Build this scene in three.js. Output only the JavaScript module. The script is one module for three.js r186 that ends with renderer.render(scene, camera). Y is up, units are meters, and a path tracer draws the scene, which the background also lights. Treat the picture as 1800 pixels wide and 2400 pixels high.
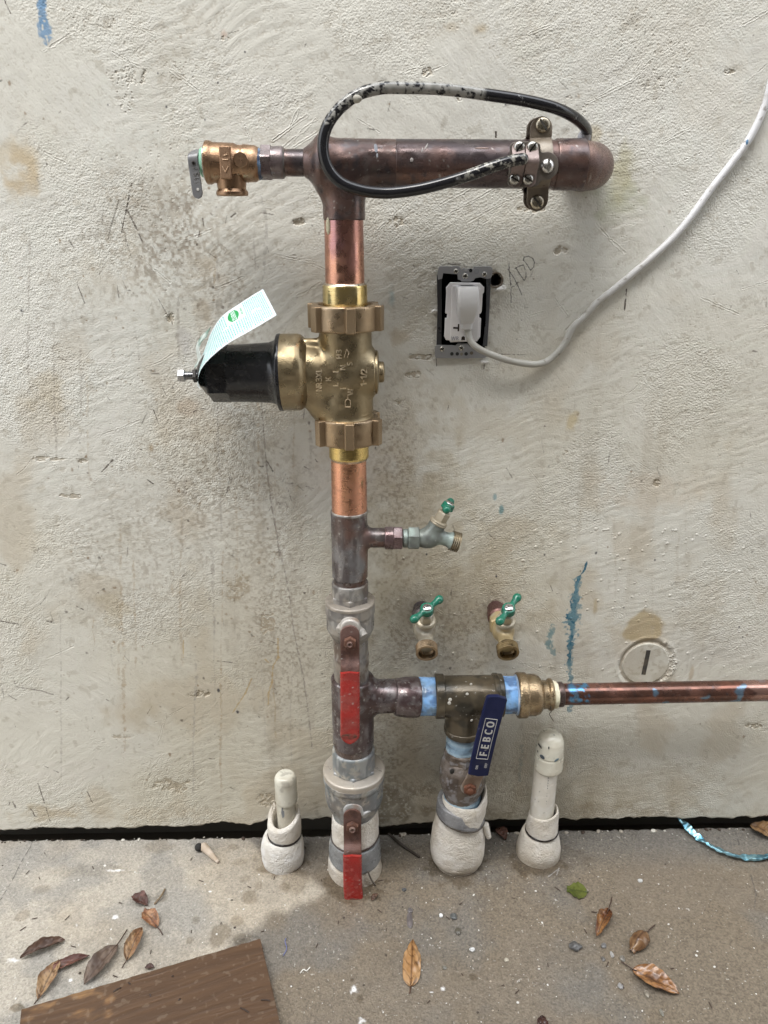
import * as THREE from 'three';
import { mergeGeometries, toCreasedNormals } from 'three/addons/utils/BufferGeometryUtils.js';
import { MarchingCubes } from 'three/addons/objects/MarchingCubes.js';
import { RoundedBoxGeometry } from 'three/addons/geometries/RoundedBoxGeometry.js';
import { FontLoader } from 'three/addons/loaders/FontLoader.js';
import { TextGeometry } from 'three/addons/geometries/TextGeometry.js';

// ---------------------------------------------------------------- camera, sky, sun, exposure
const V = (x, y, z) => new THREE.Vector3(x, y, z);
const scene = new THREE.Scene();
const FPX = 1803, CX = 900, CY = 1200;              // focal length and centre in pixels of the 1800 x 2400 photograph
const CAM_H = 0.9, CAM_D = 0.94;
const camera = new THREE.PerspectiveCamera(2 * Math.atan(1200 / FPX) * 180 / Math.PI, 0.75, 0.02, 200);
camera.position.set(0, CAM_H, CAM_D);
camera.rotation.order = 'YXZ';
camera.rotation.set(-21 * Math.PI / 180, -1.2 * Math.PI / 180, 0);
camera.updateMatrixWorld(true);
scene.add(camera);

function makeSky() {                                  // even overcast: bright overhead, a little dimmer to the horizon
  const w = 256, h = 128, d = new Float32Array(w * h * 4);
  for (let j = 0; j < h; j++) for (let i = 0; i < w; i++) {
    const el = ((j + 0.5) / h - 0.5) * Math.PI;       // row 0 is straight down
    const s = Math.max(0, Math.sin(el));
    let L = el < 0 ? 0.25 : 0.62 + 1.38 * s;
    L *= 1 + 0.06 * Math.sin(i / w * 6.283 * 3 + 1) * Math.cos(el * 2);
    const k = (j * w + i) * 4;
    d[k] = L * 0.965; d[k + 1] = L * 1.0; d[k + 2] = L * 1.06; d[k + 3] = 1;
  }
  const t = new THREE.DataTexture(d, w, h, THREE.RGBAFormat, THREE.FloatType);
  t.mapping = THREE.EquirectangularReflectionMapping; t.magFilter = t.minFilter = THREE.LinearFilter; t.needsUpdate = true;
  return t;
}
const skyTex = makeSky();
scene.background = skyTex; scene.environment = skyTex;
const sun = new THREE.DirectionalLight(0xfffaf3, 1.5);
sun.position.set(-1.1, 4.6, 2.1); sun.target.position.set(0, 0.5, 0);
sun.castShadow = true; sun.shadow.radius = 60; sun.shadow.mapSize.set(2048, 2048);
Object.assign(sun.shadow.camera, { left: -2, right: 2, top: 2, bottom: -2, near: 0.5, far: 12 });
scene.add(sun, sun.target);
const renderer = new THREE.WebGLRenderer({ antialias: true });
renderer.toneMapping = THREE.LinearToneMapping;
renderer.toneMappingExposure = 2.45;
renderer.shadowMap.enabled = true;

// ---------------------------------------------------------------- helpers
const FWD = V(0, 0, -1).applyQuaternion(camera.quaternion);
const ray = (u, v) => V((u - CX) / FPX, -(v - CY) / FPX, -1).applyQuaternion(camera.quaternion);
const P = (u, v, z) => { const d = ray(u, v); return camera.position.clone().addScaledVector(d, (z - CAM_D) / d.z); };
const PF = (u, v, y = 0) => { const d = ray(u, v); return camera.position.clone().addScaledVector(d, (y - CAM_H) / d.y); };
const MPP = p => p.clone().sub(camera.position).dot(FWD) / FPX;       // metres per photograph pixel at a point
function mulberry(a) { return () => { a |= 0; a = a + 0x6D2B79F5 | 0; let t = Math.imul(a ^ a >>> 15, 1 | a); t = t + Math.imul(t ^ t >>> 7, 61 | t) ^ t; return ((t ^ t >>> 14) >>> 0) / 4294967296; }; }
const rnd = mulberry(7);
const PERM = new Uint8Array(512), VAL = new Float32Array(256);
{ const r = mulberry(99); const p = [...Array(256).keys()]; for (let i = 255; i > 0; i--) { const j = Math.floor(r() * (i + 1)); [p[i], p[j]] = [p[j], p[i]]; } for (let i = 0; i < 512; i++) PERM[i] = p[i & 255]; for (let i = 0; i < 256; i++) VAL[i] = r(); }
function vn(x, y, z = 0) {
  const X = Math.floor(x), Y = Math.floor(y), Z = Math.floor(z); let fx = x - X, fy = y - Y, fz = z - Z;
  fx = fx * fx * (3 - 2 * fx); fy = fy * fy * (3 - 2 * fy); fz = fz * fz * (3 - 2 * fz);
  const xi = X & 255, yi = Y & 255, zi = Z & 255, x1 = (xi + 1) & 255, y1 = (yi + 1) & 255, z1 = (zi + 1) & 255;
  const a = PERM[xi], b = PERM[x1], aa = PERM[a + yi], ab = PERM[a + y1], ba = PERM[b + yi], bb = PERM[b + y1];
  const L = (p, q, t) => p + (q - p) * t;
  return L(L(L(VAL[PERM[aa + zi]], VAL[PERM[ba + zi]], fx), L(VAL[PERM[ab + zi]], VAL[PERM[bb + zi]], fx), fy),
    L(L(VAL[PERM[aa + z1]], VAL[PERM[ba + z1]], fx), L(VAL[PERM[ab + z1]], VAL[PERM[bb + z1]], fx), fy), fz);
}
function fbm(x, y, z = 0, o = 4) { let s = 0, a = 0.5, n = 0; for (let i = 0; i < o; i++) { s += a * vn(x, y, z); n += a; a *= 0.5; x = x * 2.03 + 17.1; y = y * 2.03 + 5.3; z = z * 2.03 + 9.7; } return s / n; }
const ss = (a, b, x) => { const t = Math.min(1, Math.max(0, (x - a) / (b - a))); return t * t * (3 - 2 * t); };
const clamp = (x, a = 0, b = 1) => Math.min(b, Math.max(a, x));
const mix3 = (a, b, t) => [a[0] + (b[0] - a[0]) * t, a[1] + (b[1] - a[1]) * t, a[2] + (b[2] - a[2]) * t];
const S = hex => { const c = new THREE.Color(hex); return [c.r, c.g, c.b]; };

// a colour that varies through the solid: layers [frequency, threshold, softness, colour, amount, seed, stretch]
function crease(g, a) { g.scale(2000, 2000, 2000); g = toCreasedNormals(g, a); g.scale(0.0005, 0.0005, 0.0005); return g; }
const pt = (base, ...layers) => (x, y, z) => {
  let c = base;
  for (const [f, th, so, col, am, sd = 0, st = [1, 1, 1]] of layers) {
    const n = fbm(x * f * st[0] + sd, y * f * st[1] + sd * 1.7, z * f * st[2] + sd * 0.6, 3);
    const a = am * ss(th - so, th + so, n); if (a > 0) c = mix3(c, col, a);
  }
  return c;
};
function paint(g, fn) {
  const p = g.attributes.position, c = new Float32Array(p.count * 3);
  for (let i = 0; i < p.count; i++) { const k = fn(p.getX(i), p.getY(i), p.getZ(i)); c[i * 3] = k[0]; c[i * 3 + 1] = k[1]; c[i * 3 + 2] = k[2]; }
  g.setAttribute('color', new THREE.BufferAttribute(c, 3)); return g;
}
function ensure(g) {                                   // every geometry gets the same attributes so that it can be merged
  g = g.index ? g.toNonIndexed() : g;
  if (!g.attributes.uv) g.setAttribute('uv', new THREE.BufferAttribute(new Float32Array(g.attributes.position.count * 2), 2));
  if (!g.attributes.normal) g.computeVertexNormals();
  for (const k of Object.keys(g.attributes)) if (!['position', 'normal', 'uv', 'color'].includes(k)) g.deleteAttribute(k);
  g.morphAttributes = {}; return g;
}
const roots = new Map(), used = {};
function numbered(n) { const k = used[n] = (used[n] ?? -1) + 1; return k ? n + '_' + String(k).padStart(3, '0') : n; }
function tag(o, label, category, group, kind) { if (label) o.userData.label = label; if (category) o.userData.category = category; if (group) o.userData.group = group; if (kind) o.userData.kind = kind; return o; }
function thing(name, label, category, pos, group) {
  const o = new THREE.Group(); o.name = numbered(name); o.position.copy(pos); scene.add(o); roots.set(o, pos.clone()); return tag(o, label, category, group);
}
// a part: geometries in world metres, joined into one mesh under its thing (or under a part)
function part(name, geos, mat, parent, color) {
  geos = (Array.isArray(geos) ? geos : [geos]).map(ensure);
  if (color) geos.forEach(g => { if (!g.attributes.color) paint(g, color); });
  else geos.forEach(g => { if (!g.attributes.color) paint(g, () => [1, 1, 1]); });
  const g = geos.length > 1 ? mergeGeometries(geos) : geos[0];
  const base = roots.get(parent); g.translate(-base.x, -base.y, -base.z);
  const m = new THREE.Mesh(g, mat); m.name = name; m.castShadow = m.receiveShadow = true; parent.add(m); roots.set(m, base); return m;
}
// surface of revolution from A towards B: prof = [[distance, radius, sides?], ...]
function rev(A, B, prof, o = {}) {
  const ch = o.ch ?? 0.0005, step = o.step ?? 0.002;
  let pr = prof.map(p => [p[0], Math.max(0, p[1]), p[2] ?? 0]);
  if (!o.open) { if (pr[0][1] > 0) pr.unshift([pr[0][0], 0, pr[0][2]]); const l = pr[pr.length - 1]; if (l[1] > 0) pr.push([l[0], 0, l[2]]); }
  const q = [];
  pr.forEach((p, i) => {
    const a = pr[i - 1], b = pr[i + 1];
    if (a && b && a[2] === p[2] && b[2] === p[2]) {
      const da = [p[0] - a[0], p[1] - a[1]], db = [b[0] - p[0], b[1] - p[1]], la = Math.hypot(...da), lb = Math.hypot(...db);
      if (la > 2.2 * ch && lb > 2.2 * ch && (da[0] * db[0] + da[1] * db[1]) / (la * lb) < 0.9) {
        q.push([p[0] - da[0] / la * ch, p[1] - da[1] / la * ch, p[2]], [p[0] + db[0] / lb * ch, p[1] + db[1] / lb * ch, p[2]]); return;
      }
    }
    q.push(p);
  });
  const rings = [];
  q.forEach((p, i) => {
    if (i) { const a = q[i - 1], l = Math.hypot(p[0] - a[0], p[1] - a[1]), n = a[2] === p[2] ? Math.max(1, Math.ceil(l / step)) : 1; for (let k = 1; k < n; k++) rings.push([a[0] + (p[0] - a[0]) * k / n, a[1] + (p[1] - a[1]) * k / n, p[2]]); }
    rings.push(p);
  });
  const rm = Math.max(...pr.map(p => p[1])), seg = o.seg ?? Math.min(132, Math.max(36, Math.ceil(6.283 * rm / 0.0018 / 12) * 12));
  const T = B.clone().sub(A).normalize(), ref = Math.abs(T.z) > 0.8 ? V(0, 1, 0) : V(0, 0, 1), X = ref.clone().addScaledVector(T, -ref.dot(T)).normalize(), Y = T.clone().cross(X);
  const pos = [], uv = [], idx = [], rot = o.rot ?? 0; let acc = 0;
  rings.forEach(([s, r, n], j) => {
    if (j) acc += Math.hypot(s - rings[j - 1][0], r - rings[j - 1][1]);
    for (let i = 0; i <= seg; i++) {
      const th = i / seg * Math.PI * 2; let rr = r;
      if (n) { const w = Math.PI / n; let a = (th + rot) % (2 * w); if (a < 0) a += 2 * w; rr = Math.min(r, r * Math.cos(w) / Math.cos(a - w) * 1.0); }
      if (o.mod) rr = o.mod(rr, s, th);
      const c = Math.cos(th) * rr, d = Math.sin(th) * rr;
      pos.push(A.x + T.x * s + X.x * c + Y.x * d, A.y + T.y * s + X.y * c + Y.y * d, A.z + T.z * s + X.z * c + Y.z * d);
      uv.push(i / seg * 6.283 * rm, acc);
    }
  });
  for (let j = 0; j < rings.length - 1; j++) for (let i = 0; i < seg; i++) {
    const a = j * (seg + 1) + i, b = a + 1, c = a + seg + 1, d = c + 1;
    idx.push(a, b, d, a, d, c);
  }
  if (o.dent) { const [am, f] = o.dent; for (let i = 0; i < pos.length; i += 3) { const d = (fbm(pos[i] * f, pos[i + 1] * f, pos[i + 2] * f, 3) - 0.5) * 2 * am; const ax = V(pos[i] - A.x, pos[i + 1] - A.y, pos[i + 2] - A.z); ax.addScaledVector(T, -ax.dot(T)); const l = ax.length(); if (l > 1e-6) { ax.multiplyScalar(d / Math.max(l, 0.004)); pos[i] += ax.x; pos[i + 1] += ax.y; pos[i + 2] += ax.z; } } }
  if (o.post) { const p = V(); for (let i = 0; i < pos.length; i += 3) { p.set(pos[i], pos[i + 1], pos[i + 2]); o.post(p); pos[i] = p.x; pos[i + 1] = p.y; pos[i + 2] = p.z; } }
  let g = new THREE.BufferGeometry();
  g.setAttribute('position', new THREE.Float32BufferAttribute(pos, 3)); g.setAttribute('uv', new THREE.Float32BufferAttribute(uv, 2)); g.setIndex(idx);
  g = crease(g, o.crease ?? 0.55);
  if (o.paint) paint(g, o.paint); return g;
}
// the same with pixel measurements: vertical axis at column u, plane z, prof = [[row, width, sides?]]
function vrev(u, z, prof, o = {}) {
  const vm = o.vm ?? (prof[0][0] + prof[prof.length - 1][0]) / 2, x = P(u, vm, z).x;
  const pts = prof.map(([v, w, n]) => { const p = P(u, v, z); return [p.y, w / 2 * MPP(p), n]; });
  const y0 = pts[0][0];
  return rev(V(x, y0, z), V(x, y0 - 1, z), pts.map(([y, r, n]) => [y0 - y, r, n]), o);
}
// axis from pixel a to pixel b: prof = [[column (or row if the axis is steep), width, sides?]]
function hrev(a, b, za, zb, prof, o = {}) {
  const k = u => { const t = (u - a[0]) / (b[0] - a[0]); return P(u, a[1] + (b[1] - a[1]) * t, za + (zb - za) * t); };
  const A = k(prof[0][0]), B = k(b[0]), T = B.clone().sub(k(a[0])).normalize();
  return rev(A, A.clone().add(T), prof.map(([u, w, n]) => { const p = k(u); return [p.clone().sub(A).dot(T), w / 2 * MPP(p), n]; }), o);
}
function tube(pts, r, o = {}) {
  const c = new THREE.CatmullRomCurve3(pts, false, 'centripetal'), L = c.getLength(), n = o.n ?? Math.min(600, Math.max(8, Math.ceil(L / (o.step ?? 0.002))));
  const g = new THREE.TubeGeometry(c, n, r, o.rad ?? 20, false); const out = [g];
  for (const t of [0, 1]) { const e = new THREE.SphereGeometry(r * 0.99, o.rad ?? 16, 10); const p = c.getPoint(t); e.translate(p.x, p.y, p.z); out.push(e); }
  const G = mergeGeometries(out.map(ensure)); if (o.paint) paint(G, o.paint); return G;
}
// bar of rounded rectangular section along a path; W = direction of its width
function ribbon(pts, width, th, W, o = {}) {
  const c = new THREE.CatmullRomCurve3(pts, false, 'centripetal'), n = o.n ?? 48, pos = [], uv = [], idx = [], L = c.getLength();
  const prof = (w, t) => { const r = Math.min(o.r ?? t * 0.35, w * 0.5, t * 0.5), q = []; for (const [sx, sy, a0] of [[1, 1, 0], [-1, 1, 1], [-1, -1, 2], [1, -1, 3]]) for (let k = 0; k <= 3; k++) { const a = (a0 + k / 3) * Math.PI / 2; q.push([sx * (w / 2 - r) + Math.cos(a) * r, sy * (t / 2 - r) + Math.sin(a) * r]); } const out = []; for (let i = 0; i < 16; i++) { out.push(q[i]); if (i === 3 || i === 11) { const e = q[(i + 1) % 16]; for (let k = 1; k < 10; k++) out.push([q[i][0] + (e[0] - q[i][0]) * k / 10, q[i][1] + (e[1] - q[i][1]) * k / 10]); } } return out; };
  let m = 0;
  const wf = typeof width === 'function' ? width : () => width, tf = typeof th === 'function' ? th : () => th, Wf = typeof W === 'function' ? W : () => W;
  for (let i = 0; i <= n; i++) {
    const t = i / n, p = c.getPointAt(t), T = c.getTangentAt(t), w = Wf(t).clone(); w.addScaledVector(T, -w.dot(T)).normalize(); const N = T.clone().cross(w).normalize();
    const pr = prof(Math.max(1e-5, wf(t, L)), Math.max(1e-5, tf(t))); m = pr.length;
    pr.forEach(([x, y], k) => { const q = p.clone().addScaledVector(w, x).addScaledVector(N, y); pos.push(q.x, q.y, q.z); uv.push(x + y * 0.7, t * L); });
  }
  for (let i = 0; i < n; i++) for (let k = 0; k < m; k++) { const a = i * m + k, b = i * m + (k + 1) % m, d = a + m, e = b + m; idx.push(a, b, e, a, e, d); }
  for (const [i, f] of [[0, 0], [n, 1]]) { const ci = pos.length / 3, p = c.getPointAt(f); pos.push(p.x, p.y, p.z); uv.push(0, 0); for (let k = 0; k < m; k++) { const a = i * m + k, b = i * m + (k + 1) % m; f ? idx.push(ci, a, b) : idx.push(ci, b, a); } }
  let g = new THREE.BufferGeometry(); g.setAttribute('position', new THREE.Float32BufferAttribute(pos, 3)); g.setAttribute('uv', new THREE.Float32BufferAttribute(uv, 2)); g.setIndex(idx);
  g = crease(g, 0.6); if (o.paint) paint(g, o.paint); return g;
}
const roundEnds = (w, re0, re1) => (t, L) => { const a = t * L, b = (1 - t) * L; let k = 1; if (re0 && a < re0) k = Math.sqrt(Math.max(0.003, 1 - (1 - a / re0) ** 2)); if (re1 && b < re1) k = Math.min(k, Math.sqrt(Math.max(0.003, 1 - (1 - b / re1) ** 2))); return w * k; };
// plate parallel to the wall cut from pixel outline(s), z = back face
function plate(px, z, depth, o = {}) {
  const toS = list => list.map(([u, v]) => { const p = P(u, v, z + depth); return new THREE.Vector2(p.x, p.y); });
  const sh = new THREE.Shape(o.smooth ? new THREE.SplineCurve([...toS(px), toS(px)[0]]).getPoints(px.length * 6) : toS(px));
  for (const h of o.holes ?? []) { const [hu, hv, hr, hr2] = h, c = P(hu, hv, z + depth), k = MPP(c), q = new THREE.Path(); q.absellipse(c.x, c.y, hr * k, (hr2 ?? hr) * k, 0, Math.PI * 2); sh.holes.push(q); }
  const bv = o.bevel ?? 0.0003;
  const g = new THREE.ExtrudeGeometry(sh, { depth: Math.max(1e-5, depth - 2 * bv), bevelEnabled: bv > 0, bevelThickness: bv, bevelSize: bv, bevelOffset: -bv, bevelSegments: 2, curveSegments: 24 });
  g.translate(0, 0, z + bv); if (o.paint) paint(g, o.paint); return g;
}
// lofted block: sections [{c, hw, hd}] with rounded corners
function loft(secs, X, Z, r, o = {}) {
  const pos = [], idx = [], uv = [], m = 28;
  const sec = ({ c, hw, hd }) => { const q = [], rr = Math.min(r, hw * 0.98, hd * 0.98); for (const [sx, sy, a0] of [[1, 1, 0], [-1, 1, 1], [-1, -1, 2], [1, -1, 3]]) for (let k = 0; k < 7; k++) { const a = (a0 + k / 6) * Math.PI / 2; q.push(c.clone().addScaledVector(X, sx * (hw - rr) + Math.cos(a) * rr).addScaledVector(Z, sy * (hd - rr) + Math.sin(a) * rr)); } return q; };
  secs.forEach((s, j) => sec(s).forEach((p, k) => { pos.push(p.x, p.y, p.z); uv.push(k * 0.002, j * 0.004); }));
  for (let j = 0; j < secs.length - 1; j++) for (let k = 0; k < m; k++) { const a = j * m + k, b = j * m + (k + 1) % m; idx.push(a, b, b + m, a, b + m, a + m); }
  for (const [j, f] of [[0, 0], [secs.length - 1, 1]]) { const ci = pos.length / 3, c = secs[j].c; pos.push(c.x, c.y, c.z); uv.push(0, 0); for (let k = 0; k < m; k++) { const a = j * m + k, b = j * m + (k + 1) % m; f ? idx.push(ci, a, b) : idx.push(ci, b, a); } }
  let g = new THREE.BufferGeometry(); g.setAttribute('position', new THREE.Float32BufferAttribute(pos, 3)); g.setAttribute('uv', new THREE.Float32BufferAttribute(uv, 2)); g.setIndex(idx);
  g = crease(g, 0.7); if (o.paint) paint(g, o.paint); return g;
}
// solids joined with fillets: distance field meshed by marching cubes
const smin = (a, b, k) => { const h = Math.max(k - Math.abs(a - b), 0) / k; return Math.min(a, b) - h * h * k * 0.25; };
function dCyl(p, a, b, ra, rb = ra, rd = 0.001) {      // capped cone with slightly rounded rims
  const dx = b.x - a.x, dy = b.y - a.y, dz = b.z - a.z, L = Math.hypot(dx, dy, dz), px = p.x - a.x, py = p.y - a.y, pz = p.z - a.z;
  const t = (px * dx + py * dy + pz * dz) / L, rad = Math.sqrt(Math.max(0, px * px + py * py + pz * pz - t * t)), rr = ra + (rb - ra) * clamp(t / L);
  const qx = rad - rr + rd, qy = Math.abs(t - L / 2) - L / 2 + rd;
  return Math.min(Math.max(qx, qy), 0) + Math.hypot(Math.max(qx, 0), Math.max(qy, 0)) - rd;
}
const dSph = (p, c, r) => Math.hypot(p.x - c.x, p.y - c.y, p.z - c.z) - r;
function sdf(fn, c, half, n, o = {}) {
  const mc = new MarchingCubes(n, new THREE.MeshStandardMaterial(), false, false, 200000); mc.isolation = 0;
  const q = V(), h = n / 2; let k = 0;
  for (let z = 0; z < n; z++) for (let y = 0; y < n; y++) for (let x = 0; x < n; x++) { q.set(c.x + (x - h) / h * half, c.y + (y - h) / h * half, c.z + (z - h) / h * half); mc.field[k++] = -fn(q) / half; }
  mc.update();
  const cnt = mc.count, pos = new Float32Array(cnt * 3), nor = new Float32Array(cnt * 3), e = half / n * 0.5, w = V();
  for (let i = 0; i < cnt; i++) {
    const x = c.x + mc.positionArray[i * 3] * half, y = c.y + mc.positionArray[i * 3 + 1] * half, z = c.z + mc.positionArray[i * 3 + 2] * half;
    pos[i * 3] = x; pos[i * 3 + 1] = y; pos[i * 3 + 2] = z;
    const f = (a, b, d) => fn(w.set(x + a, y + b, z + d));
    const nx = f(e, 0, 0) - f(-e, 0, 0), ny = f(0, e, 0) - f(0, -e, 0), nz = f(0, 0, e) - f(0, 0, -e), l = Math.hypot(nx, ny, nz) || 1;
    nor[i * 3] = nx / l; nor[i * 3 + 1] = ny / l; nor[i * 3 + 2] = nz / l;
  }
  // keep triangles wound with their normals
  for (let t = 0; t < cnt; t += 3) {
    const A = V().fromArray(pos, t * 3), B = V().fromArray(pos, t * 3 + 3), C = V().fromArray(pos, t * 3 + 6), N = V().fromArray(nor, t * 3);
    if (B.clone().sub(A).cross(C.clone().sub(A)).dot(N) < 0) for (let k2 = 0; k2 < 3; k2++) { for (const ar of [pos, nor]) { const s = ar[t * 3 + 3 + k2]; ar[t * 3 + 3 + k2] = ar[t * 3 + 6 + k2]; ar[t * 3 + 6 + k2] = s; } }
  }
  const g = new THREE.BufferGeometry(); g.setAttribute('position', new THREE.BufferAttribute(pos, 3)); g.setAttribute('normal', new THREE.BufferAttribute(nor, 3));
  const uv = new Float32Array(cnt * 2); for (let i = 0; i < cnt; i++) { uv[i * 2] = pos[i * 3] + pos[i * 3 + 2] * 0.7; uv[i * 2 + 1] = pos[i * 3 + 1]; } g.setAttribute('uv', new THREE.BufferAttribute(uv, 2));
  if (o.paint) paint(g, o.paint); return g;
}
function trace(fn, u, v) {                              // where the ray of a pixel meets a solid
  const d = ray(u, v).normalize(), p = camera.position.clone(); for (let i = 0; i < 90; i++) { const s = fn(p); if (s < 1e-5) break; p.addScaledVector(d, Math.min(s * 0.9, 0.2)); }
  const e = 0.0006, f = (x, y, z) => fn(V(p.x + x, p.y + y, p.z + z)); const n = V(f(e, 0, 0) - f(-e, 0, 0), f(0, e, 0) - f(0, -e, 0), f(0, 0, e) - f(0, 0, -e)).normalize(); return { p, n };
}
const font = await new FontLoader().loadAsync('fonts/droid/droid_sans_bold.typeface.json');
const fontR = await new FontLoader().loadAsync('fonts/droid/droid_sans_regular.typeface.json');
const fontM = await new FontLoader().loadAsync('fonts/droid/droid_sans_mono_regular.typeface.json');
function letters(str, size, depth, O, right, up, f = font) {
  const g = new TextGeometry(str, { font: f, size, depth, curveSegments: 4, bevelEnabled: false }); g.computeBoundingBox(); const b = g.boundingBox;
  g.translate(-(b.min.x + b.max.x) / 2, -(b.min.y + b.max.y) / 2, 0);
  const X = right.clone().normalize(), Z = X.clone().cross(up).normalize(), Y = Z.clone().cross(X);
  g.applyMatrix4(new THREE.Matrix4().makeBasis(X, Y, Z).setPosition(O)); return g;
}
const ball = (c, r, sx = 1, sy = 1, sz = 1) => { const g = new THREE.SphereGeometry(r, 28, 20); g.scale(sx, sy, sz); g.translate(c.x, c.y, c.z); return g; };
const box = (c, w, h, d, r = 0.0008, rx = 0, ry = 0, rz = 0) => { const g = new RoundedBoxGeometry(w, h, d, 3, Math.min(r, w / 2.1, h / 2.1, d / 2.1)); g.applyMatrix4(new THREE.Matrix4().makeRotationFromEuler(new THREE.Euler(rx, ry, rz))); g.translate(c.x, c.y, c.z); return g; };
// round slotted screw head facing direction N
function screw(c, r, N, slotAng = 0.6, h = 0.45) {
  const n = N.clone().normalize(), prof = []; for (let i = 0; i <= 8; i++) { const a = i / 8 * Math.PI / 2; prof.push([h * r * (1 - Math.cos(a)) , r * Math.sin(a)]); }
  const top = c.clone().addScaledVector(n, h * r);
  const g = rev(top, c, prof, { seg: 32, step: 0.001, crease: 0.8 });
  const X = Math.abs(n.y) > 0.9 ? V(1, 0, 0) : V(0, 1, 0).cross(n).normalize(), Y = n.clone().cross(X), dir = X.clone().multiplyScalar(Math.cos(slotAng)).addScaledVector(Y, Math.sin(slotAng));
  const s = new THREE.BoxGeometry(r * 1.7, r * 0.26, r * 0.12); s.applyMatrix4(new THREE.Matrix4().makeBasis(dir, n.clone().cross(dir), n).setPosition(top.clone().addScaledVector(n, -r * 0.035)));
  return [g, s];
}

// ---------------------------------------------------------------- materials
function noiseTex(n, fn, srgb) {
  const d = new Uint8Array(n * n * 4); for (let j = 0; j < n; j++) for (let i = 0; i < n; i++) { const v = fn(i / n, j / n), k = (j * n + i) * 4; d[k] = d[k + 1] = d[k + 2] = clamp(v) * 255; d[k + 3] = 255; }
  const t = new THREE.DataTexture(d, n, n); t.wrapS = t.wrapT = THREE.RepeatWrapping; t.magFilter = THREE.LinearFilter; t.minFilter = THREE.LinearMipmapLinearFilter; t.generateMipmaps = true; if (srgb) t.colorSpace = THREE.SRGBColorSpace; t.needsUpdate = true; return t;
}
const tile = (x, y, f, o = 3, s = 0) => { const c = (a, b) => fbm(a * f + s, b * f + s, s, o); const bx = x, by = y; return c(x, y) * (1 - bx) * (1 - by) + c(x - 1, y) * bx * (1 - by) + c(x, y - 1) * (1 - bx) * by + c(x - 1, y - 1) * bx * by; };
const castBump = noiseTex(256, (x, y) => 0.5 + (tile(x, y, 26, 3, 3) - 0.5) * 1.6); castBump.repeat.set(40, 40);
const roughTex = noiseTex(256, (x, y) => 0.62 + (tile(x, y, 9, 4, 11) - 0.5) * 1.5); roughTex.repeat.set(14, 14);
const brushTex = noiseTex(256, (x, y) => 0.5 + (vn(x * 6, y * 130, 2) - 0.5) * 0.9 + (vn(x * 3, y * 47, 5) - 0.5) * 0.5); brushTex.repeat.set(9, 9);
const foamBump = noiseTex(256, (x, y) => 0.5 + (tile(x, y, 40, 2, 21) - 0.5) * 1.5 + (tile(x, y, 8, 2, 31) - 0.5)); foamBump.repeat.set(16, 16);
const M = (metalness, roughness, o = {}) => new THREE.MeshStandardMaterial({ vertexColors: true, metalness, roughness, ...o });
const mat = {
  newCopper: M(1, 0.42, { roughnessMap: roughTex, bumpMap: brushTex, bumpScale: 0.00006 }),
  oldCopper: M(0.6, 0.5, { roughnessMap: roughTex, bumpMap: castBump, bumpScale: 0.0001 }),
  wetCopper: M(0.75, 0.34, { roughnessMap: roughTex }),
  brass: M(1, 0.36, { bumpMap: brushTex, bumpScale: 0.00008, roughnessMap: roughTex }),
  castBrass: M(0.9, 0.56, { bumpMap: castBump, bumpScale: 0.00014, roughnessMap: roughTex }),
  dullMetal: M(0.35, 0.7, { bumpMap: castBump, bumpScale: 0.00015, roughnessMap: roughTex }),
  wetIron: M(0.35, 0.3, { bumpMap: castBump, bumpScale: 0.00018, roughnessMap: roughTex }),
  steel: M(1, 0.4, { roughnessMap: roughTex }),
  rust: M(0.25, 0.75, { bumpMap: castBump, bumpScale: 0.0005 }),
  black: M(0, 0.36, { roughnessMap: roughTex }),
  rubber: M(0, 0.22, { roughnessMap: roughTex }),
  plastic: M(0, 0.42),
  pvc: M(0, 0.34, { roughnessMap: roughTex }),
  foam: M(0, 0.85, { bumpMap: foamBump, bumpScale: 0.0011 }),
  vinyl: M(0, 0.45, { roughnessMap: roughTex, bumpMap: castBump, bumpScale: 0.0002 }),
  tape: M(0, 0.42, { bumpMap: brushTex, bumpScale: 0.0004, roughnessMap: roughTex }),
  matte: M(0, 0.9),
  leaf: M(0, 0.55, { side: THREE.DoubleSide }),
  wetLeaf: M(0, 0.25, { side: THREE.DoubleSide }),
  dark: M(0, 0.9),
};
const WHITEFLECK = (am = 0.7, sd = 3, th = 0.74) => [360, th + 0.055, 0.025, [0.5, 0.49, 0.46], am * 0.9, sd];
const cOldCopper = pt([0.095, 0.065, 0.06], [45, 0.54, 0.12, [0.16, 0.095, 0.078], 0.7, 1], [150, 0.6, 0.1, [0.2, 0.175, 0.165], 0.4, 31], [30, 0.6, 0.1, [0.055, 0.05, 0.055], 0.85, 8], [130, 0.62, 0.08, [0.19, 0.17, 0.17], 0.5, 5], WHITEFLECK(0.7, 4, 0.72));
const cTopTube = pt([0.105, 0.07, 0.064], [11, 0.56, 0.08, [0.175, 0.098, 0.072], 0.75, 61, [0.8, 2, 2]], [13, 0.6, 0.07, [0.105, 0.108, 0.122], 0.7, 71, [0.8, 2, 2]], [14, 0.5, 0.15, [0.068, 0.058, 0.064], 0.8, 1, [1, 3, 3]], [40, 0.62, 0.1, [0.165, 0.096, 0.078], 0.6, 6, [0.4, 1, 1]], [130, 0.62, 0.09, [0.17, 0.145, 0.14], 0.35, 41, [0.5, 1, 1]], [120, 0.66, 0.06, [0.07, 0.06, 0.065], 0.7, 9], WHITEFLECK(0.6, 14, 0.75));
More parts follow.
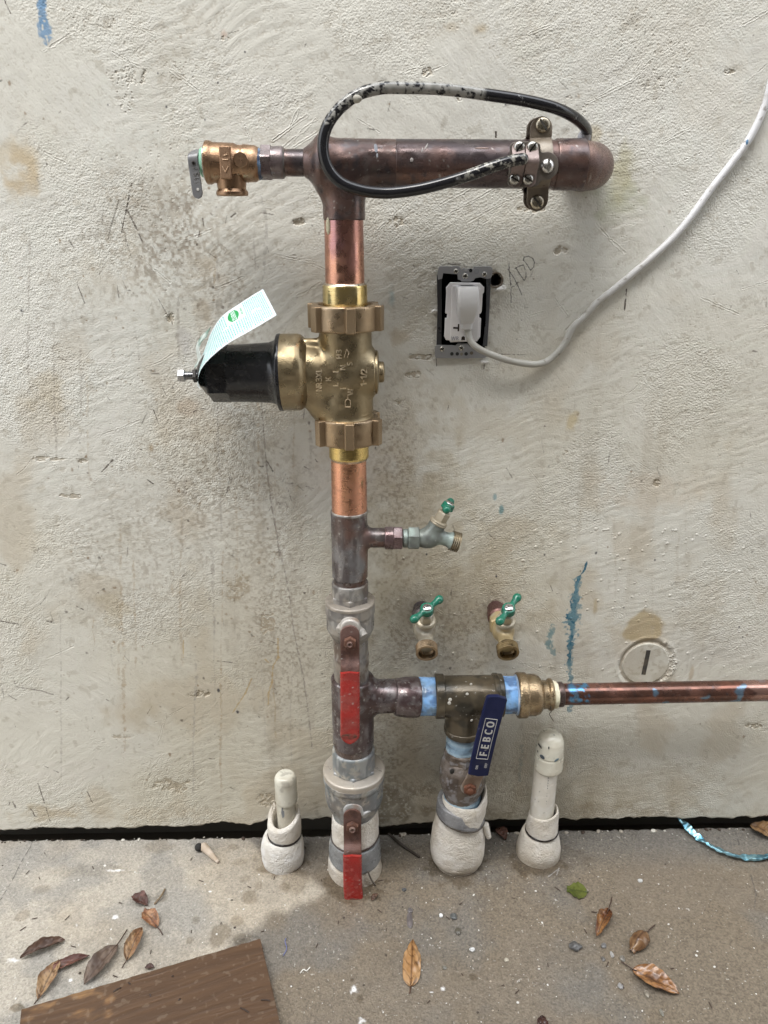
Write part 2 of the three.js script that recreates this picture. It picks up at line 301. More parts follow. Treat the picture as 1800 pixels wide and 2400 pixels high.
const cNewCopper = pt([0.78, 0.40, 0.27], [26, 0.52, 0.18, [0.52, 0.24, 0.21], 0.8, 3, [1, 0.4, 1]], [70, 0.6, 0.12, [0.85, 0.46, 0.27], 0.5, 7, [1, 0.25, 1]], [200, 0.7, 0.06, [0.4, 0.22, 0.17], 0.4, 5]);
const cBrass = pt([0.72, 0.55, 0.22], [60, 0.55, 0.15, [0.55, 0.40, 0.15], 0.6, 2], [25, 0.62, 0.1, [0.75, 0.66, 0.42], 0.5, 4]);
const cBronze = pt([0.30, 0.24, 0.145], [50, 0.52, 0.15, [0.25, 0.19, 0.11], 0.7, 2], [22, 0.6, 0.12, [0.36, 0.30, 0.20], 0.6, 9], [300, 0.7, 0.06, [0.24, 0.18, 0.1], 0.4, 3]);
const cPinkBronze = pt([0.345, 0.222, 0.14], [50, 0.52, 0.15, [0.27, 0.165, 0.10], 0.7, 2], [300, 0.68, 0.06, [0.3, 0.2, 0.12], 0.4, 3]);
const cGalv = pt([0.135, 0.125, 0.118], [55, 0.5, 0.1, [0.25, 0.243, 0.23], 0.85, 4, [1, 0.4, 1]], [24, 0.6, 0.1, [0.16, 0.105, 0.07], 0.6, 51], [170, 0.57, 0.08, [0.38, 0.365, 0.34], 0.7, 33, [1, 0.35, 1]], [60, 0.58, 0.1, [0.15, 0.135, 0.13], 0.7, 9], [70, 0.62, 0.08, [0.42, 0.38, 0.32], 0.5, 15], WHITEFLECK(0.6, 7, 0.72));
const cGalvBlue = pt([0.175, 0.19, 0.195], [50, 0.5, 0.1, [0.30, 0.325, 0.33], 0.85, 4, [1, 0.35, 1]], [24, 0.62, 0.1, [0.19, 0.14, 0.10], 0.5, 51], [170, 0.57, 0.08, [0.43, 0.44, 0.43], 0.7, 33, [1, 0.3, 1]], [60, 0.6, 0.1, [0.2, 0.2, 0.205], 0.6, 9], [110, 0.64, 0.07, [0.46, 0.42, 0.35], 0.6, 15], WHITEFLECK(0.6, 7, 0.74));
const cGreyTee = pt([0.115, 0.10, 0.10], [170, 0.57, 0.08, [0.28, 0.265, 0.26], 0.65, 33, [1, 0.3, 1]], [30, 0.52, 0.12, [0.12, 0.085, 0.075], 0.8, 2, [1, 0.4, 1]], [70, 0.58, 0.1, [0.25, 0.25, 0.26], 0.7, 6, [1, 0.6, 1]], [30, 0.64, 0.08, [0.2, 0.11, 0.085], 0.7, 12], WHITEFLECK(0.7, 8, 0.72));
const cWetTee = pt([0.075, 0.062, 0.043], [50, 0.55, 0.12, [0.13, 0.105, 0.07], 0.8, 2], [40, 0.62, 0.08, [0.03, 0.028, 0.022], 0.8, 9], WHITEFLECK(0.9, 11, 0.75));
const cRust = pt([0.12, 0.055, 0.035], [120, 0.55, 0.12, [0.2, 0.1, 0.065], 0.8, 2], [90, 0.62, 0.1, [0.05, 0.025, 0.02], 0.8, 5], WHITEFLECK(0.4, 4, 0.76));
const cRed = pt([0.34, 0.020, 0.016], [50, 0.52, 0.14, [0.25, 0.026, 0.022], 0.8, 2], [90, 0.62, 0.1, [0.30, 0.075, 0.06], 0.5, 22], [220, 0.72, 0.05, [0.48, 0.13, 0.11], 0.5, 6], WHITEFLECK(0.8, 14, 0.75));
const cTape = pt([0.22, 0.44, 0.78], [50, 0.5, 0.2, [0.32, 0.53, 0.82], 0.6, 2, [4, 1, 1]], [130, 0.58, 0.06, [0.06, 0.11, 0.24], 0.7, 4, [0.5, 1, 1]], [60, 0.64, 0.08, [0.16, 0.2, 0.22], 0.6, 44]);
const cTapeDirty = pt([0.22, 0.33, 0.43], [60, 0.5, 0.15, [0.36, 0.48, 0.56], 0.8, 2, [0.4, 4, 0.4]], [90, 0.58, 0.07, [0.07, 0.08, 0.1], 0.7, 4, [0.3, 3, 0.3]]);
const cFoam = pt([0.60, 0.555, 0.48], [90, 0.55, 0.12, [0.54, 0.49, 0.41], 0.6, 28], [30, 0.5, 0.2, [0.70, 0.67, 0.62], 0.7, 2], [55, 0.58, 0.12, [0.50, 0.44, 0.35], 0.5, 8], [150, 0.64, 0.1, [0.5, 0.45, 0.38], 0.4, 18], [280, 0.78, 0.04, [0.3, 0.26, 0.2], 0.5, 5]);
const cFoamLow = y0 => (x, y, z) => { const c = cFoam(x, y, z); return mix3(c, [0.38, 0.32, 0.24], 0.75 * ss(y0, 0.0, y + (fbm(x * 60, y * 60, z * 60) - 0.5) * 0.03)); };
const cPvc = pt([0.68, 0.645, 0.57], [40, 0.52, 0.15, [0.52, 0.47, 0.38], 0.75, 2, [1, 0.3, 1]], [90, 0.62, 0.1, [0.74, 0.72, 0.67], 0.6, 6], [260, 0.8, 0.025, [0.14, 0.13, 0.11], 0.6, 9]);
const cSteel = pt([0.62, 0.61, 0.6], [90, 0.55, 0.15, [0.5, 0.49, 0.47], 0.7, 3]);
const cTarnish = pt([0.19, 0.155, 0.115], [80, 0.52, 0.15, [0.11, 0.085, 0.065], 0.8, 3], [60, 0.62, 0.1, [0.30, 0.265, 0.22], 0.7, 6]);
const cBib = pt([0.42, 0.385, 0.305], [70, 0.5, 0.15, [0.26, 0.225, 0.17], 0.8, 3], [50, 0.6, 0.1, [0.46, 0.44, 0.38], 0.7, 6], WHITEFLECK(0.5, 5, 0.74));
const cBibGreen = pt([0.19, 0.21, 0.19], [60, 0.5, 0.14, [0.12, 0.125, 0.12], 0.8, 3], [60, 0.58, 0.1, [0.36, 0.44, 0.40], 0.7, 9], WHITEFLECK(0.5, 5, 0.74));
const cGreen = pt([0.012, 0.14, 0.085], [90, 0.6, 0.12, [0.02, 0.1, 0.07], 0.7, 3], [300, 0.82, 0.03, [0.4, 0.4, 0.36], 0.4, 6]);
const flat = (...c) => () => c;

// ---------------------------------------------------------------- the stucco wall: relief and colour computed on a sheet
const TN = 2048, TW = 1.4, TX0 = -0.7, PXM = TW / TN;                    // 0.68 mm per texel
class Sheet {                                                            // a patch of surface with height (m) and colour
  constructor(w, h, x0, y0, mpp, toXY) { Object.assign(this, { w, h, x0, y0, mpp, toXY }); this.H = new Float32Array(w * h); this.C = new Float32Array(w * h * 3); this.R = new Float32Array(w * h); }
  each(f) { for (let j = 0; j < this.h; j++) for (let i = 0; i < this.w; i++) f(j * this.w + i, this.x0 + (i + 0.5) * this.mpp, this.y0 + (j + 0.5) * this.mpp); }
  field(st, fn) {                                       // a slow field computed on a coarse grid, read back smoothly
    const s = st * this.mpp, nx = Math.ceil(this.w / st) + 2, ny = Math.ceil(this.h / st) + 2, A = new Float32Array(nx * ny);
    for (let j = 0; j < ny; j++) for (let i = 0; i < nx; i++) A[j * nx + i] = fn(this.x0 + i * s, this.y0 + j * s);
    return (x, y) => { const fx = (x - this.x0) / s, fy = (y - this.y0) / s, i = fx | 0, j = fy | 0, a = fx - i, c = fy - j, k = j * nx + i; return (A[k] * (1 - a) + A[k + 1] * a) * (1 - c) + (A[k + nx] * (1 - a) + A[k + nx + 1] * a) * c; };
  }
  put(k, col, a, dh = 0) { if (col) for (let c = 0; c < 3; c++) this.C[k * 3 + c] += (col[c] - this.C[k * 3 + c]) * a; this.H[k] += dh * a; }
  mul(k, col, a) { for (let c = 0; c < 3; c++) this.C[k * 3 + c] *= 1 + (col[c] - 1) * a; }
  box(x0, y0, x1, y1, f) {
    const i0 = Math.max(0, Math.floor((x0 - this.x0) / this.mpp)), i1 = Math.min(this.w - 1, Math.ceil((x1 - this.x0) / this.mpp)), j0 = Math.max(0, Math.floor((y0 - this.y0) / this.mpp)), j1 = Math.min(this.h - 1, Math.ceil((y1 - this.y0) / this.mpp));
    for (let j = j0; j <= j1; j++) for (let i = i0; i <= i1; i++) f(j * this.w + i, this.x0 + (i + 0.5) * this.mpp, this.y0 + (j + 0.5) * this.mpp);
  }
  // stroke along photograph pixels; width in pixels
  stroke(px, wpx, col, al, o = {}) {
    const pts = px.map(q => [...this.toXY(q[0], q[1]), q[2] ?? 1]), k0 = o.mpp ?? pts[0][2] ?? 1; const w = wpx * 0.00049, rag = o.rag ?? 0.4, pad = w * 2.5;
    for (let s = 0; s < pts.length - 1; s++) {
      const [ax, ay] = pts[s], [bx, by] = pts[s + 1], wa = (px[s][2] ?? 1) * w, wb = (px[s + 1][2] ?? 1) * w, dx = bx - ax, dy = by - ay, L2 = dx * dx + dy * dy || 1e-9;
      this.box(Math.min(ax, bx) - pad, Math.min(ay, by) - pad, Math.max(ax, bx) + pad, Math.max(ay, by) + pad, (k, x, y) => {
        const t = clamp(((x - ax) * dx + (y - ay) * dy) / L2); const ww = (wa + (wb - wa) * t) / 2;
        const n = fbm(x * 260 + s, y * 260, 3, 3) - 0.5, d = Math.hypot(x - ax - dx * t, y - ay - dy * t) + n * rag * ww * 2;
        let a = al * (1 - ss(ww * 0.55, ww, d)); if (o.broken) a *= ss(o.broken - 0.12, o.broken + 0.12, fbm(x * (o.bf ?? 180), y * (o.bf ?? 180), 8, 2)); if (a > 0) { if (o.lip) { /* pushed-up edge */ } this.put(k, col, a, o.dh ?? 0); }
        if (o.lip) { const e = Math.exp(-(((d - ww * 1.25) / (ww * 0.35)) ** 2)); this.H[k] += o.lip * e; }
      });
    }
  }
  blob(u, v, ru, rv, col, al, o = {}) {
    const [x0, y0] = this.toXY(u, v), [x1, y1] = this.toXY(u + ru, v), [x2, y2] = this.toXY(u, v + rv), rx = Math.abs(x1 - x0), ry = Math.abs(y2 - y0), f = o.f ?? 60, rg = o.rag ?? 1.25;
    this.box(x0 - rx * 1.5, y0 - ry * 1.5, x0 + rx * 1.5, y0 + ry * 1.5, (k, x, y) => {
      const q = 1 - Math.hypot((x - x0) / rx, (y - y0) / ry) + (fbm(x * f, y * f, u * 0.01, 4) - 0.5) * rg * 2 * 0.8;
      let a = al * ss(0, o.soft ?? 0.85, q); if (o.grain) a *= ss(o.grain - 0.15, o.grain + 0.15, fbm(x * 300, y * 300, 5, 3)); if (a > 0) this.put(k, col, a, o.dh ?? 0);
    });
  }
  pits(u, v, ru, rv, n, rmin, rmax, depth, dirt = 0.25) {
    const [x0, y0] = this.toXY(u, v), [x1] = this.toXY(u + ru, v), [, y2] = this.toXY(u, v + rv), rx = Math.abs(x1 - x0), ry = Math.abs(y2 - y0);
    for (let q = 0; q < n; q++) { const a = rnd() * 6.283, m = Math.sqrt(rnd()); this.pit(x0 + Math.cos(a) * m * rx, y0 + Math.sin(a) * m * ry, rmin + (rmax - rmin) * rnd() ** 2, depth * (0.5 + rnd()), dirt); }
  }
  pit(x0, y0, r, depth, dirt) {
    const el = 0.5 + rnd(), an = rnd() * 3.14, c = Math.cos(an), s = Math.sin(an);
    this.box(x0 - r * 2.2, y0 - r * 2.2, x0 + r * 2.2, y0 + r * 2.2, (k, x, y) => {
      const X = (x - x0) * c + (y - y0) * s, Y = -(x - x0) * s + (y - y0) * c, q = Math.hypot(X / r, Y / (r * el)) + (vn(x * 700, y * 700, 4) - 0.5) * 0.8; const a = 1 - ss(0.55, 1, q);
      if (a > 0) this.put(k, [0.30, 0.25, 0.18], a * dirt, -depth);
    });
  }
  blur(r) { const { w, h, H } = this, T = new Float32Array(w * h), O = new Float32Array(w * h); for (let j = 0; j < h; j++) { let s = 0; for (let i = -r; i <= r; i++) s += H[j * w + clamp(i, 0, w - 1)]; for (let i = 0; i < w; i++) { T[j * w + i] = s / (2 * r + 1); s += H[j * w + Math.min(w - 1, i + r + 1)] - H[j * w + Math.max(0, i - r)]; } } for (let i = 0; i < w; i++) { let s = 0; for (let j = -r; j <= r; j++) s += T[clamp(j, 0, h - 1) * w + i]; for (let j = 0; j < h; j++) { O[j * w + i] = s / (2 * r + 1); s += T[Math.min(h - 1, j + r + 1) * w + i] - T[Math.max(0, j - r) * w + i]; } } return O; }
  sample(A, x, y) { const fx = clamp((x - this.x0) / this.mpp - 0.5, 0, this.w - 1.001), fy = clamp((y - this.y0) / this.mpp - 0.5, 0, this.h - 1.001), i = Math.floor(fx), j = Math.floor(fy), a = fx - i, b = fy - j, k = j * this.w + i; return (A[k] * (1 - a) + A[k + 1] * a) * (1 - b) + (A[k + this.w] * (1 - a) + A[k + this.w + 1] * a) * b; }
  textures(r, wrap) {
    const { w, h } = this, Hb = this.blur(r), col = new Uint8Array(w * h * 4), bmp = new Uint8Array(w * h * 4), rg = new Uint8Array(w * h * 4), range = 0.0024;
    const enc = x => { x = clamp(x); return 255 * (x <= 0.0031308 ? 12.92 * x : 1.055 * x ** (1 / 2.4) - 0.055); };
    for (let k = 0; k < w * h; k++) {
      for (let c = 0; c < 3; c++) col[k * 4 + c] = enc(this.C[k * 3 + c]); col[k * 4 + 3] = 255;
      bmp[k * 4] = bmp[k * 4 + 1] = bmp[k * 4 + 2] = 255 * clamp(0.5 + (this.H[k] - Hb[k]) / range); bmp[k * 4 + 3] = 255;
      rg[k * 4] = rg[k * 4 + 1] = rg[k * 4 + 2] = 255 * clamp(this.R[k]); rg[k * 4 + 3] = 255;
    }
    const mk = (d, s) => { const t = new THREE.DataTexture(d, w, h); t.wrapS = t.wrapT = wrap; t.magFilter = THREE.LinearFilter; t.minFilter = THREE.LinearMipmapLinearFilter; t.generateMipmaps = true; if (s) t.colorSpace = THREE.SRGBColorSpace; t.needsUpdate = true; return t; };
    return { map: mk(col, true), bump: mk(bmp), rough: mk(rg), Hb, range };
  }
}
const W = new Sheet(TN, TN, TX0, 0, PXM, (u, v) => { const p = P(u, v, 0); return [p.x, p.y]; });
{
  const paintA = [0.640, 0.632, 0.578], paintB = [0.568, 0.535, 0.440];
  const wF = (st, f) => W.field(st, f), fBig = wF(12, (x, y) => fbm(x * 3.1, y * 3.1, 1, 4)), fMid = wF(5, (x, y) => fbm(x * 14, y * 11, 2, 4)), fWarp = wF(12, (x, y) => fbm(x * 9, y * 9, 6, 2) * 0.06), fSel = wF(10, (x, y) => ss(0.42, 0.58, fbm(x * 8, y * 8, 9, 2))), fSm = wF(7, (x, y) => 0.30 + 1.05 * ss(0.42, 0.60, fbm(x * 10, y * 10, 8, 4)));
  const fSt = wF(10, (x, y) => fbm(x * 5 + 3, y * 2.2, 21, 4)), fCl = wF(10, (x, y) => ss(0.44, 0.68, fbm(x * 4.3, y * 4.3, 23, 4))), fStreak = wF(3, (x, y) => ss(0.55, 0.75, fbm(x * 42, y * 3.2, 31, 3))), fBr = wF(4, (x, y) => ss(0.58, 0.74, fbm(x * 17, y * 12, 33, 4)));
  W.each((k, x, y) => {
    const sel = fSel(x, y), big = fBig(x, y), mid = fMid(x, y), warp = fWarp(x, y);
    const trowel = sel > 0.01 ? fbm((x + y * 0.45 + warp) * 55, (y - x * 0.35 + warp) * 170, 3, 3) : 0.5, tr2 = sel < 0.99 ? fbm((x * 0.5 - y + warp) * 60, (y * 0.8 + x + warp) * 150, 13, 3) : 0.5;
    const stip = fbm(x * 470, y * 520, 4, 2), stip2 = vn(x * 1000, y * 1000, 5), sm = fSm(x, y) * (1 - 0.34 * ss(0.6, 1.1, y));
    const rid = Math.abs(fbm((x + warp) * 120, (y + warp) * 180, 7, 2) - 0.5) * 2;
    let h = (big - 0.5) * 0.007 + (mid - 0.5) * 0.0026 + ((trowel * sel + tr2 * (1 - sel)) - 0.5) * 0.0007;
    h += (stip - 0.5) * 0.00070 * sm + (stip2 - 0.5) * 0.00050 * sm - ss(0.12, 0.0, rid) * 0.00016 * sel;
    W.H[k] = h; W.R[k] = 0.9;
    // paint: yellower and dirtier low down, partly as painted shade, and in broad clouds, grime caught in the low spots
    const st = fSt(x, y), cl = fCl(x, y);
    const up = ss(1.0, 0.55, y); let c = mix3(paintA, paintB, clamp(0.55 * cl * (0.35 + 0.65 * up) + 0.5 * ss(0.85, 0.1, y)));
    const streak = fStreak(x, y) * ss(0.45, 0.62, st); c = mix3(c, [0.40, 0.35, 0.27], 0.34 * streak * (0.3 + 0.7 * up));
    const br = fBr(x, y); c = mix3(c, [0.44, 0.36, 0.245], 0.36 * br * (0.25 + 0.75 * up));
    const low = ss(0.47, 0.30, stip * 0.5 + trowel * 0.5); c = mix3(c, [0.38, 0.34, 0.27], 0.3 * low * (0.4 + cl));
    const gr = ss(0.70, 0.80, fbm(x * 95, y * 80, 35, 3)); c = mix3(c, [0.33, 0.29, 0.22], 0.32 * gr);
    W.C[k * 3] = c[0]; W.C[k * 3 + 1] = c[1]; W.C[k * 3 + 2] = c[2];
  });
  const brown = [0.37, 0.275, 0.16], grey = [0.30, 0.28, 0.25], dk = [0.09, 0.075, 0.06], blue = [0.20, 0.33, 0.47], teal = [0.025, 0.115, 0.175], tealL = [0.30, 0.40, 0.41];
  // broad stains, those low at right also standing in for shade (centre, radii in photograph pixels)
  for (const [u, v, a, b, c, al, o] of [
    [55, 410, 45, 85, [0.48, 0.38, 0.24], 0.75], [40, 360, 70, 60, [0.5, 0.41, 0.27], 0.5], [330, 480, 150, 100, grey, 0.22], [410, 560, 120, 130, grey, 0.34, { grain: 0.45 }], [430, 460, 60, 60, grey, 0.35, { grain: 0.5 }], [250, 545, 60, 25, grey, 0.42, { grain: 0.5 }], [480, 640, 40, 80, brown, 0.4], [475, 720, 26, 60, brown, 0.3],
    [1430, 470, 95, 60, [0.34, 0.36, 0.22], 0.45], [1460, 400, 42, 90, [0.40, 0.37, 0.21], 0.6], [1400, 315, 60, 24, [0.45, 0.38, 0.24], 0.55], [1125, 70, 28, 24, [0.42, 0.33, 0.2], 0.6], [1060, 62, 22, 14, [0.45, 0.37, 0.25], 0.4], [1118, 74, 9, 10, dk, 0.5], [1260, 35, 60, 9, grey, 0.35], [525, 80, 10, 12, [0.48, 0.29, 0.2], 0.45],
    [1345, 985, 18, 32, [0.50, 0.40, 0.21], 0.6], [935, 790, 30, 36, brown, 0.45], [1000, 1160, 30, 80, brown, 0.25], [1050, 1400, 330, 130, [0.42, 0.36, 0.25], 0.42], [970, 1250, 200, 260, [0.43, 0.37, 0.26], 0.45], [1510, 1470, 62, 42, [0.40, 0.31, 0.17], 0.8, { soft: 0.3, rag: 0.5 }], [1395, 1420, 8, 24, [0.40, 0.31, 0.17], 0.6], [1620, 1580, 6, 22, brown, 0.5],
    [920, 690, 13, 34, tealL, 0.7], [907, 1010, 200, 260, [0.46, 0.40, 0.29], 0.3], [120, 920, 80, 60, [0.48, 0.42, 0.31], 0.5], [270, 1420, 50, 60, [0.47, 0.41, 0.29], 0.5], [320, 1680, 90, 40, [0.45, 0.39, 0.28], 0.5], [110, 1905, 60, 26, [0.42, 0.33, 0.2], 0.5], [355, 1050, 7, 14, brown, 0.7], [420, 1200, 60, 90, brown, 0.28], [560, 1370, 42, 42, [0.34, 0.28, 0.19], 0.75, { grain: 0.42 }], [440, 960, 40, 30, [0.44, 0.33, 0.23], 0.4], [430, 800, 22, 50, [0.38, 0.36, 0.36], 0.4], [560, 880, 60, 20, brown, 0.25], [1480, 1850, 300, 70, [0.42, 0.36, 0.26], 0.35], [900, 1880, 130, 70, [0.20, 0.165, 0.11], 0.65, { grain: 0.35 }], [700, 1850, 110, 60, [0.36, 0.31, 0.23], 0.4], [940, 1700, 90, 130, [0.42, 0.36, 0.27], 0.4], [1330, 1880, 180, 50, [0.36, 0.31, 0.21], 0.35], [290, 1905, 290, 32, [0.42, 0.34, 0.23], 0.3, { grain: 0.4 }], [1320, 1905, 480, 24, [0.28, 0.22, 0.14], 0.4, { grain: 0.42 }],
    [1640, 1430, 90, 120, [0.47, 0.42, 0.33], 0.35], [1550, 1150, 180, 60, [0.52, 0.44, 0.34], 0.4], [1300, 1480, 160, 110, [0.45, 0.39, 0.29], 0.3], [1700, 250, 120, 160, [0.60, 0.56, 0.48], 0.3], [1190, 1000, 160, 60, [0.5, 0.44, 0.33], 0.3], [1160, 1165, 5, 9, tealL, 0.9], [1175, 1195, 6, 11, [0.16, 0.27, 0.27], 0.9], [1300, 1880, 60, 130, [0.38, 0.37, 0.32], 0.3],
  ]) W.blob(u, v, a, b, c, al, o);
  // grime: sooty patches of specks left of the riser, and a long soiled zone beside it
  for (const [u, v, a, b, al] of [[400, 560, 190, 200, 0.5], [560, 760, 110, 260, 0.32], [520, 1120, 230, 260, 0.36], [660, 1480, 120, 330, 0.38], [300, 1320, 240, 260, 0.24], [930, 1180, 120, 330, 0.42], [1030, 1480, 220, 170, 0.42], [180, 700, 160, 140, 0.2], [880, 1760, 130, 160, 0.45], [1130, 1830, 200, 90, 0.35]]) { W.blob(u, v, a, b, [0.36, 0.305, 0.225], al * 0.8, { grain: 0.5, f: 40 }); W.blob(u, v, a, b, [0.21, 0.17, 0.125], al, { grain: 0.63, f: 60 }); }
  // vertical runs and dribbles
  for (let q = 0; q < 46; q++) { const u = 60 + rnd() * 800, v = 480 + rnd() * 1100, L = 60 + rnd() * 330, p = []; let x = u; for (let t = 0; t <= 6; t++) { x += (rnd() - 0.5) * 7; p.push([x, v + L * t / 6, 0.4 + rnd()]); } W.stroke(p, 3 + rnd() * 7, rnd() < 0.6 ? [0.33, 0.30, 0.26] : [0.38, 0.30, 0.20], 0.2 + rnd() * 0.3, { rag: 1.2, broken: 0.42 }); }
  for (let q = 0; q < 22; q++) { const u = 900 + rnd() * 880, v = 900 + rnd() * 700, L = 60 + rnd() * 260, p = []; let x = u; for (let t = 0; t <= 6; t++) { x += (rnd() - 0.6) * 9; p.push([x, v + L * t / 6, 0.4 + rnd()]); } W.stroke(p, 4 + rnd() * 8, [0.40, 0.35, 0.27], 0.12 + rnd() * 0.16, { rag: 1.2, broken: 0.42 }); }
  W.stroke([[612, 920], [618, 1010, 0.7], [625, 1090], [634, 1170, 0.8], [645, 1230], [655, 1290], [668, 1340], [680, 1400], [686, 1460], [697, 1520], [712, 1590], [722, 1660], [732, 1755]], 5.5, [0.25, 0.22, 0.19], 0.62, { rag: 1, broken: 0.36, dh: -0.0004 });
  W.stroke([[510, 950], [512, 1050], [516, 1150], [520, 1250]], 6, [0.36, 0.34, 0.31], 0.35, { rag: 1 }); W.stroke([[610, 455], [625, 520], [618, 640], [614, 660]], 8, grey, 0.42, { rag: 1.1, broken: 0.4 }); W.stroke([[525, 940], [540, 700], [545, 620]], 7, grey, 0.18);
  for (const p of [[[652, 1495], [652, 1540, 1.3], [640, 1560], [637, 1600], [630, 1622], [629, 1652, 1.2]], [[622, 1545], [630, 1552]], [[430, 1500], [430, 1540, 0.5]], [[590, 1590], [575, 1625], [545, 1670]]]) W.stroke(p, 5.5, [0.43, 0.30, 0.13], 0.6, { rag: 0.9 });
  for (let q = 0; q < 7; q++) { const u = 1560 + q * 22 + rnd() * 20; W.stroke([[u + 40, 1340], [u + 22, 1430], [u, 1500], [u - 14, 1580]], 7, [0.40, 0.37, 0.31], 0.22, { rag: 1, broken: 0.4 }); }
  // scratches and scuffs
  for (const [p, w, a] of [[[[310, 430], [300, 480], [286, 545]], 3, 0.75], [[[300, 495], [318, 530], [336, 570]], 4.5, 0.6], [[[286, 520], [300, 575], [310, 605]], 2.5, 0.5], [[[280, 470], [262, 530], [255, 560]], 2.5, 0.5], [[[472, 530], [462, 575]], 3, 0.6], [[[372, 700], [405, 760]], 2.5, 0.6], [[[182, 665], [200, 710]], 3, 0.6], [[[12, 0], [27, 34]], 4, 0.65], [[[360, 960], [376, 1002]], 3, 0.8], [[[155, 945], [120, 925]], 5, 0.25], [[[265, 1078], [240, 1105]], 4, 0.7], [[[347, 1124], [360, 1133]], 3, 0.75], [[[625, 1080], [640, 1105]], 3, 0.6], [[[675, 1150], [684, 1175]], 3, 0.5], [[[540, 1115], [532, 1155], [545, 1120]], 4, 0.35], [[[590, 990], [572, 1030]], 4, 0.3],
    [[[90, 1835], [105, 1880], [118, 1925]], 3.5, 0.7], [[[72, 1895], [82, 1912]], 6, 0.6], [[[105, 1795], [138, 1810]], 4, 0.55], [[[0, 1455], [45, 1462]], 5, 0.6], [[[40, 1610], [100, 1620], [125, 1628]], 4, 0.5], [[[20, 1630], [38, 1640]], 4, 0.5], [[[108, 1455], [120, 1457]], 6, 0.7], [[[360, 1470], [390, 1480]], 3, 0.5], [[[500, 1548], [545, 1553]], 3, 0.55], [[[205, 1855], [218, 1882]], 3, 0.6], [[[540, 1845], [560, 1855]], 3, 0.5], [[[30, 1880], [38, 1896]], 7, 0.55], [[[630, 1500], [645, 1505]], 3, 0.4], [[[0, 1320], [14, 1324]], 7, 0.5], [[[180, 1420], [196, 1428]], 4, 0.7],
    [[[1468, 678], [1463, 727]], 3.5, 0.95], [[[1187, 1098], [1200, 1120]], 4, 0.4], [[[1162, 311], [1162, 322]], 5, 0.95], [[[960, 830], [1000, 836]], 2, 0.6], [[[1170, 830], [1230, 832]], 2, 0.6], [[[1000, 832], [1020, 832]], 2, 0.8], [[[1023, 838], [1023, 858]], 2.5, 0.7], [[[1135, 845], [1134, 865]], 2.5, 0.7], [[[1395, 1790], [1360, 1810], [1320, 1850]], 4, 0.2], [[[1310, 190], [1330, 210]], 3, 0.3]]) W.stroke(p, w, dk, Math.min(1, a * 1.3), { rag: 0.9, broken: 0.34, dh: -0.0005 });
  for (let q = 0; q < 210; q++) { const l = q < 90, u = l ? rnd() * 720 : rnd() * 1800, v = (l ? 560 : 60) + rnd() * 1350, a = rnd() * 3.1, L = 5 + rnd() * 26; W.stroke([[u, v], [u + Math.cos(a) * L, v + Math.sin(a) * L]], 1.6 + rnd() * 2.2, dk, 0.3 + rnd() * 0.5, { rag: 1, broken: 0.38 }); }
  for (let q = 0; q < 700; q++) { const l = rnd() < 0.55, u = l ? 150 + rnd() * 620 : rnd() * 1800, v = l ? 430 + rnd() * 1300 : rnd() * 1920, r = 1.3 + rnd() ** 3 * 4; W.blob(u, v, r, r * (0.6 + rnd()), rnd() < 0.35 ? dk : [0.26, 0.19, 0.12], 0.35 + rnd() * 0.5, { f: 300 }); }
  for (const [u, v, r] of [[371, 172, 4], [511, 194, 5], [574, 122, 4], [254, 246, 3.5], [481, 281, 4], [390, 250, 5], [1185, 245, 6], [1163, 1351, 4.5], [1397, 1296, 5], [1277, 1300, 4.5], [1535, 1313, 4], [1462, 1424, 3.5], [1732, 1469, 4], [1000, 1298, 5], [1300, 1600, 3], [1740, 1493, 3], [52, 728, 7], [1765, 83, 4], [512, 1617, 6], [557, 1668, 6], [880, 1050, 5]]) W.blob(u, v, r * 0.7, r * 0.95, [0.03, 0.03, 0.04], 0.9, { f: 300, rag: 0.7 });
  // chips with dirt in them, knocked-off plaster, pock marks
  for (const [u, v, a, b, d] of [[465, 1627, 26, 8, 0.004], [1312, 588, 14, 10, 0.004], [700, 520, 13, 10, 0.005], [990, 838, 26, 7, 0.003], [1540, 1132, 8, 8, 0.004], [1325, 1060, 9, 8, 0.002], [1705, 168, 18, 10, 0.004], [1080, 230, 10, 8, 0.004], [895, 200, 10, 9, 0.004], [935, 520, 22, 12, 0.003], [192, 1080, 12, 5, 0.003], [168, 1162, 26, 6, 0.002], [400, 745, 12, 10, 0.003], [280, 1725, 20, 7, 0.001], [1765, 1702, 24, 7, 0.003], [1090, 830, 10, 7, 0.002], [970, 880, 20, 9, 0.003], [930, 943, 9, 7, 0.003], [120, 1075, 60, 5, 0.002], [640, 1870, 40, 18, 0.002], [405, 1840, 40, 16, 0.002], [625, 1460, 20, 22, 0.001], [690, 370, 16, 8, 0.003], [1180, 350, 20, 14, 0.003], [1000, 170, 12, 12, 0.003], [525, 90, 12, 9, 0.002], [1250, 490, 30, 10, 0.002], [840, 1855, 16, 60, 0.002]]) W.blob(u, v, a, b, [0.33, 0.265, 0.175], 0.55, { dh: -d, f: 150, rag: 1.2, soft: 0.3, grain: 0.42 });
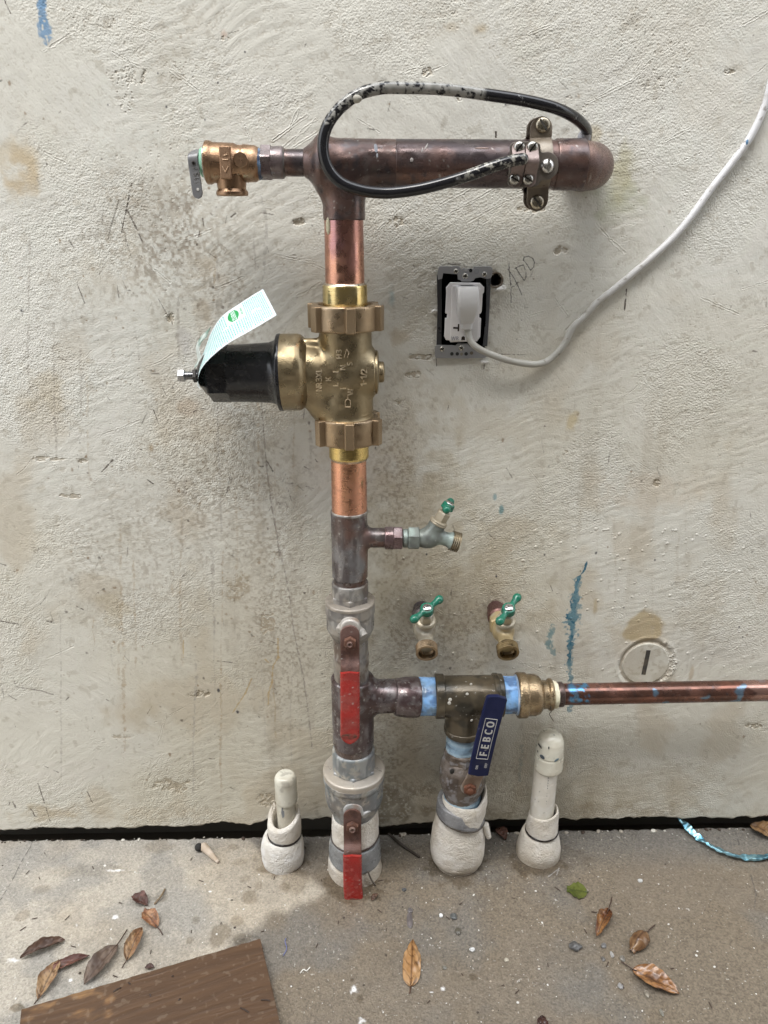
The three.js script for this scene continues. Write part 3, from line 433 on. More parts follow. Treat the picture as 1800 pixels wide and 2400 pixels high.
  for (const a of [[300, 180, 55, 22, 46, 0.001, 0.0028, 0.0024], [295, 225, 20, 45, 26, 0.001, 0.0026, 0.0022], [215, 55, 65, 30, 50, 0.0008, 0.002, 0.0014], [420, 165, 50, 30, 26, 0.0008, 0.002, 0.0014], [600, 240, 120, 90, 70, 0.0006, 0.0016, 0.001], [380, 420, 110, 120, 200, 0.0006, 0.0018, 0.0012], [410, 590, 60, 120, 120, 0.0006, 0.0016, 0.0012], [1060, 30, 40, 40, 46, 0.0008, 0.002, 0.0016], [1500, 60, 120, 60, 60, 0.0008, 0.002, 0.0014], [1580, 160, 60, 60, 60, 0.0008, 0.0024, 0.0018], [1530, 190, 40, 20, 20, 0.001, 0.003, 0.002], [1350, 250, 30, 40, 30, 0.0008, 0.002, 0.0016], [1450, 480, 60, 80, 70, 0.0006, 0.0018, 0.0012], [1520, 700, 200, 120, 90, 0.0006, 0.0016, 0.0011], [1500, 920, 200, 140, 120, 0.0005, 0.0015, 0.001], [560, 1370, 40, 40, 70, 0.0006, 0.0018, 0.0014], [320, 850, 70, 70, 120, 0.0006, 0.0016, 0.0012], [500, 1160, 130, 60, 110, 0.0006, 0.0016, 0.0012], [600, 940, 90, 60, 90, 0.0006, 0.0016, 0.0011], [90, 1420, 120, 120, 120, 0.0005, 0.0014, 0.0009], [640, 1490, 50, 90, 80, 0.0006, 0.0016, 0.0012], [330, 1790, 70, 90, 80, 0.0006, 0.0018, 0.0012], [1640, 1050, 130, 160, 110, 0.0005, 0.0015, 0.001], [900, 1000, 860, 930, 900, 0.0004, 0.0011, 0.0008]]) W.pits(...a);
  // trowel ridges and gouges
  for (const p of [[[780, 400], [850, 330]], [[640, 330], [720, 270]], [[660, 350], [740, 280]], [[690, 345], [760, 300]], [[545, 230], [575, 300], [585, 330]], [[400, 165], [470, 215]], [[640, 330], [680, 300], [700, 255]], [[1040, 510], [1200, 420]], [[1030, 480], [1160, 410]], [[1380, 240], [1480, 190], [1520, 155]], [[1560, 330], [1620, 300]], [[1740, 60], [1800, 25]], [[1300, 700], [1330, 740]], [[60, 1010], [130, 1090], [175, 1160]], [[335, 1510], [410, 1495]], [[390, 1670], [370, 1740]], [[300, 1915], [440, 1917]], [[540, 1100], [560, 1180]], [[1280, 1150], [1240, 1100]], [[1580, 1740], [1650, 1680]], [[960, 1380], [1040, 1440], [1110, 1440], [1170, 1380]], [[900, 1450], [960, 1500]], [[800, 470], [860, 430]], [[880, 545], [960, 470]], [[1100, 520], [1190, 470]], [[1240, 80], [1290, 60]]]) W.stroke(p, 4, [0.56, 0.54, 0.48], 0.15, { dh: -0.0006, lip: 0.0005, rag: 1.2, broken: 0.42, bf: 120 });
  for (let q = 0; q < 70; q++) { const u = rnd() * 1800, v = rnd() * 1900, a = (rnd() < 0.6 ? -0.6 : 0.5) + (rnd() - 0.5) * 0.7, L = 25 + rnd() * 90; W.stroke([[u, v], [u + Math.cos(a) * L * 0.5, v + Math.sin(a) * L * 0.5 + 4 * rnd()], [u + Math.cos(a) * L, v + Math.sin(a) * L]], 2.5 + rnd() * 2, null, 1, { dh: -0.0003, lip: 0.0003, rag: 1.4, broken: 0.45, bf: 120 }); }
  // water drops and grit standing proud low on the wall
  for (let q = 0; q < 260; q++) { const [x0, y0] = W.toXY(900 + rnd() * 860, 1240 + rnd() ** 1.4 * 420), r = 0.0008 + rnd() * 0.0014; W.box(x0 - r, y0 - r, x0 + r, y0 + r, (k, x, y) => { const d = Math.hypot(x - x0, y - y0) / r; if (d < 1) W.H[k] += Math.sqrt(1 - d * d) * r * 0.7; }); }
  // paint drips
  W.stroke([[97, -30], [99, 10, 1.0], [104, 50, 0.9], [110, 82, 1.5]], 24, [0.17, 0.29, 0.44], 0.92, { rag: 0.7, broken: 0.27, bf: 300 });
  W.stroke([[1375, 1316, 0.35], [1370, 1335, 0.5], [1357, 1352, 0.55], [1350, 1385, 0.9], [1346, 1410, 1.5], [1344, 1430, 0.9], [1340, 1445, 2.3], [1341, 1462, 1.4], [1339, 1490, 0.8], [1337, 1510, 1.2], [1334, 1535, 0.8], [1336, 1560, 0.7]], 15, teal, 0.97, { rag: 1 });
  W.stroke([[1352, 1355], [1348, 1400, 1.4], [1344, 1450, 2.2], [1340, 1500, 1.4], [1334, 1560], [1338, 1590, 0.8], [1336, 1640, 0.8], [1337, 1668, 0.9]], 20, [0.13, 0.235, 0.27], 0.75, { rag: 1.2, broken: 0.36 });
  W.stroke([[1296, 1468, 1.2], [1290, 1485], [1285, 1510, 1.4], [1300, 1535, 0.8]], 17, [0.17, 0.265, 0.27], 0.75, { rag: 1.2, broken: 0.34 });
  W.stroke([[1222, 1745, 1], [1220, 1790, 1.3], [1217, 1830, 0.8]], 14, [0.32, 0.34, 0.31], 0.5, { rag: 1.2, broken: 0.38 });
  // pencilled letters
  const cr = (x, y) => [1000 + x / 4.1475, 580 + y / 4.1475];
  for (const p of [[[798, 150], [806, 260], [818, 400], [820, 535]], [[790, 210], [850, 300], [890, 380], [925, 462]], [[800, 395], [850, 375], [892, 335]], [[865, 195], [905, 260], [948, 322]], [[858, 205], [900, 180], [940, 170], [962, 230], [965, 290], [948, 322]], [[942, 125], [975, 165], [1012, 225]], [[938, 130], [945, 95], [985, 84], [1030, 105], [1048, 145], [1040, 190], [1012, 220]]]) W.stroke(p.map(q => cr(...q)), 2.3, [0.03, 0.03, 0.03], 0.9, { rag: 0.5, broken: 0.24, bf: 420 });
  // the socket: broken plaster round the opening
  for (let q = 0; q < 60; q++) { const t = rnd(), side = rnd() < 0.5; const u = side ? 1020 + (rnd() - 0.5) * 14 : 1150 + rnd() * 20, v = 625 + t * 225; W.blob(u, v, 4 + rnd() * 9, 4 + rnd() * 10, rnd() < 0.5 ? [0.62, 0.6, 0.55] : [0.3, 0.27, 0.22], 0.5, { dh: (rnd() - 0.5) * 0.003, f: 200 }); }
  for (const [u, v] of [[1170, 680], [1178, 675], [1020, 730], [1135, 850], [1130, 846]]) W.blob(u, v, 12, 6, [0.68, 0.66, 0.62], 0.8, { dh: 0.004, f: 200 });
  // clean-out plug bedded in the plaster: groove round it and crumbs on its right
  const [cx, cy] = W.toXY(1515, 1556), ro = Math.abs(W.toXY(1574, 1556)[0] - cx);
  W.box(cx - ro * 1.6, cy - ro * 1.6, cx + ro * 1.6, cy + ro * 1.6, (k, x, y) => {
    const d = Math.hypot(x - cx, y - cy) / ro + (fbm(x * 200, y * 200, 3, 2) - 0.5) * 0.06, a = Math.atan2(y - cy, x - cx); const open = 1 - 0.75 * ss(0.5, 1, Math.cos(a + 0.05));
    const g = ss(0.90, 0.96, d) * (1 - ss(1.02, 1.10, d)); W.H[k] -= g * 0.0030 * open; if (g > 0.2) W.put(k, [0.36, 0.29, 0.2], 0.4 * g * open);
    const lip = Math.exp(-(((d - 1.18) / 0.07) ** 2)); W.H[k] += lip * 0.0008; if (d < 0.86) W.H[k] = W.H[k] * 0.35 - 0.0008;
  });
  for (let q = 0; q < 70; q++) { const a = (rnd() - 0.5) * 2.2, m = ro * (0.82 + rnd() * 0.36), x0 = cx + Math.cos(a) * m, y0 = cy + Math.sin(a) * m, r = 0.0008 + rnd() * 0.0016; W.box(x0 - r, y0 - r, x0 + r, y0 + r, (k, x, y) => { const d = Math.hypot(x - x0, y - y0) / r + (vn(x * 900, y * 900, 2) - 0.5) * 0.7; if (d < 1) { W.H[k] += Math.sqrt(1 - clamp(d) ** 2) * r * 0.55; } }); }
}
const WT = W.textures(2, THREE.MirroredRepeatWrapping);
const wallMat = new THREE.MeshStandardMaterial({ map: WT.map, bumpMap: WT.bump, bumpScale: WT.range, roughness: 0.88, metalness: 0 });

// where pieces pass through the wall
const inPoly = (x, y, poly) => { let c = false; for (let i = 0, j = poly.length - 1; i < poly.length; j = i++) { const [a, b] = poly[i], [d, e] = poly[j]; if ((b > y) !== (e > y) && x < (d - a) * (y - b) / (e - b) + a) c = !c; } return c; };
const hole = [[1031, 632], [1146, 632], [1142, 742], [1136, 830], [1026, 830], [1030, 730]].map(q => W.toXY(...q));
const notch = [...W.toXY(1161, 656), 0.0072];
const edgePx = [[-900, 1960], [0, 1948], [190, 1944], [340, 1941], [430, 1939], [530, 1927], [590, 1938], [625, 1921], [760, 1920], [900, 1941], [1000, 1932], [1120, 1926], [1300, 1925], [1500, 1921], [1800, 1918], [2700, 1905]].map(q => W.toXY(...q));
const edgeY = x => { let i = 0; while (i < edgePx.length - 2 && edgePx[i + 1][0] < x) i++; const [a, b] = edgePx[i], [c, d] = edgePx[i + 1], t = clamp((x - a) / (c - a)); return b + (d - b) * t + (fbm(x * 60, 3, 5, 4) - 0.5) * 0.010; };
{
  const xs = [], ys = [];
  for (const x of [-6, -4, -2.5, -1.5, -1, -0.8]) xs.push(x); for (let i = 0; i <= 660; i++) xs.push(-0.66 + i * 0.002); for (const x of [0.8, 1, 1.5, 2.5, 4, 6]) xs.push(x);
  for (let j = 0; j <= 585; j++) ys.push(j * 0.002); for (const y of [1.25, 1.4, 1.7, 2.1, 2.6]) ys.push(y);
  const nx = xs.length, back = 3, ny = ys.length + back, pos = [], uv = [], idx = [];
  for (let j = 0; j < ny; j++) for (let i = 0; i < nx; i++) {
    const x = xs[i], e = edgeY(x); let y, z;
    if (j < back) { y = e + (back - j) * 0.0025 + (back - 1 - j) * 0.004; z = -[0.07, 0.02, 0.006][j]; }
    else { const yy = ys[j - back]; y = yy < 0.08 ? e + yy * (0.08 - e) / 0.08 : yy; const f = ss(0, 0.006, yy); z = (x > -0.69 && x < 0.69 && y < 1.39 ? W.sample(WT.Hb, x, y) : 0) - 0.004 * (1 - f) * (0.6 + vn(x * 200, 2)); }
    pos.push(x, y, z); uv.push((x - TX0) / TW, y / TW);
  }
  const cen = (i, j) => { const k = (j * nx + i) * 3, m = ((j + 1) * nx + i + 1) * 3; return [(pos[k] + pos[m]) / 2, (pos[k + 1] + pos[m + 1]) / 2]; };
  for (let j = 0; j < ny - 1; j++) for (let i = 0; i < nx - 1; i++) {
    if (j >= back) { const [x, y] = cen(i, j), w = (fbm(x * 220, y * 220, 4, 2) - 0.5) * 0.001; if (x > -0.1 && x < 0.4 && y > 0.5 && (inPoly(x + w, y + w, hole) || Math.hypot(x - notch[0], y - notch[1]) + w * 0.4 < notch[2])) continue; }
    const a = j * nx + i, b = a + 1, c = a + nx, d = c + 1; idx.push(a, b, d, a, d, c);
  }
  const g = new THREE.BufferGeometry(); g.setAttribute('position', new THREE.Float32BufferAttribute(pos, 3)); g.setAttribute('uv', new THREE.Float32BufferAttribute(uv, 2)); g.setIndex(idx); g.computeVertexNormals();
  const m = new THREE.Mesh(g, wallMat); m.name = 'wall'; m.castShadow = m.receiveShadow = true; scene.add(m);
  tag(m, 'weathered off-white stucco wall with scuffs, drips and a ragged bottom edge', 'wall');
}
function struct(name, g, m) { const o = new THREE.Mesh(g, m); o.name = numbered(name); o.castShadow = o.receiveShadow = true; o.userData.kind = 'structure'; scene.add(o); return o; }
const solid = (c, r = 0.9) => new THREE.MeshStandardMaterial({ color: new THREE.Color().setRGB(...c), roughness: r });
// footing set back under the stucco, and the house wall across the narrow side yard behind the camera
{
  const g = new THREE.BoxGeometry(12, 0.35, 0.08); g.translate(0, -0.02, -0.10); struct('foundation', g, solid([0.16, 0.145, 0.12]));
  const b = new THREE.BoxGeometry(12, 2.5, 0.02); b.translate(0, 1.36, -0.11); struct('wall_framing', b, solid([0.06, 0.055, 0.05]));
  const o = new THREE.BoxGeometry(6.0, 3.6, 0.2); o.translate(1.1, 1.8, 1.8); struct('neighbour_house_wall', o, solid([0.085, 0.078, 0.07]));
}

// ---------------------------------------------------------------- the concrete floor
const FN = [2048, 1024], FM = 0.00075, FX0 = -0.768, FZ0 = -0.02;        // y of the sheet is z of the scene
const G = new Sheet(FN[0], FN[1], FX0, FZ0, FM, (u, v) => { const p = PF(u, v); return [p.x, p.z]; });
const wetLine = [[560, 1930], [640, 2030], [735, 2062], [770, 2092], [690, 2118], [640, 2152], [610, 2180], [560, 2215], [640, 2420], [2200, 2500], [2200, 1900], [560, 1900]].map(q => G.toXY(...q));
{
  const dryC = [0.352, 0.320, 0.268], dryD = [0.258, 0.243, 0.215];
  const gBig = G.field(8, (x, z) => fbm(x * 6, z * 6, 1, 4)), gMid = G.field(4, (x, z) => fbm(x * 28, z * 28, 2, 4)), gWob = G.field(4, (x, z) => (fbm(x * 26, z * 26, 7, 3) - 0.5) * 0.045), gN = G.field(6, (x, z) => fbm(x * 11, z * 11, 15, 4)), gPool = G.field(6, (x, z) => fbm(x * 9 + 4, z * 9, 25, 3));
  const SP = new Float32Array(G.w * G.h);
  G.each((k, x, z) => {
    const big = gBig(x, z), mid = gMid(x, z), fine = fbm(x * 420, z * 420, 3, 2), gr = vn(x * 900, z * 900, 4);
    const wob = gWob(x, z); const wet0 = inPoly(x + wob, z + wob * 0.6, wetLine) ? 1 : 0;
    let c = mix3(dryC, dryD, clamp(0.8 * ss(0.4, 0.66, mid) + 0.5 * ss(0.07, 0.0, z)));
    c = mix3(c, [0.34, 0.275, 0.19], 0.4 * ss(0.5, 0.7, big));
    const sp = SP[k] = fine * 0.6 + gr * 0.4; c = c.map(v => v * (0.56 + 0.88 * sp));
    G.C[k * 3] = c[0]; G.C[k * 3 + 1] = c[1]; G.C[k * 3 + 2] = c[2]; G.R[k] = wet0;
    G.H[k] = (big - 0.5) * 0.004 + (mid - 0.5) * 0.0016 + (fine - 0.5) * 0.0009 + (gr - 0.5) * 0.0006;
  });
  const soft = new Float32Array(G.R.length); { const keep = G.H; G.H = G.R; const s = G.blur(9); G.H = keep; soft.set(s); }
  G.each((k, x, z) => {
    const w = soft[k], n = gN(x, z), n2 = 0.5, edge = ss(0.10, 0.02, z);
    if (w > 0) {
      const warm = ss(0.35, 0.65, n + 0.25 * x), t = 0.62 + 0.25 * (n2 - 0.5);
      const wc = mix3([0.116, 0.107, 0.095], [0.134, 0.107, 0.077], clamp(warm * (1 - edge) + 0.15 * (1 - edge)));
      const sp = 0.45 + 1.1 * SP[k];
      G.put(k, wc.map(v => v * sp * 1.08), w * (0.9 + 0 * t));
      const sand = ss(0.66, 0.74, fbm(x * 620, z * 620, 19, 2)); G.put(k, [0.25, 0.215, 0.16], 0.3 * sand * w);
    }
    const pool = w * ss(0.46, 0.60, gPool(x, z) + 0.10 * ss(0.1, 0.3, x));
    G.R[k] = 0.88 - 0.40 * w - 0.36 * pool; G.H[k] *= 1 - 0.55 * pool;
    const ch = ss(0.83, 0.86, fbm(x * 340, z * 340, 29, 2)); G.put(k, [0.6, 0.58, 0.53], ch * 0.55, 0.0004);
  });
  const damp = (u, v, a, b, al = 0.6) => { const [x, z] = G.toXY(u, v), [x1] = G.toXY(u + a, v), [, z2] = G.toXY(u, v + b); const rx = Math.abs(x1 - x), rz = Math.abs(z2 - z); G.box(x - rx * 1.4, z - rz * 1.4, x + rx * 1.4, z + rz * 1.4, (k, X, Z) => { const q = 1 - Math.hypot((X - x) / rx, (Z - z) / rz) + (fbm(X * 90, Z * 90, 4, 3) - 0.5) * 0.9, t = al * ss(0, 0.35, q); if (t > 0) { G.mul(k, [0.56, 0.51, 0.44], t); G.R[k] -= 0.2 * t; } }); };
  for (const [u, v, a, b, al] of [[513, 2195, 26, 32, 0.65], [585, 2103, 22, 18, 0.6], [665, 2080, 16, 13, 0.5], [460, 2158, 12, 14, 0.55], [557, 2158, 16, 14, 0.55], [570, 2200, 24, 16, 0.5], [607, 2075, 10, 12, 0.45], [575, 2060, 14, 8, 0.35], [38, 2362, 22, 13, 0.95], [52, 2145, 18, 14, 0.5], [100, 2085, 22, 10, 0.4], [190, 2280, 12, 8, 0.5], [445, 2205, 9, 8, 0.5], [545, 1985, 18, 10, 0.5], [370, 1983, 40, 18, 0.45], [380, 2105, 18, 12, 0.5], [200, 2040, 120, 16, 0.25], [640, 2010, 50, 60, 0.4], [690, 2060, 40, 40, 0.5], [1010, 2010, 140, 40, 0.35], [1270, 2010, 120, 50, 0.3], [1110, 2290, 10, 10, 0.5], [845, 2340, 9, 11, 0.6], [825, 2297, 8, 7, 0.5], [560, 2020, 20, 10, 0.4]]) damp(u, v, a, b, al);
  for (const [u, v, a, b] of [[663, 2016, 62, 44], [832, 2076, 78, 48], [1072, 2036, 78, 48], [1264, 2026, 66, 42]]) damp(u, v, a, b, 0.75);
  for (const p of [[[80, 1958], [72, 1985], [55, 2012], [45, 2030], [30, 2062], [4, 2105], [-40, 2150]], [[1725, 1950], [1733, 1980]], [[1760, 2050], [1772, 2095], [1768, 2130]]]) G.stroke(p, 2.6, [0.11, 0.10, 0.09], 0.8, { rag: 1.2, broken: 0.25, dh: -0.0012 });
  for (const [u, v, a, b] of [[270, 2040, 30, 4], [30, 2250, 16, 6], [165, 2297, 6, 5], [270, 2150, 8, 8], [830, 2320, 14, 11], [849, 2392, 12, 10], [1014, 2325, 9, 2], [1038, 2317, 7, 6], [493, 2090, 5, 2], [180, 2170, 4, 5]]) G.blob(u, v, a, b, [0.74, 0.73, 0.72], 0.85, { f: 260, rag: 1.1, dh: 0.0006 });
  G.stroke([[1285, 2055], [1310, 2035], [1305, 2050]], 5, [0.5, 0.5, 0.5], 0.3, { rag: 1.3 });
}
const GT = G.textures(2, THREE.MirroredRepeatWrapping);
const floorMat = new THREE.MeshPhysicalMaterial({ map: GT.map, bumpMap: GT.bump, bumpScale: GT.range, roughnessMap: GT.rough, roughness: 1, metalness: 0, specularIntensity: 0.7 });
const floorEdge = x => { const pts = [[-900, 1988], [0, 1971], [600, 1963], [900, 1957], [1300, 1947], [1800, 1938], [2700, 1925]].map(q => PF(...q)); let i = 0; while (i < pts.length - 2 && pts[i + 1].x < x) i++; const t = clamp((x - pts[i].x) / (pts[i + 1].x - pts[i].x)); return pts[i].z + (pts[i + 1].z - pts[i].z) * t + (fbm(x * 120, 7, 1, 4) - 0.5) * 0.006; };
{
  const xs = [-60, -15, -5, -2, -1, -0.85], zs = [];
  for (let i = 0; i <= 500; i++) xs.push(-0.75 + i * 0.003); xs.push(0.85, 1, 2, 5, 15, 60);
  for (let j = 0; j <= 190; j++) zs.push(j * 0.0022); zs.push(0.45, 0.55, 0.8, 1.3, 2.2, 4, 10, 30, 60);
  const nx = xs.length, pos = [], uv = [], idx = [], ny = zs.length + 2;
  for (let j = 0; j < ny; j++) for (let i = 0; i < nx; i++) {
    const x = xs[i], e = floorEdge(clamp(x, -0.9, 0.9)); let y, z;
    if (j === 0) { z = e - 0.001; y = -0.14; } else { const t = j === 1 ? 0 : zs[j - 2]; z = t < 0.1 ? e + 0.0008 + t * (0.1 - e) / 0.1 : t; y = Math.abs(x) < 0.76 && z < 0.7 ? G.sample(GT.Hb, x, z) * 0.8 : 0; if (j === 1) { z = e; y -= 0.0025; } }
    pos.push(x, y, z); uv.push((x - FX0) / (FN[0] * FM), (z - FZ0) / (FN[1] * FM));
  }
  for (let j = 0; j < ny - 1; j++) for (let i = 0; i < nx - 1; i++) { const a = j * nx + i, b = a + 1, c = a + nx, d = c + 1; idx.push(a, c, d, a, d, b); }
  const g = new THREE.BufferGeometry(); g.setAttribute('position', new THREE.Float32BufferAttribute(pos, 3)); g.setAttribute('uv', new THREE.Float32BufferAttribute(uv, 2)); g.setIndex(idx); g.computeVertexNormals();
  struct('concrete_floor', g, floorMat);
  const t = new THREE.BoxGeometry(12, 0.02, 0.1); t.translate(0, -0.055, -0.052); struct('soil', t, solid([0.07, 0.058, 0.042], 1));
}
const floorY = (x, z) => Math.abs(x) < 0.76 && z > 0 && z < 0.7 ? G.sample(GT.Hb, x, z) * 0.8 : 0;

// ---------------------------------------------------------------- pipework: upper run
const ZR = 0.062, ZB = 0.055;                             // distance of the pipe axes from the wall
const at = (u, v, z) => P(u, v, z);
const rowY = (u, v, z) => P(u, v, z).y;
{ // bronze relief valve
  const t = thing('relief_valve', 'bronze relief valve with steel test lever on the left end of the top copper pipe', 'relief valve', at(545, 385, ZR));
  const mid = 383, z = ZR, a = [480, mid - 2], b = [640, mid + 2];
  const body = hrev(a, b, z, z, [[483, 90], [485, 95], [495, 95], [499, 89], [550, 87], [556, 80], [566, 79], [572, 83], [600, 79], [607, 70], [609, 66]], { ch: 0.0008 });
  const O = at(540, 385, z), k = MPP(O), dn = V(O.x, at(540, 460, z).y, z), L = O.y - dn.y;
  const outlet = rev(V(O.x, O.y - 0.25 * L, z), V(O.x, dn.y, z), [[0, 37 * k], [0.42 * L, 34 * k], [0.55 * L, 33 * k], [0.58 * L, 37.5 * k], [0.74 * L, 37.5 * k], [0.74 * L, 29 * k], [0.5 * L, 27 * k]], { open: false, ch: 0.0009 });
  part('body', [body, outlet], mat.castBrass, t, cPinkBronze);
  const f = at(570, 377, z); const boss = rev(V(f.x, f.y, z), V(f.x, f.y, z + 1), [[0, 17 * k], [41 * k, 17 * k], [42.5 * k, 15.5 * k]], { seg: 36, mod: (r, s, th) => r * (1 + 0.04 * Math.cos(8 * th)) });
  part('boss', boss, mat.castBrass, t, cPinkBronze);
  // raised name plate with an arrow
  const pc = at(528, 381, z + 0.021); const pl = new RoundedBoxGeometry(26 * k, 70 * k, 0.008, 4, 0.0015); pl.rotateZ(-0.02); pl.translate(pc.x, pc.y, z + 42 * k); const pm = part('name_plate', pl, mat.castBrass, t, cPinkBronze);
  const zf = z + 42 * k + 0.0041, bar = (u0, v0, u1, v1) => ribbon([at(u0, v0, zf), at(u1, v1, zf)], 0.0011, 0.0009, V(0, 0, 1), { n: 4 });
  part('raised_mark', [bar(521, 374, 535, 374), bar(524, 365, 532, 362), bar(521, 390, 528, 404), bar(528, 404, 535, 390)], mat.castBrass, pm, flat(0.66, 0.48, 0.33));
  part('seal_ring', hrev(a, b, z, z, [[480, 82], [483, 82]]), mat.steel, t, cSteel);
  part('green_plug', hrev(a, [640, mid + 2], z, z, [[468, 30], [469, 54], [473, 64], [480, 68]], { crease: 0.9 }), mat.plastic, t, pt([0.24, 0.47, 0.33], [60, 0.6, 0.1, [0.18, 0.36, 0.26], 0.6, 3]));
  const zl = z + 0.002, W0 = V(0.25, 0, 1);
  const lev = ribbon([at(468, 352, zl - 0.002), at(458, 357, zl + 0.004), at(452, 366, zl + 0.010), at(455, 395, zl + 0.011), at(460, 430, zl + 0.012), at(465, 466, zl + 0.013)], roundEnds(24 * k, 0, 0.006), 0.0022, V(1, 0.12, 0.05), { n: 60 });
  const l = part('test_lever', lev, M(0.35, 0.45), t, pt([0.20, 0.20, 0.20], [50, 0.5, 0.15, [0.15, 0.15, 0.155], 0.8, 3]));
  part('lever_hole', rev(at(464, 444, zl + 0.0137), at(464, 444, zl + 0.0137).add(V(0, 0, 1)), [[0, 3.4 * k], [0.0005, 3.2 * k]], { seg: 24, ch: 0.0001 }), mat.plastic, l, flat(0.5, 0.49, 0.46));
  part('pivot_pin', rev(at(455.5, 382, zl + 0.008), at(455.5, 382, zl + 0.008).add(V(0, 0, 1)), [[0, 4.2 * k], [0.005, 4.2 * k], [0.0055, 2.2 * k], [0.0045, 2 * k]], { seg: 24 }), mat.rust, l, flat(0.04, 0.035, 0.03));
  part('stamped_number', letters('2115 7', 0.0052, 0.0004, at(461, 416, zl + 0.0128), V(-0.07, 1, 0), V(-1, -0.07, 0), fontR), mat.steel, l, flat(0.75, 0.75, 0.75));
  part('thread_seal', hrev(a, b, z, z, [[606, 66], [608, 71], [611, 66], [614, 70], [616, 64]], { dent: [0.001, 260] }), mat.tape, t, pt([0.04, 0.06, 0.11], [200, 0.5, 0.1, [0.16, 0.24, 0.36], 0.7, 4]));
}
{ // horizontal copper tube with tee, adapter, coupling and elbow into the wall
  const t = thing('copper_pipe', 'brown copper pipe along the top that bends into the wall, with a reducing tee', 'pipe', at(1000, 384, ZR));
  const z = ZR, a = [600, 381], b = [1440, 387], h = (pr, o) => hrev(a, b, z, z, pr, o);
  part('adapter', [h([[613, 74, 6], [614, 78, 6], [636, 78, 6], [637, 74, 6]], { seg: 72, rot: 0.3 }), h([[636, 71], [664, 71], [666, 66]])], mat.oldCopper, t, pt([0.13, 0.095, 0.095], [60, 0.55, 0.12, [0.24, 0.21, 0.21], 0.7, 3], WHITEFLECK(0.7, 9, 0.7)));
  part('solder_joint', h([[664, 66], [666, 65], [669, 60]]), mat.dullMetal, t, cGalv);
  part('branch_stub', h([[668, 59], [716, 60]]), mat.oldCopper, t, cOldCopper);
  // tee body as one filleted solid
  const p0 = at(712, 383, z), p1 = at(752, 383, z), p2 = at(929, 383, z), k = MPP(at(806, 400, z)), xc = at(805.5, 440, z).x, q0 = V(xc, at(805, 383, z).y, z), q1 = V(xc, at(805, 516, z).y, z);
  const k1 = MPP(p1); p0.y = p1.y = p2.y = q0.y + 0.0006; p2.y -= 0.0012;
  const tee = p => smin(smin(dCyl(p, p0, p1, 30.5 * k1, 50 * k1), dCyl(p, p1, p2, 53.5 * k1, 53 * k1), 0.02), dCyl(p, q0, q1, 51.5 * k1, 50.5 * k1), 0.016);
  part('tee', sdf(tee, V((p0.x + p2.x) / 2, q0.y - 0.018, z), 0.062, 104), mat.oldCopper, t, pt([0.092, 0.064, 0.06], [26, 0.52, 0.14, [0.145, 0.088, 0.072], 0.7, 1], [22, 0.62, 0.08, [0.22, 0.21, 0.18], 0.8, 12], [150, 0.62, 0.09, [0.17, 0.15, 0.145], 0.4, 41], [100, 0.62, 0.08, [0.06, 0.055, 0.06], 0.7, 9], WHITEFLECK(0.6, 14, 0.75)));
  const tb = h([[927, 107], [931, 105], [1300, 106]], { step: 0.0016 }); paint(tb, cTopTube); part('tube', tb, mat.oldCopper, t);
  part('coupling', h([[1297, 108], [1299, 112], [1364, 113], [1367, 110]]), mat.oldCopper, t, cTopTube);
  // elbow: straight socket, quarter turn, then into the stucco
  const e0 = at(1364, 386.5, z), R = 0.0262, rt = 53.5 * MPP(e0), pts = [e0];
  const ex = at(1452, 386, z).x - rt; for (let i = 0; i <= 10; i++) { const f = i / 10 * Math.PI / 2; pts.push(V(ex - R + Math.sin(f) * R, e0.y - 0.0004, z - R + Math.cos(f) * R)); } pts.push(V(ex, e0.y - 0.0004, -0.004));
  part('elbow', tube(pts, rt, { rad: 72 }), mat.oldCopper, t, pt([0.145, 0.092, 0.077], [34, 0.52, 0.14, [0.23, 0.155, 0.125], 0.8, 1], [70, 0.62, 0.08, [0.12, 0.085, 0.08], 0.6, 9], WHITEFLECK(0.7, 14, 0.72)));
  // dabs of paint and old labels on the tube
  const dab = (u, v, w, hh, c, ang = 0) => { const o = at(u, v, z), rr = 53.2 * MPP(o), y = v < 384 ? (384 - v) / 53.2 : -(v - 384) / 53.2, an = Math.asin(clamp(y * 0.98, -0.95, 0.95)) + 0.06, c0 = V(at(u, v, z + rr).x, o.y - y * rr * 1 + Math.sin(an) * rr, z + Math.cos(an) * rr); const g = new THREE.SphereGeometry(1, 14, 8); g.scale(w * MPP(o) / 2, hh * MPP(o) / 2, 0.0005); g.rotateZ(ang); g.rotateX(-an); g.translate(c0.x, at(u, 384, z).y + Math.sin(an) * rr, c0.z); return paint(g, flat(...c)); };
  part('paint_spot', [dab(881, 356, 9, 24, [0.34, 0.36, 0.40], 0.1), dab(884, 372, 4, 10, [0.40, 0.42, 0.45]), dab(1000, 352, 3, 20, [0.55, 0.53, 0.5], -0.4), dab(990, 360, 2.5, 12, [0.5, 0.48, 0.46], -0.2), dab(965, 382, 8, 9, [0.32, 0.29, 0.27]), dab(1130, 356, 34, 3, [0.52, 0.37, 0.32]), dab(830, 340, 12, 12, [0.16, 0.22, 0.28]), dab(845, 366, 10, 6, [0.12, 0.17, 0.22])], mat.vinyl, t);
}
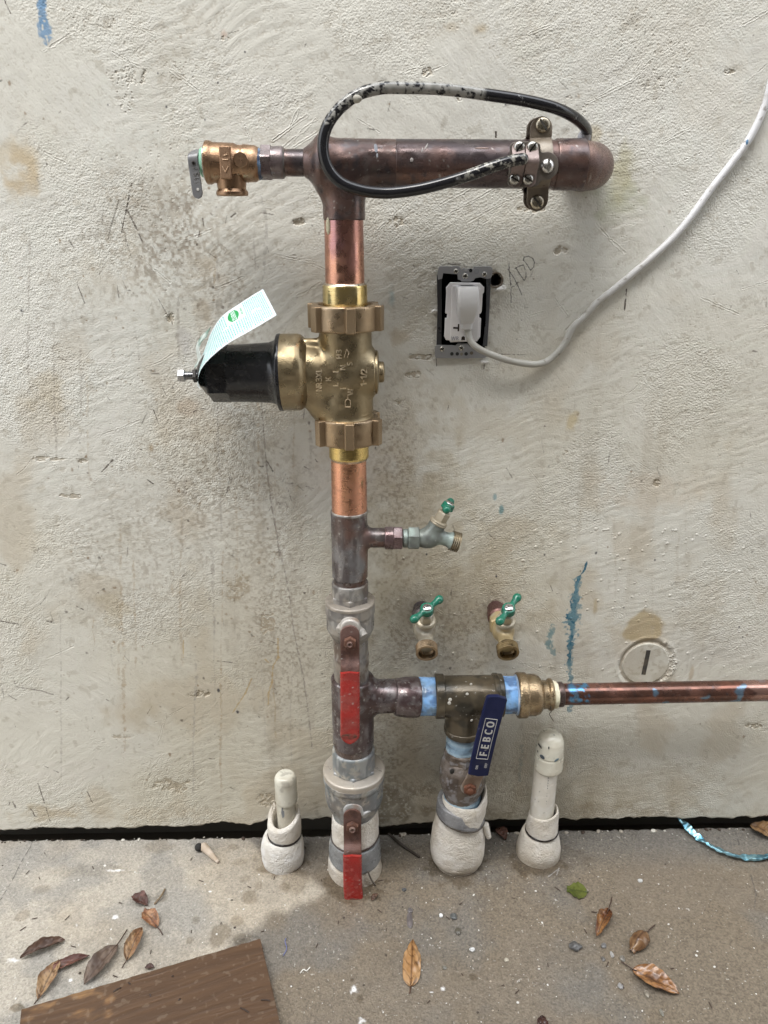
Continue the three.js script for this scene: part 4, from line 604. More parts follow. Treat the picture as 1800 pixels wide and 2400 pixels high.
{ // copper riser between the tee and the regulator
  const t = thing('copper_riser', 'iridescent copper riser below the top tee, ending in a yellow brass collar', 'pipe', at(807, 690, ZR));
  part('tube', vrev(807, ZR, [[512, 92], [666, 92]]), mat.newCopper, t, pt([0.64, 0.34, 0.235], [34, 0.5, 0.14, [0.40, 0.20, 0.18], 0.8, 3, [1, 0.45, 1]], [60, 0.6, 0.1, [0.42, 0.24, 0.30], 0.4, 17, [1, 0.5, 1]], [110, 0.66, 0.07, [0.30, 0.16, 0.13], 0.5, 7]));
  part('solder_ring', vrev(808, ZR, [[662, 94], [665, 98], [668, 101]]), mat.steel, t, pt([0.62, 0.55, 0.45], [90, 0.5, 0.1, [0.5, 0.4, 0.3], 0.6, 2]));
  part('collar', vrev(808.5, ZR, [[667, 103], [669, 105], [722, 105]]), mat.brass, t, cBrass);
  const o = at(766, 530, ZR + 0.012); const d = ball(V(at(769, 531, ZR + 0.014).x, o.y, ZR + 0.0155), 1, 0.0022, 0.0085, 0.0008); d.rotateY(0); part('paint_drip', d, mat.vinyl, t, flat(0.6, 0.56, 0.4));
}
{ // grounding cable: from the wall over the tube, round in a loop to the clamp
  const c2 = (x, y) => [700 + x / 2.074, 150 + y / 2.074], zz = [0.0, 0.020, 0.04, 0.058, 0.07, 0.078, 0.084, 0.09, 0.094, 0.097, 0.1, 0.102, 0.1035, 0.1045, 0.105, 0.1055, 0.106, 0.106, 0.106, 0.106, 0.106, 0.106, 0.105, 0.105];
  const cl = [[1398, 372], [1400, 325], [1372, 285], [1320, 247], [1240, 212], [1100, 178], [920, 150], [700, 122], [520, 116], [400, 118], [290, 148], [195, 220], [135, 310], [118, 405], [140, 500], [200, 572], [300, 613], [420, 626], [560, 612], [700, 580], [850, 533], [960, 493], [1040, 470], [1090, 462]];
  const t = thing('ground_cable', 'thick black grounding cable looped over the top copper pipe, flecked with old paint', 'cable', at(940, 300, 0.1));
  const pts = cl.map(([x, y], i) => at(...c2(x, y), zz[i]));
  const g = tube(pts, 0.0057, { rad: 40, step: 0.001, n: 640 });
  const xl = P(755, 250, 0.1).x, xr = P(1140, 250, 0.09).x, yt = P(900, 300, 0.1).y;
  paint(g, (x, y, z) => {
    let c = [0.012, 0.012, 0.014];
    const n = 0.55 * fbm(x * 200, y * 200, z * 200, 3) + 0.45 * fbm(x * 520, y * 520, z * 520, 2), top = ss(xl - 0.012, xl + 0.01, x) * (1 - ss(xr - 0.006, xr + 0.002, x + (n - 0.5) * 0.01)) * ss(yt, yt + 0.004, y);
    c = mix3(c, mix3([0.20, 0.197, 0.18], [0.36, 0.352, 0.325], vn(x * 260, y * 260, z * 260)), 0.92 * top * ss(0.485, 0.54, n + 0.07 * ss(yt + 0.016, yt + 0.03, y) - 0.05 * ss(P(880, 200, 0.1).x + 0.02, P(880, 200, 0.1).x - 0.02, x))); const side = ss(yt - 0.02, yt + 0.02, y) * (1 - ss(xl, xl + 0.01, x)); c = mix3(c, [0.45, 0.44, 0.4], 0.9 * side * ss(0.62, 0.66, n));
    const cx = P(1190, 390, 0.106).x; c = mix3(c, [0.33, 0.32, 0.28], 0.8 * ss(cx - 0.055, cx - 0.03, x) * (y < yt - 0.02 ? 1 : 0) * ss(0.52, 0.58, n)); c = mix3(c, [0.3, 0.3, 0.3], 0.6 * ss(0.74, 0.77, n)); return c;
  });
  part('jacket', g, mat.rubber, t);
  part('paint_lump', [ball(at(834, 230, 0.1025), 1, 0.0062, 0.0046, 0.0042), ball(at(1369, 322, 0.018), 1, 0.007, 0.009, 0.007)].map((q, i) => paint(q, pt(i ? [0.3, 0.3, 0.32] : [0.46, 0.44, 0.38], [200, 0.55, 0.1, [0.2, 0.18, 0.15], 0.7, 3]))), mat.matte, t);
}
{ // ground clamp: two plates across the tube, cable straps and slotted screws
  const t = thing('ground_clamp', 'tarnished ground clamp with slotted screws gripping the top copper pipe', 'clamp', at(1270, 384, 0.09));
  const c7 = (x, y) => [1100 + x / 4.1475, 230 + y / 4.1475], z = ZR, k = MPP(at(1260, 385, 0.09));
  const yc = at(1265, 385, z).y, rr = 54 * MPP(at(1265, 385, z)) + 0.0012;
  // bar hugging the tube: over the lugs above and below, bulging round the front
  const bar = (xu, xl, wTop, zoff) => { const pts = []; const top = at(...c7(xu, 175), z + zoff), low = at(...c7(xl, 1100), z + zoff); const n = 26; for (let i = 0; i <= n; i++) { const f = i / n, y = top.y + (low.y - top.y) * f, dy = y - yc; const zb = Math.abs(dy) < rr ? Math.sqrt(rr * rr - dy * dy) : 0; const zf = zoff + 0; pts.push(V(top.x + (low.x - top.x) * f, y, z + Math.max(zf, zb))); } return ribbon(pts, roundEnds(wTop, 0.0115, 0.0115), 0.0026, V(1, 0.05, 0), { n: 110 }); };
  part('front_jaw', bar(705, 655, 0.0225, 0.012), mat.dullMetal, t, cTarnish);
  const back = []; { const top = at(...c7(672, 185), z), low = at(...c7(625, 1090), z); for (let i = 0; i <= 26; i++) { const f = i / 26, y = top.y + (low.y - top.y) * f, dy = y - yc; back.push(V(top.x + (low.x - top.x) * f, y, z - Math.max(-0.002, Math.abs(dy) < rr ? Math.sqrt(rr * rr - dy * dy) : 0))); } }
  part('back_jaw', ribbon(back, roundEnds(0.0235, 0.0115, 0.0115), 0.003, V(1, 0.05, 0), { n: 90 }), mat.dullMetal, t, pt([0.09, 0.07, 0.055], [90, 0.5, 0.1, [0.15, 0.12, 0.09], 0.7, 2]));
  const scr = (x, y, zz, r, ang) => { const s = screw(at(...c7(x, y), zz), r, V(0, 0, 1), ang); const h = part('screw', s[0], mat.steel, t, pt([0.42, 0.38, 0.30], [120, 0.5, 0.15, [0.30, 0.26, 0.2], 0.8, 2])); part('slot', s[1], mat.rust, h, flat(0.05, 0.045, 0.035)); };
  scr(715, 260, z + 0.0135, 72 / 4.1475 * k, 2.2); scr(658, 1012, z + 0.0135, 70 / 4.1475 * k, 2.25);
  // saddle plate carrying the cable straps
  const zs = z + rr + 0.001;
  part('saddle', plate([[400, 560], [410, 440], [540, 420], [680, 440], [700, 520], [780, 520], [850, 570], [868, 650], [850, 730], [780, 790], [700, 800], [640, 860], [400, 850], [385, 740]].map(q => c7(...q)), zs - 0.002, 0.004, { bevel: 0.0007, smooth: true }), mat.dullMetal, t, pt([0.10, 0.09, 0.075], [90, 0.5, 0.14, [0.17, 0.145, 0.125], 0.7, 4]));
  for (const [xa, xb, x1, x2] of [[478, 450, 485, 440], [612, 580, 613, 570]]) {
    const top = at(...c7(xa, 425), zs + 0.003), low = at(...c7(xb, 865), zs + 0.003), pts = []; for (let i = 0; i <= 20; i++) { const f = i / 20, b = Math.exp(-(((f - 0.44) / 0.2) ** 2)) * 0.0095; pts.push(V(top.x + (low.x - top.x) * f, top.y + (low.y - top.y) * f, top.z + b)); }
    const s = part('cable_strap', ribbon(pts, roundEnds(0.0132, 0.0066, 0.0066), 0.0026, V(1, 0.05, 0), { n: 70 }), mat.dullMetal, t, pt([0.18, 0.135, 0.122], [100, 0.52, 0.15, [0.28, 0.22, 0.205], 0.7, 2], [60, 0.6, 0.1, [0.11, 0.09, 0.078], 0.7, 8]));
    for (const [x, y, r, an] of [[x1, 478, 56, 0.9], [x2, 788, 54, -0.5]]) { const q = screw(at(...c7(x, y), zs + 0.0043), r / 4.1475 * k, V(0, 0, 1), an, 0.6); part('screw', [paint(ensure(q[0]), pt([0.42, 0.41, 0.38], [120, 0.5, 0.15, [0.3, 0.28, 0.25], 0.8, 2])), paint(ensure(q[1]), flat(0.05, 0.045, 0.04))], mat.steel, s); }
  }
  const big = screw(at(...c7(757, 660), zs + 0.002), 68 / 4.1475 * k, V(0.1, 0.1, 1), 1.5708, 0.75); const bh = part('clamp_bolt', big[0], mat.steel, t, cSteel); part('slot', big[1], mat.rust, bh, flat(0.1, 0.09, 0.075));
}

// ---------------------------------------------------------------- pressure regulator
{
  const t = thing('pressure_regulator', 'cast brass pressure regulator with a black bonnet and two lobed union nuts', 'pressure regulator', at(812, 870, ZR));
  const z = ZR, x0 = at(811, 870, z).x, k = MPP(at(811, 870, z));
  const yv = v => at(811, v, z).y, ym = yv(872);
  const top = V(x0, yv(758), z), bot = V(x0 + 0.001, yv(968), z), b0 = V(at(712, 872, z).x, ym, z), b1 = V(at(880, 872, z).x, ym, z);
  const bodyF = p => {
    let d = dCyl(p, top, bot, 60.5 * k, 61 * k, 0.002);
    d = smin(d, dCyl(p, b0, V(x0 + 0.008, ym, z), 68 * k, 54 * k, 0.003), 0.007);
    d = smin(d, dCyl(p, V(x0 - 0.006, ym, z), b1, 58 * k, 53 * k, 0.003), 0.007);
    d = smin(d, dCyl(p, V(b0.x + 0.006, ym - 0.012, z), V(x0 - 0.012, yv(972), z), 44 * k, 48 * k, 0.003), 0.012);
    d = smin(d, dCyl(p, V(x0, yv(966), z), V(x0, yv(978), z), 60 * k, 67 * k, 0.002), 0.004);
    d = smin(d, dCyl(p, V(b0.x - 0.004, yv(803), z + 0.004), V(x0 - 0.02, yv(803), z + 0.004), 11.5 * k, 11.5 * k, 0.001), 0.005);
    return d;
  };
  part('body', sdf(bodyF, V(x0 - 0.004, (top.y + bot.y) / 2, z), 0.062, 120), mat.castBrass, t, cBronze);
  part('side_plug', hrev([860, 872], [905, 872], z, z, [[878, 100], [884, 102], [887, 88], [888, 50], [897, 48], [899, 46], [901, 40]]), mat.castBrass, t, cBronze);
  part('bell', hrev([650, 873], [740, 872], z, z, [[659, 172], [661, 177], [700, 177], [708, 172], [715, 160], [720, 146], [723, 134]], { ch: 0.001, crease: 0.7 }), mat.castBrass, t, cBronze);
  // black bonnet, slightly tilted like the flange line in the photograph
  const a = [420, 878], b = [664, 873];
  const bon = hrev(a, b, z, z, [[466, 44], [470, 60], [484, 96], [492, 122, 6], [493, 134, 6], [538, 136, 6], [541, 132], [575, 134], [634, 140], [645, 148], [652, 162], [654, 172]], { ch: 0.0009, seg: 96, rot: 0.52, crease: 0.5 });
  const bm = part('bonnet', bon, mat.black, t, pt([0.013, 0.013, 0.014], [60, 0.55, 0.12, [0.022, 0.022, 0.024], 0.8, 3], [260, 0.72, 0.05, [0.07, 0.068, 0.062], 0.6, 9])); part('bonnet_flange', hrev(a, b, z, z, [[652, 174], [654, 179], [661, 179], [663, 176]]), mat.black, bm, flat(0.013, 0.013, 0.015));
  const bolt = part('adjusting_bolt', [hrev([410, 881], [470, 880], z, z, [[418, 28, 6], [420, 31, 6], [432, 31, 6], [434, 29, 6]], { seg: 72, rot: 0.2, ch: 0.0003 }), hrev([410, 881], [470, 880], z, z, [...Array(27).keys()].map(i => [434 + i * 1.25, i % 2 ? 17.5 : 20.5]), { step: 0.001, ch: 0.0001, crease: 0.4 })], mat.steel, t, flat(0.38, 0.38, 0.39));
  part('lock_nut', hrev([410, 881], [470, 880], z, z, [[454, 34, 6], [462, 34, 6]], { seg: 72 }), mat.rust, t, flat(0.07, 0.065, 0.06));
  // union nuts with lugs
  const nut = (u, rows, w, lug, n, off) => {
    const [v0, v1] = rows, k1 = MPP(at(u, (v0 + v1) / 2, z)), xx = at(u, (v0 + v1) / 2, z).x, y0 = at(u, v0, z).y, y1 = at(u, v1, z).y, hgt = y0 - y1, r = w / 2 * k1;
    const ring = rev(V(xx, y0, z), V(xx, y1, z), [[hgt * 0.14, r * 0.76], [0, r * 0.80], [0, r * 0.97], [0.0012, r], [hgt - 0.001, r], [hgt, r * 0.97], [hgt, r * 0.7]], { ch: 0.0006 });
    const p = part('union_nut', ring, mat.castBrass, t, pt([0.35, 0.26, 0.165], [50, 0.52, 0.15, [0.27, 0.19, 0.115], 0.7, 2], [40, 0.6, 0.12, [0.38, 0.295, 0.205], 0.6, 9]));
    for (let i = 0; i < n; i++) { const th = off + i / n * 6.2832, lg = new RoundedBoxGeometry(0.0105, hgt * 0.98, 0.012, 3, 0.0013); const pa = lg.attributes.position; for (let q = 0; q < pa.count; q++) if (pa.getZ(q) < 0) pa.setX(q, pa.getX(q) * 1.25); lg.computeVertexNormals(); lg.translate(0, 0, r + (lug - w) / 2 * k1 - 0.006); lg.rotateY(th); lg.translate(xx, (y0 + y1) / 2, z); part('lug', lg, mat.castBrass, p, pt([0.35, 0.26, 0.165], [50, 0.52, 0.15, [0.27, 0.19, 0.115], 0.7, 2])); }
  };
  nut(809.5, [712, 772], 160, 186, 6, 0.16); nut(816, [974, 1034], 142, 168, 6, 0.06);
  // raised cast letters lying along the surface
  const put = (s, cx, cy, size, rightUp = true, f = font) => { if (s === 'I') s = 'l';  const { p, n } = trace(bodyF, 400 + cx / 2.765, 640 + cy / 2.765); const r = V(0, 1, 0).addScaledVector(n, -n.y).normalize(), up = n.clone().cross(r); p.addScaledVector(n, -0.0002); return letters(s, size, 0.0013, p, r, up, f); };
  const g = []; for (const [s, x, y, sz] of [['W', 1163, 770, 0.0062], ['I', 1118, 747, 0.0062], ['L', 1070, 722, 0.0062], ['K', 1022, 685, 0.0062], ['I', 1072, 640, 0.0062], ['N', 1115, 613, 0.0062], ['S', 1160, 588, 0.0062], ['H3', 1092, 525, 0.0062], ['NR3XL', 960, 690, 0.0068], ['1-1/2', 1248, 678, 0.0072]]) { if (s.length > 3) { const n = s.length, span = s === 'NR3XL' ? 148 : 108; [...s].forEach((ch, i) => g.push(put(ch, x + i * (s[0] === '1' ? 1 : 0), y + span / 2 - span * (i + 0.5) / n, sz))); } else g.push(put(s, x, y, sz)); }
  part('raised_lettering', g, mat.castBrass, t, flat(0.72, 0.60, 0.42));
  const mk = list => { const q = list.map(([x, y]) => { const { p, n } = trace(bodyF, 400 + x / 2.765, 640 + y / 2.765); return p.addScaledVector(n, 0.0002); }); return ribbon(q, 0.0009, 0.0009, V(0, 0, 1), { n: 16 }); };
  part('raised_arrow', [mk([[1125, 548], [1140, 492]]), mk([[1140, 492], [1156, 520]]), mk([[1156, 520], [1150, 532]]), mk([[1147, 548], [1145, 536]]), mk([[1132, 868], [1165, 868]]), mk([[1132, 868], [1132, 828]]), mk([[1165, 868], [1165, 828]]), mk([[1132, 828], [1148, 815]]), mk([[1165, 828], [1148, 815]]), mk([[1148, 812], [1149, 798]])], mat.castBrass, t, flat(0.60, 0.48, 0.33));
}
{ // paper tag hung over the regulator's adjusting bolt
  const t = thing('instruction_tag', 'curled white paper tag with green print hanging on the regulator bolt', 'tag', at(530, 780, 0.1));
  const cv = document.createElement('canvas'); cv.width = 512; cv.height = 1536; const c = cv.getContext('2d');
  c.fillStyle = '#c2cacd'; c.fillRect(0, 0, 512, 1536);
  const r2 = mulberry(5); c.fillStyle = '#3f9f92';
  for (let y = 40; y < 1480; y += 26) { let x = y > 330 && y < 560 ? 262 : 26; const blk = Math.floor(y / 130) % 3; while (x < 485) { const w = 8 + r2() * 30; if (x + w < 490 && !(blk === 1 && x > 230 && x < 262)) { c.globalAlpha = 0.55 + r2() * 0.4; c.fillRect(x, y, w, 12); } x += w + 7; } }
  c.globalAlpha = 1; c.save(); c.translate(140, 470); c.rotate(Math.PI); c.fillStyle = '#0f8a45'; c.beginPath(); c.ellipse(0, 0, 92, 58, 0, 0, 7); c.fill(); c.fillRect(-90, -34, 180, 68);
  c.fillStyle = '#c8d0d0'; c.font = 'bold 62px sans-serif'; c.textAlign = 'center'; c.textBaseline = 'middle'; c.fillText('ZURN', 0, 3); c.fillStyle = '#0f8a45'; c.font = 'bold 30px sans-serif'; c.fillText('WILKINS', 0, 92); c.restore();
  const tx = new THREE.CanvasTexture(cv); tx.colorSpace = THREE.SRGBColorSpace;
  const c3 = (x, y) => [400 + x / 2.765, 640 + y / 2.765];
  // two long edges of the sheet: the one towards the wall / the one towards the camera
  const E1 = [[598, 103, 0.075], [520, 150, 0.072], [440, 202, 0.068], [330, 282, 0.062], [262, 385, 0.056], [222, 490, 0.05], [190, 585, 0.046], [180, 660, 0.043], [172, 730, 0.042]].map(q => at(...c3(q[0], q[1]), q[2]));
  const E2 = [[687, 272, 0.108], [600, 325, 0.112], [505, 380, 0.116], [395, 442, 0.117], [300, 512, 0.112], [225, 585, 0.106], [190, 640, 0.1], [178, 700, 0.096], [192, 755, 0.094]].map(q => at(...c3(q[0], q[1]), q[2]));
  const a = new THREE.CatmullRomCurve3(E1), b = new THREE.CatmullRomCurve3(E2), n = 60, m = 10, pos = [], uv = [], idx = [];
  for (let i = 0; i <= n; i++) for (let j = 0; j <= m; j++) { const p = a.getPoint(i / n).lerp(b.getPoint(i / n), j / m); const bow = Math.sin(j / m * Math.PI) * 0.0025 * (1 - i / n); pos.push(p.x, p.y + bow * 0.4, p.z + bow); uv.push(j / m, 1 - i / n); }
  for (let i = 0; i < n; i++) for (let j = 0; j < m; j++) { const k = i * (m + 1) + j; idx.push(k, k + m + 1, k + m + 2, k, k + m + 2, k + 1); }
  const g = new THREE.BufferGeometry(); g.setAttribute('position', new THREE.Float32BufferAttribute(pos, 3)); g.setAttribute('uv', new THREE.Float32BufferAttribute(uv, 2)); g.setIndex(idx); g.computeVertexNormals();
  part('sheet', g, new THREE.MeshStandardMaterial({ map: tx, roughness: 0.6, side: THREE.DoubleSide, vertexColors: true }), t);
  const g2 = ribbon([at(...c3(245, 382), 0.04), at(...c3(200, 430), 0.035), at(...c3(176, 480), 0.035), at(...c3(184, 560), 0.04), at(...c3(172, 600), 0.045)], 0.022, 0.0005, V(0.4, 0.1, 1), { n: 24 });
  part('second_leaf', g2, mat.plastic, t, pt([0.50, 0.55, 0.52], [60, 0.5, 0.12, [0.06, 0.15, 0.11], 0.9, 7]));
}

// ---------------------------------------------------------------- lower riser
{
  const t = thing('copper_riser', 'bright copper riser below the regulator, standing in a grey soldered tee', 'pipe', at(819, 1300, ZR));
  part('collar', vrev(817.5, ZR, [[1024, 93], [1069, 93], [1071, 91]]), mat.brass, t, cBrass);
  part('solder_ring', vrev(818, ZR, [[1070, 90], [1073, 88], [1077, 84]]), mat.steel, t, pt([0.6, 0.5, 0.38], [90, 0.5, 0.1, [0.5, 0.34, 0.24], 0.6, 2]));
  part('tube', vrev(818, ZR, [[1070, 83], [1202, 83]]), mat.newCopper, t, cNewCopper);
  const z = ZR, x = at(819, 1260, z).x, k = MPP(at(819, 1260, z)), y0 = at(819, 1197, z).y, y1 = at(820, 1350, z).y, yb = at(819, 1260, z).y, xe = at(922, 1260, z).x;
  const tee = p => smin(dCyl(p, V(x, y0, z), V(x, y1, z), 42.5 * k, 42.5 * k, 0.0008), dCyl(p, V(x, yb, z), V(xe - 0.008, yb, z), 23 * k, 22.5 * k, 0.001), 0.008);
  part('tee', sdf(tee, V(x + 0.012, (y0 + y1) / 2, z), 0.05, 104), mat.oldCopper, t, cGreyTee);
  part('rim', vrev(819, z, [[1194, 82], [1196, 87], [1201, 86]]), mat.dullMetal, t, cGalv);
  part('branch', hrev([862, 1261], [930, 1261], z, z, [[862, 45], [904, 45]]), mat.oldCopper, t, cOldCopper);
  part('adapter', [hrev([862, 1261], [990, 1261], z, z, [[901, 50], [903, 53], [921, 54], [922, 52]]), hrev([862, 1261], [990, 1261], z, z, [[921, 54, 6], [922, 60, 6], [941, 60, 6], [943, 55, 6]], { seg: 72, rot: 0.4 })], mat.oldCopper, t, pt([0.135, 0.09, 0.09], [60, 0.55, 0.12, [0.24, 0.19, 0.19], 0.7, 3], WHITEFLECK(0.6, 9, 0.72)));
  part('bottom_stub', vrev(820, z, [[1344, 76], [1366, 76]]), mat.oldCopper, t, cOldCopper);
}

// hose bibs: inlet along +x, bonnet up and forward, spout down and forward
function makeBib(name, label, tone, barAngle, threadsTone) {
  const t = thing(name, label, 'hose bib', V(0, 0, 0), 'hose bibs with green cross handles');
  const u = V(Math.cos(1.08), Math.sin(1.08), 0), c = V(0.0262, 0, 0), spA = V(0.030, 0.004, 0), sd = V(Math.cos(0.30), -Math.sin(0.30), 0), tip = spA.clone().addScaledVector(sd, 0.026);
  const f = p => { let d = dCyl(p, V(0.013, 0, 0), V(0.022, 0, 0), 0.0108, 0.0112); d = smin(d, dSph(p, c, 0.0128), 0.005); d = smin(d, dCyl(p, c.clone().addScaledVector(u, 0.004), c.clone().addScaledVector(u, 0.0235), 0.0100, 0.0106), 0.006); d = smin(d, dCyl(p, spA, tip, 0.0086, 0.0088), 0.006); d = smin(d, dCyl(p, tip.clone().addScaledVector(sd, -0.004), tip, 0.009, 0.0118), 0.004); return d; };
  part('body', sdf(f, V(0.034, 0.006, 0), 0.028, 72), mat.dullMetal, t, tone);
  part('inlet_hex', [rev(V(-0.006, 0, 0), V(1, 0, 0), [[0, 0.0116], [0.0055, 0.0118]]), rev(V(0, 0, 0), V(1, 0, 0), [[0, 0.0132, 6], [0.0008, 0.0147, 6], [0.0134, 0.0147, 6], [0.0142, 0.0132, 6]], { seg: 72, rot: 0.52 })], mat.dullMetal, t, tone);
  const pr = []; for (let i = 0; i <= 8; i++) pr.push([i * 0.00125, i % 2 ? 0.0118 : 0.0129]); pr.push([0.0104, 0.0098], [0.004, 0.0092], [0.001, 0.006]);
  part('hose_thread', rev(tip.clone().addScaledVector(sd, -0.001), tip.clone().addScaledVector(sd, 1), pr, { step: 0.001, ch: 0.0002, crease: 0.5, seg: 60 }), mat.castBrass, t, threadsTone);
  const bonnet = part('bonnet', [rev(c.clone().addScaledVector(u, 0.0215), c.clone().addScaledVector(u, 1), [[0, 0.0108], [0.0008, 0.0118], [0.0022, 0.0118], [0.003, 0.0108], [0.0036, 0.0116], [0.0052, 0.0112], [0.006, 0.009]]), rev(c.clone().addScaledVector(u, 0.027), c.clone().addScaledVector(u, 1), [[0, 0.0086, 6], [0.0115, 0.0086, 6], [0.0125, 0.0076, 6]], { seg: 60 }), rev(c.clone().addScaledVector(u, 0.038), c.clone().addScaledVector(u, 1), [[0, 0.0042], [0.008, 0.0042]])], mat.dullMetal, t, pt([0.40, 0.35, 0.26], [70, 0.5, 0.15, [0.28, 0.245, 0.18], 0.8, 3], [90, 0.62, 0.1, [0.5, 0.47, 0.42], 0.6, 6]));
  const hub = c.clone().addScaledVector(u, 0.0485), e1 = V(0, 0, -1), e2 = e1.clone().cross(u).normalize().multiplyScalar(1), bar = e1.clone().multiplyScalar(Math.cos(barAngle)).addScaledVector(e2, Math.sin(barAngle));
  const hub0 = hub.clone().addScaledVector(u, -0.005), hub1 = hub.clone().addScaledVector(u, 0.0034), arms = [1, -1].map(s => [hub.clone().addScaledVector(bar, 0.005 * s), hub.clone().addScaledVector(bar, 0.0195 * s), hub.clone().addScaledVector(bar, 0.0200 * s)]);
  const hf = p => { let d = dCyl(p, hub0, hub1, 0.0084, 0.0074, 0.0015); for (const [q0, q1, q2] of arms) { d = smin(d, dCyl(p, q0, q1, 0.0027, 0.0044, 0.001), 0.003); d = smin(d, dSph(p, q2, 0.0050), 0.002); } return d; };
  const h = part('handle', sdf(hf, hub, 0.029, 72), M(0, 0.22), t, cGreen);
  const s = screw(hub.clone().addScaledVector(u, 0.0034), 0.0052, u, 0.4, 0.35); part('handle_screw', [paint(ensure(s[0]), cSteel), paint(ensure(s[1]), flat(0.1, 0.09, 0.08))], mat.steel, h);
  return t;
}
{
  const b1 = makeBib('hose_bib', 'verdigris hose bib pointing right from the grey riser tee, green handle up', cBibGreen, 0.25, pt([0.30, 0.25, 0.17], [80, 0.5, 0.14, [0.2, 0.17, 0.12], 0.8, 3]));
  b1.position.copy(at(956, 1261.5, ZR));
  const wallBib = (label, entry, fit, tone, ang, threads, stubTone) => {
    const b = makeBib('hose_bib', label, tone, ang, threads); const z0 = fit[2], q = at(fit[0], fit[1], z0);
    b.rotation.y = -Math.PI / 2; b.position.set(q.x, q.y, z0); b.scale.setScalar(1.1);
    part('pipe_stub', rev(V(-z0 - 0.006, 0.0006, 0), V(1, 0.0006, 0), [[0, 0.0110], [z0 - 0.012, 0.0110], [z0 - 0.0115, 0.0134], [z0 - 0.001, 0.0134], [z0 + 0.0006, 0.0110], [z0 + 0.005, 0.0108]]), mat.oldCopper, b, stubTone);
  };
  wallBib('dull brass hose bib on the wall, left of the pair above the bronze tee', null, [992, 1456, 0.034], cBib, -0.72, pt([0.35, 0.26, 0.17], [80, 0.5, 0.14, [0.25, 0.19, 0.12], 0.8, 3]), pt([0.19, 0.165, 0.16], [50, 0.5, 0.14, [0.10, 0.085, 0.09], 0.8, 3], WHITEFLECK(0.7, 2, 0.7)));
  wallBib('golden brass hose bib on the wall beside the blue paint drip, right of the pair', null, [1171, 1456, 0.034], pt([0.47, 0.37, 0.2], [70, 0.5, 0.15, [0.34, 0.26, 0.14], 0.8, 3], [50, 0.62, 0.1, [0.5, 0.47, 0.38], 0.6, 6]), -0.93, pt([0.28, 0.21, 0.11], [80, 0.5, 0.14, [0.16, 0.12, 0.07], 0.8, 3]), pt([0.17, 0.085, 0.07], [50, 0.5, 0.14, [0.11, 0.06, 0.055], 0.8, 3]));
}

// ball valves of the riser
function leverSet(t, z, cu, eye, pivot, gripTop, gripEnd, w0, w1, wEnd, zl) {
  const k = MPP(at(cu, pivot, zl)), lv = part('lever', ribbon([at(cu, eye, zl - 0.003), at(cu, pivot + 6, zl - 0.003), at(cu + 0.5, pivot + 40, zl - 0.002), at(cu + 0.5, (pivot + gripTop) / 2 + 24, zl + 0.005), at(cu + 0.5, gripTop + 10, zl + 0.007)], roundEnds(w0 * k, w0 * k / 2, 0), 0.0032, V(1, 0, 0), { n: 70 }), mat.rust, t, pt([0.125, 0.062, 0.045], [50, 0.55, 0.14, [0.17, 0.10, 0.085], 0.9, 2], [90, 0.64, 0.08, [0.06, 0.03, 0.024], 0.7, 5], WHITEFLECK(0.6, 4, 0.76)));
  const L = at(cu, gripTop, zl).y - at(cu, gripEnd, zl).y;
  const gr = ribbon([at(cu, gripTop, zl + 0.0075), at(cu + 0.5, (gripTop + gripEnd) / 2, zl + 0.009), at(cu + (wEnd ?? 0), gripEnd, zl + 0.0095)], (q, LL) => roundEnds((w1[0] + (w1[1] - w1[0]) * q) * k, 0.0004, 0.0125)(q, LL), 0.0078, V(1, 0, 0), { n: 80, r: 0.0034 });
  const m = part('grip', gr, M(0, 0.42, { roughnessMap: roughTex }), t, cRed);
  const tip = at(cu + (wEnd ?? 0) - 2, gripEnd - 14, zl + 0.0137); part('worn_patch', ball(tip, 1, 0.0105, 0.004, 0.0004), mat.rust, m, pt([0.16, 0.06, 0.04], [200, 0.5, 0.08, [0.34, 0.06, 0.045], 0.9, 3]));
  const c = at(cu, pivot, zl - 0.0012); const nt = part('handle_nut', [rev(c, c.clone().add(V(0, 0, 1)), [[0, 15.5 * k, 6], [0.0052, 15.5 * k, 6], [0.0058, 13.5 * k, 6]], { seg: 60, rot: 0.1 })], mat.rust, t, cRust);
  part('stem_end', rev(c, c.clone().add(V(0, 0, 1)), [[0, 7 * k], [0.0088, 7 * k], [0.0092, 5.5 * k], [0.0075, 2.4 * k], [0.0072, 0.001]], { seg: 36, ch: 0.0002 }), mat.rust, nt, pt([0.22, 0.15, 0.12], [200, 0.5, 0.1, [0.12, 0.06, 0.05], 0.7, 3]));
  return k;
}
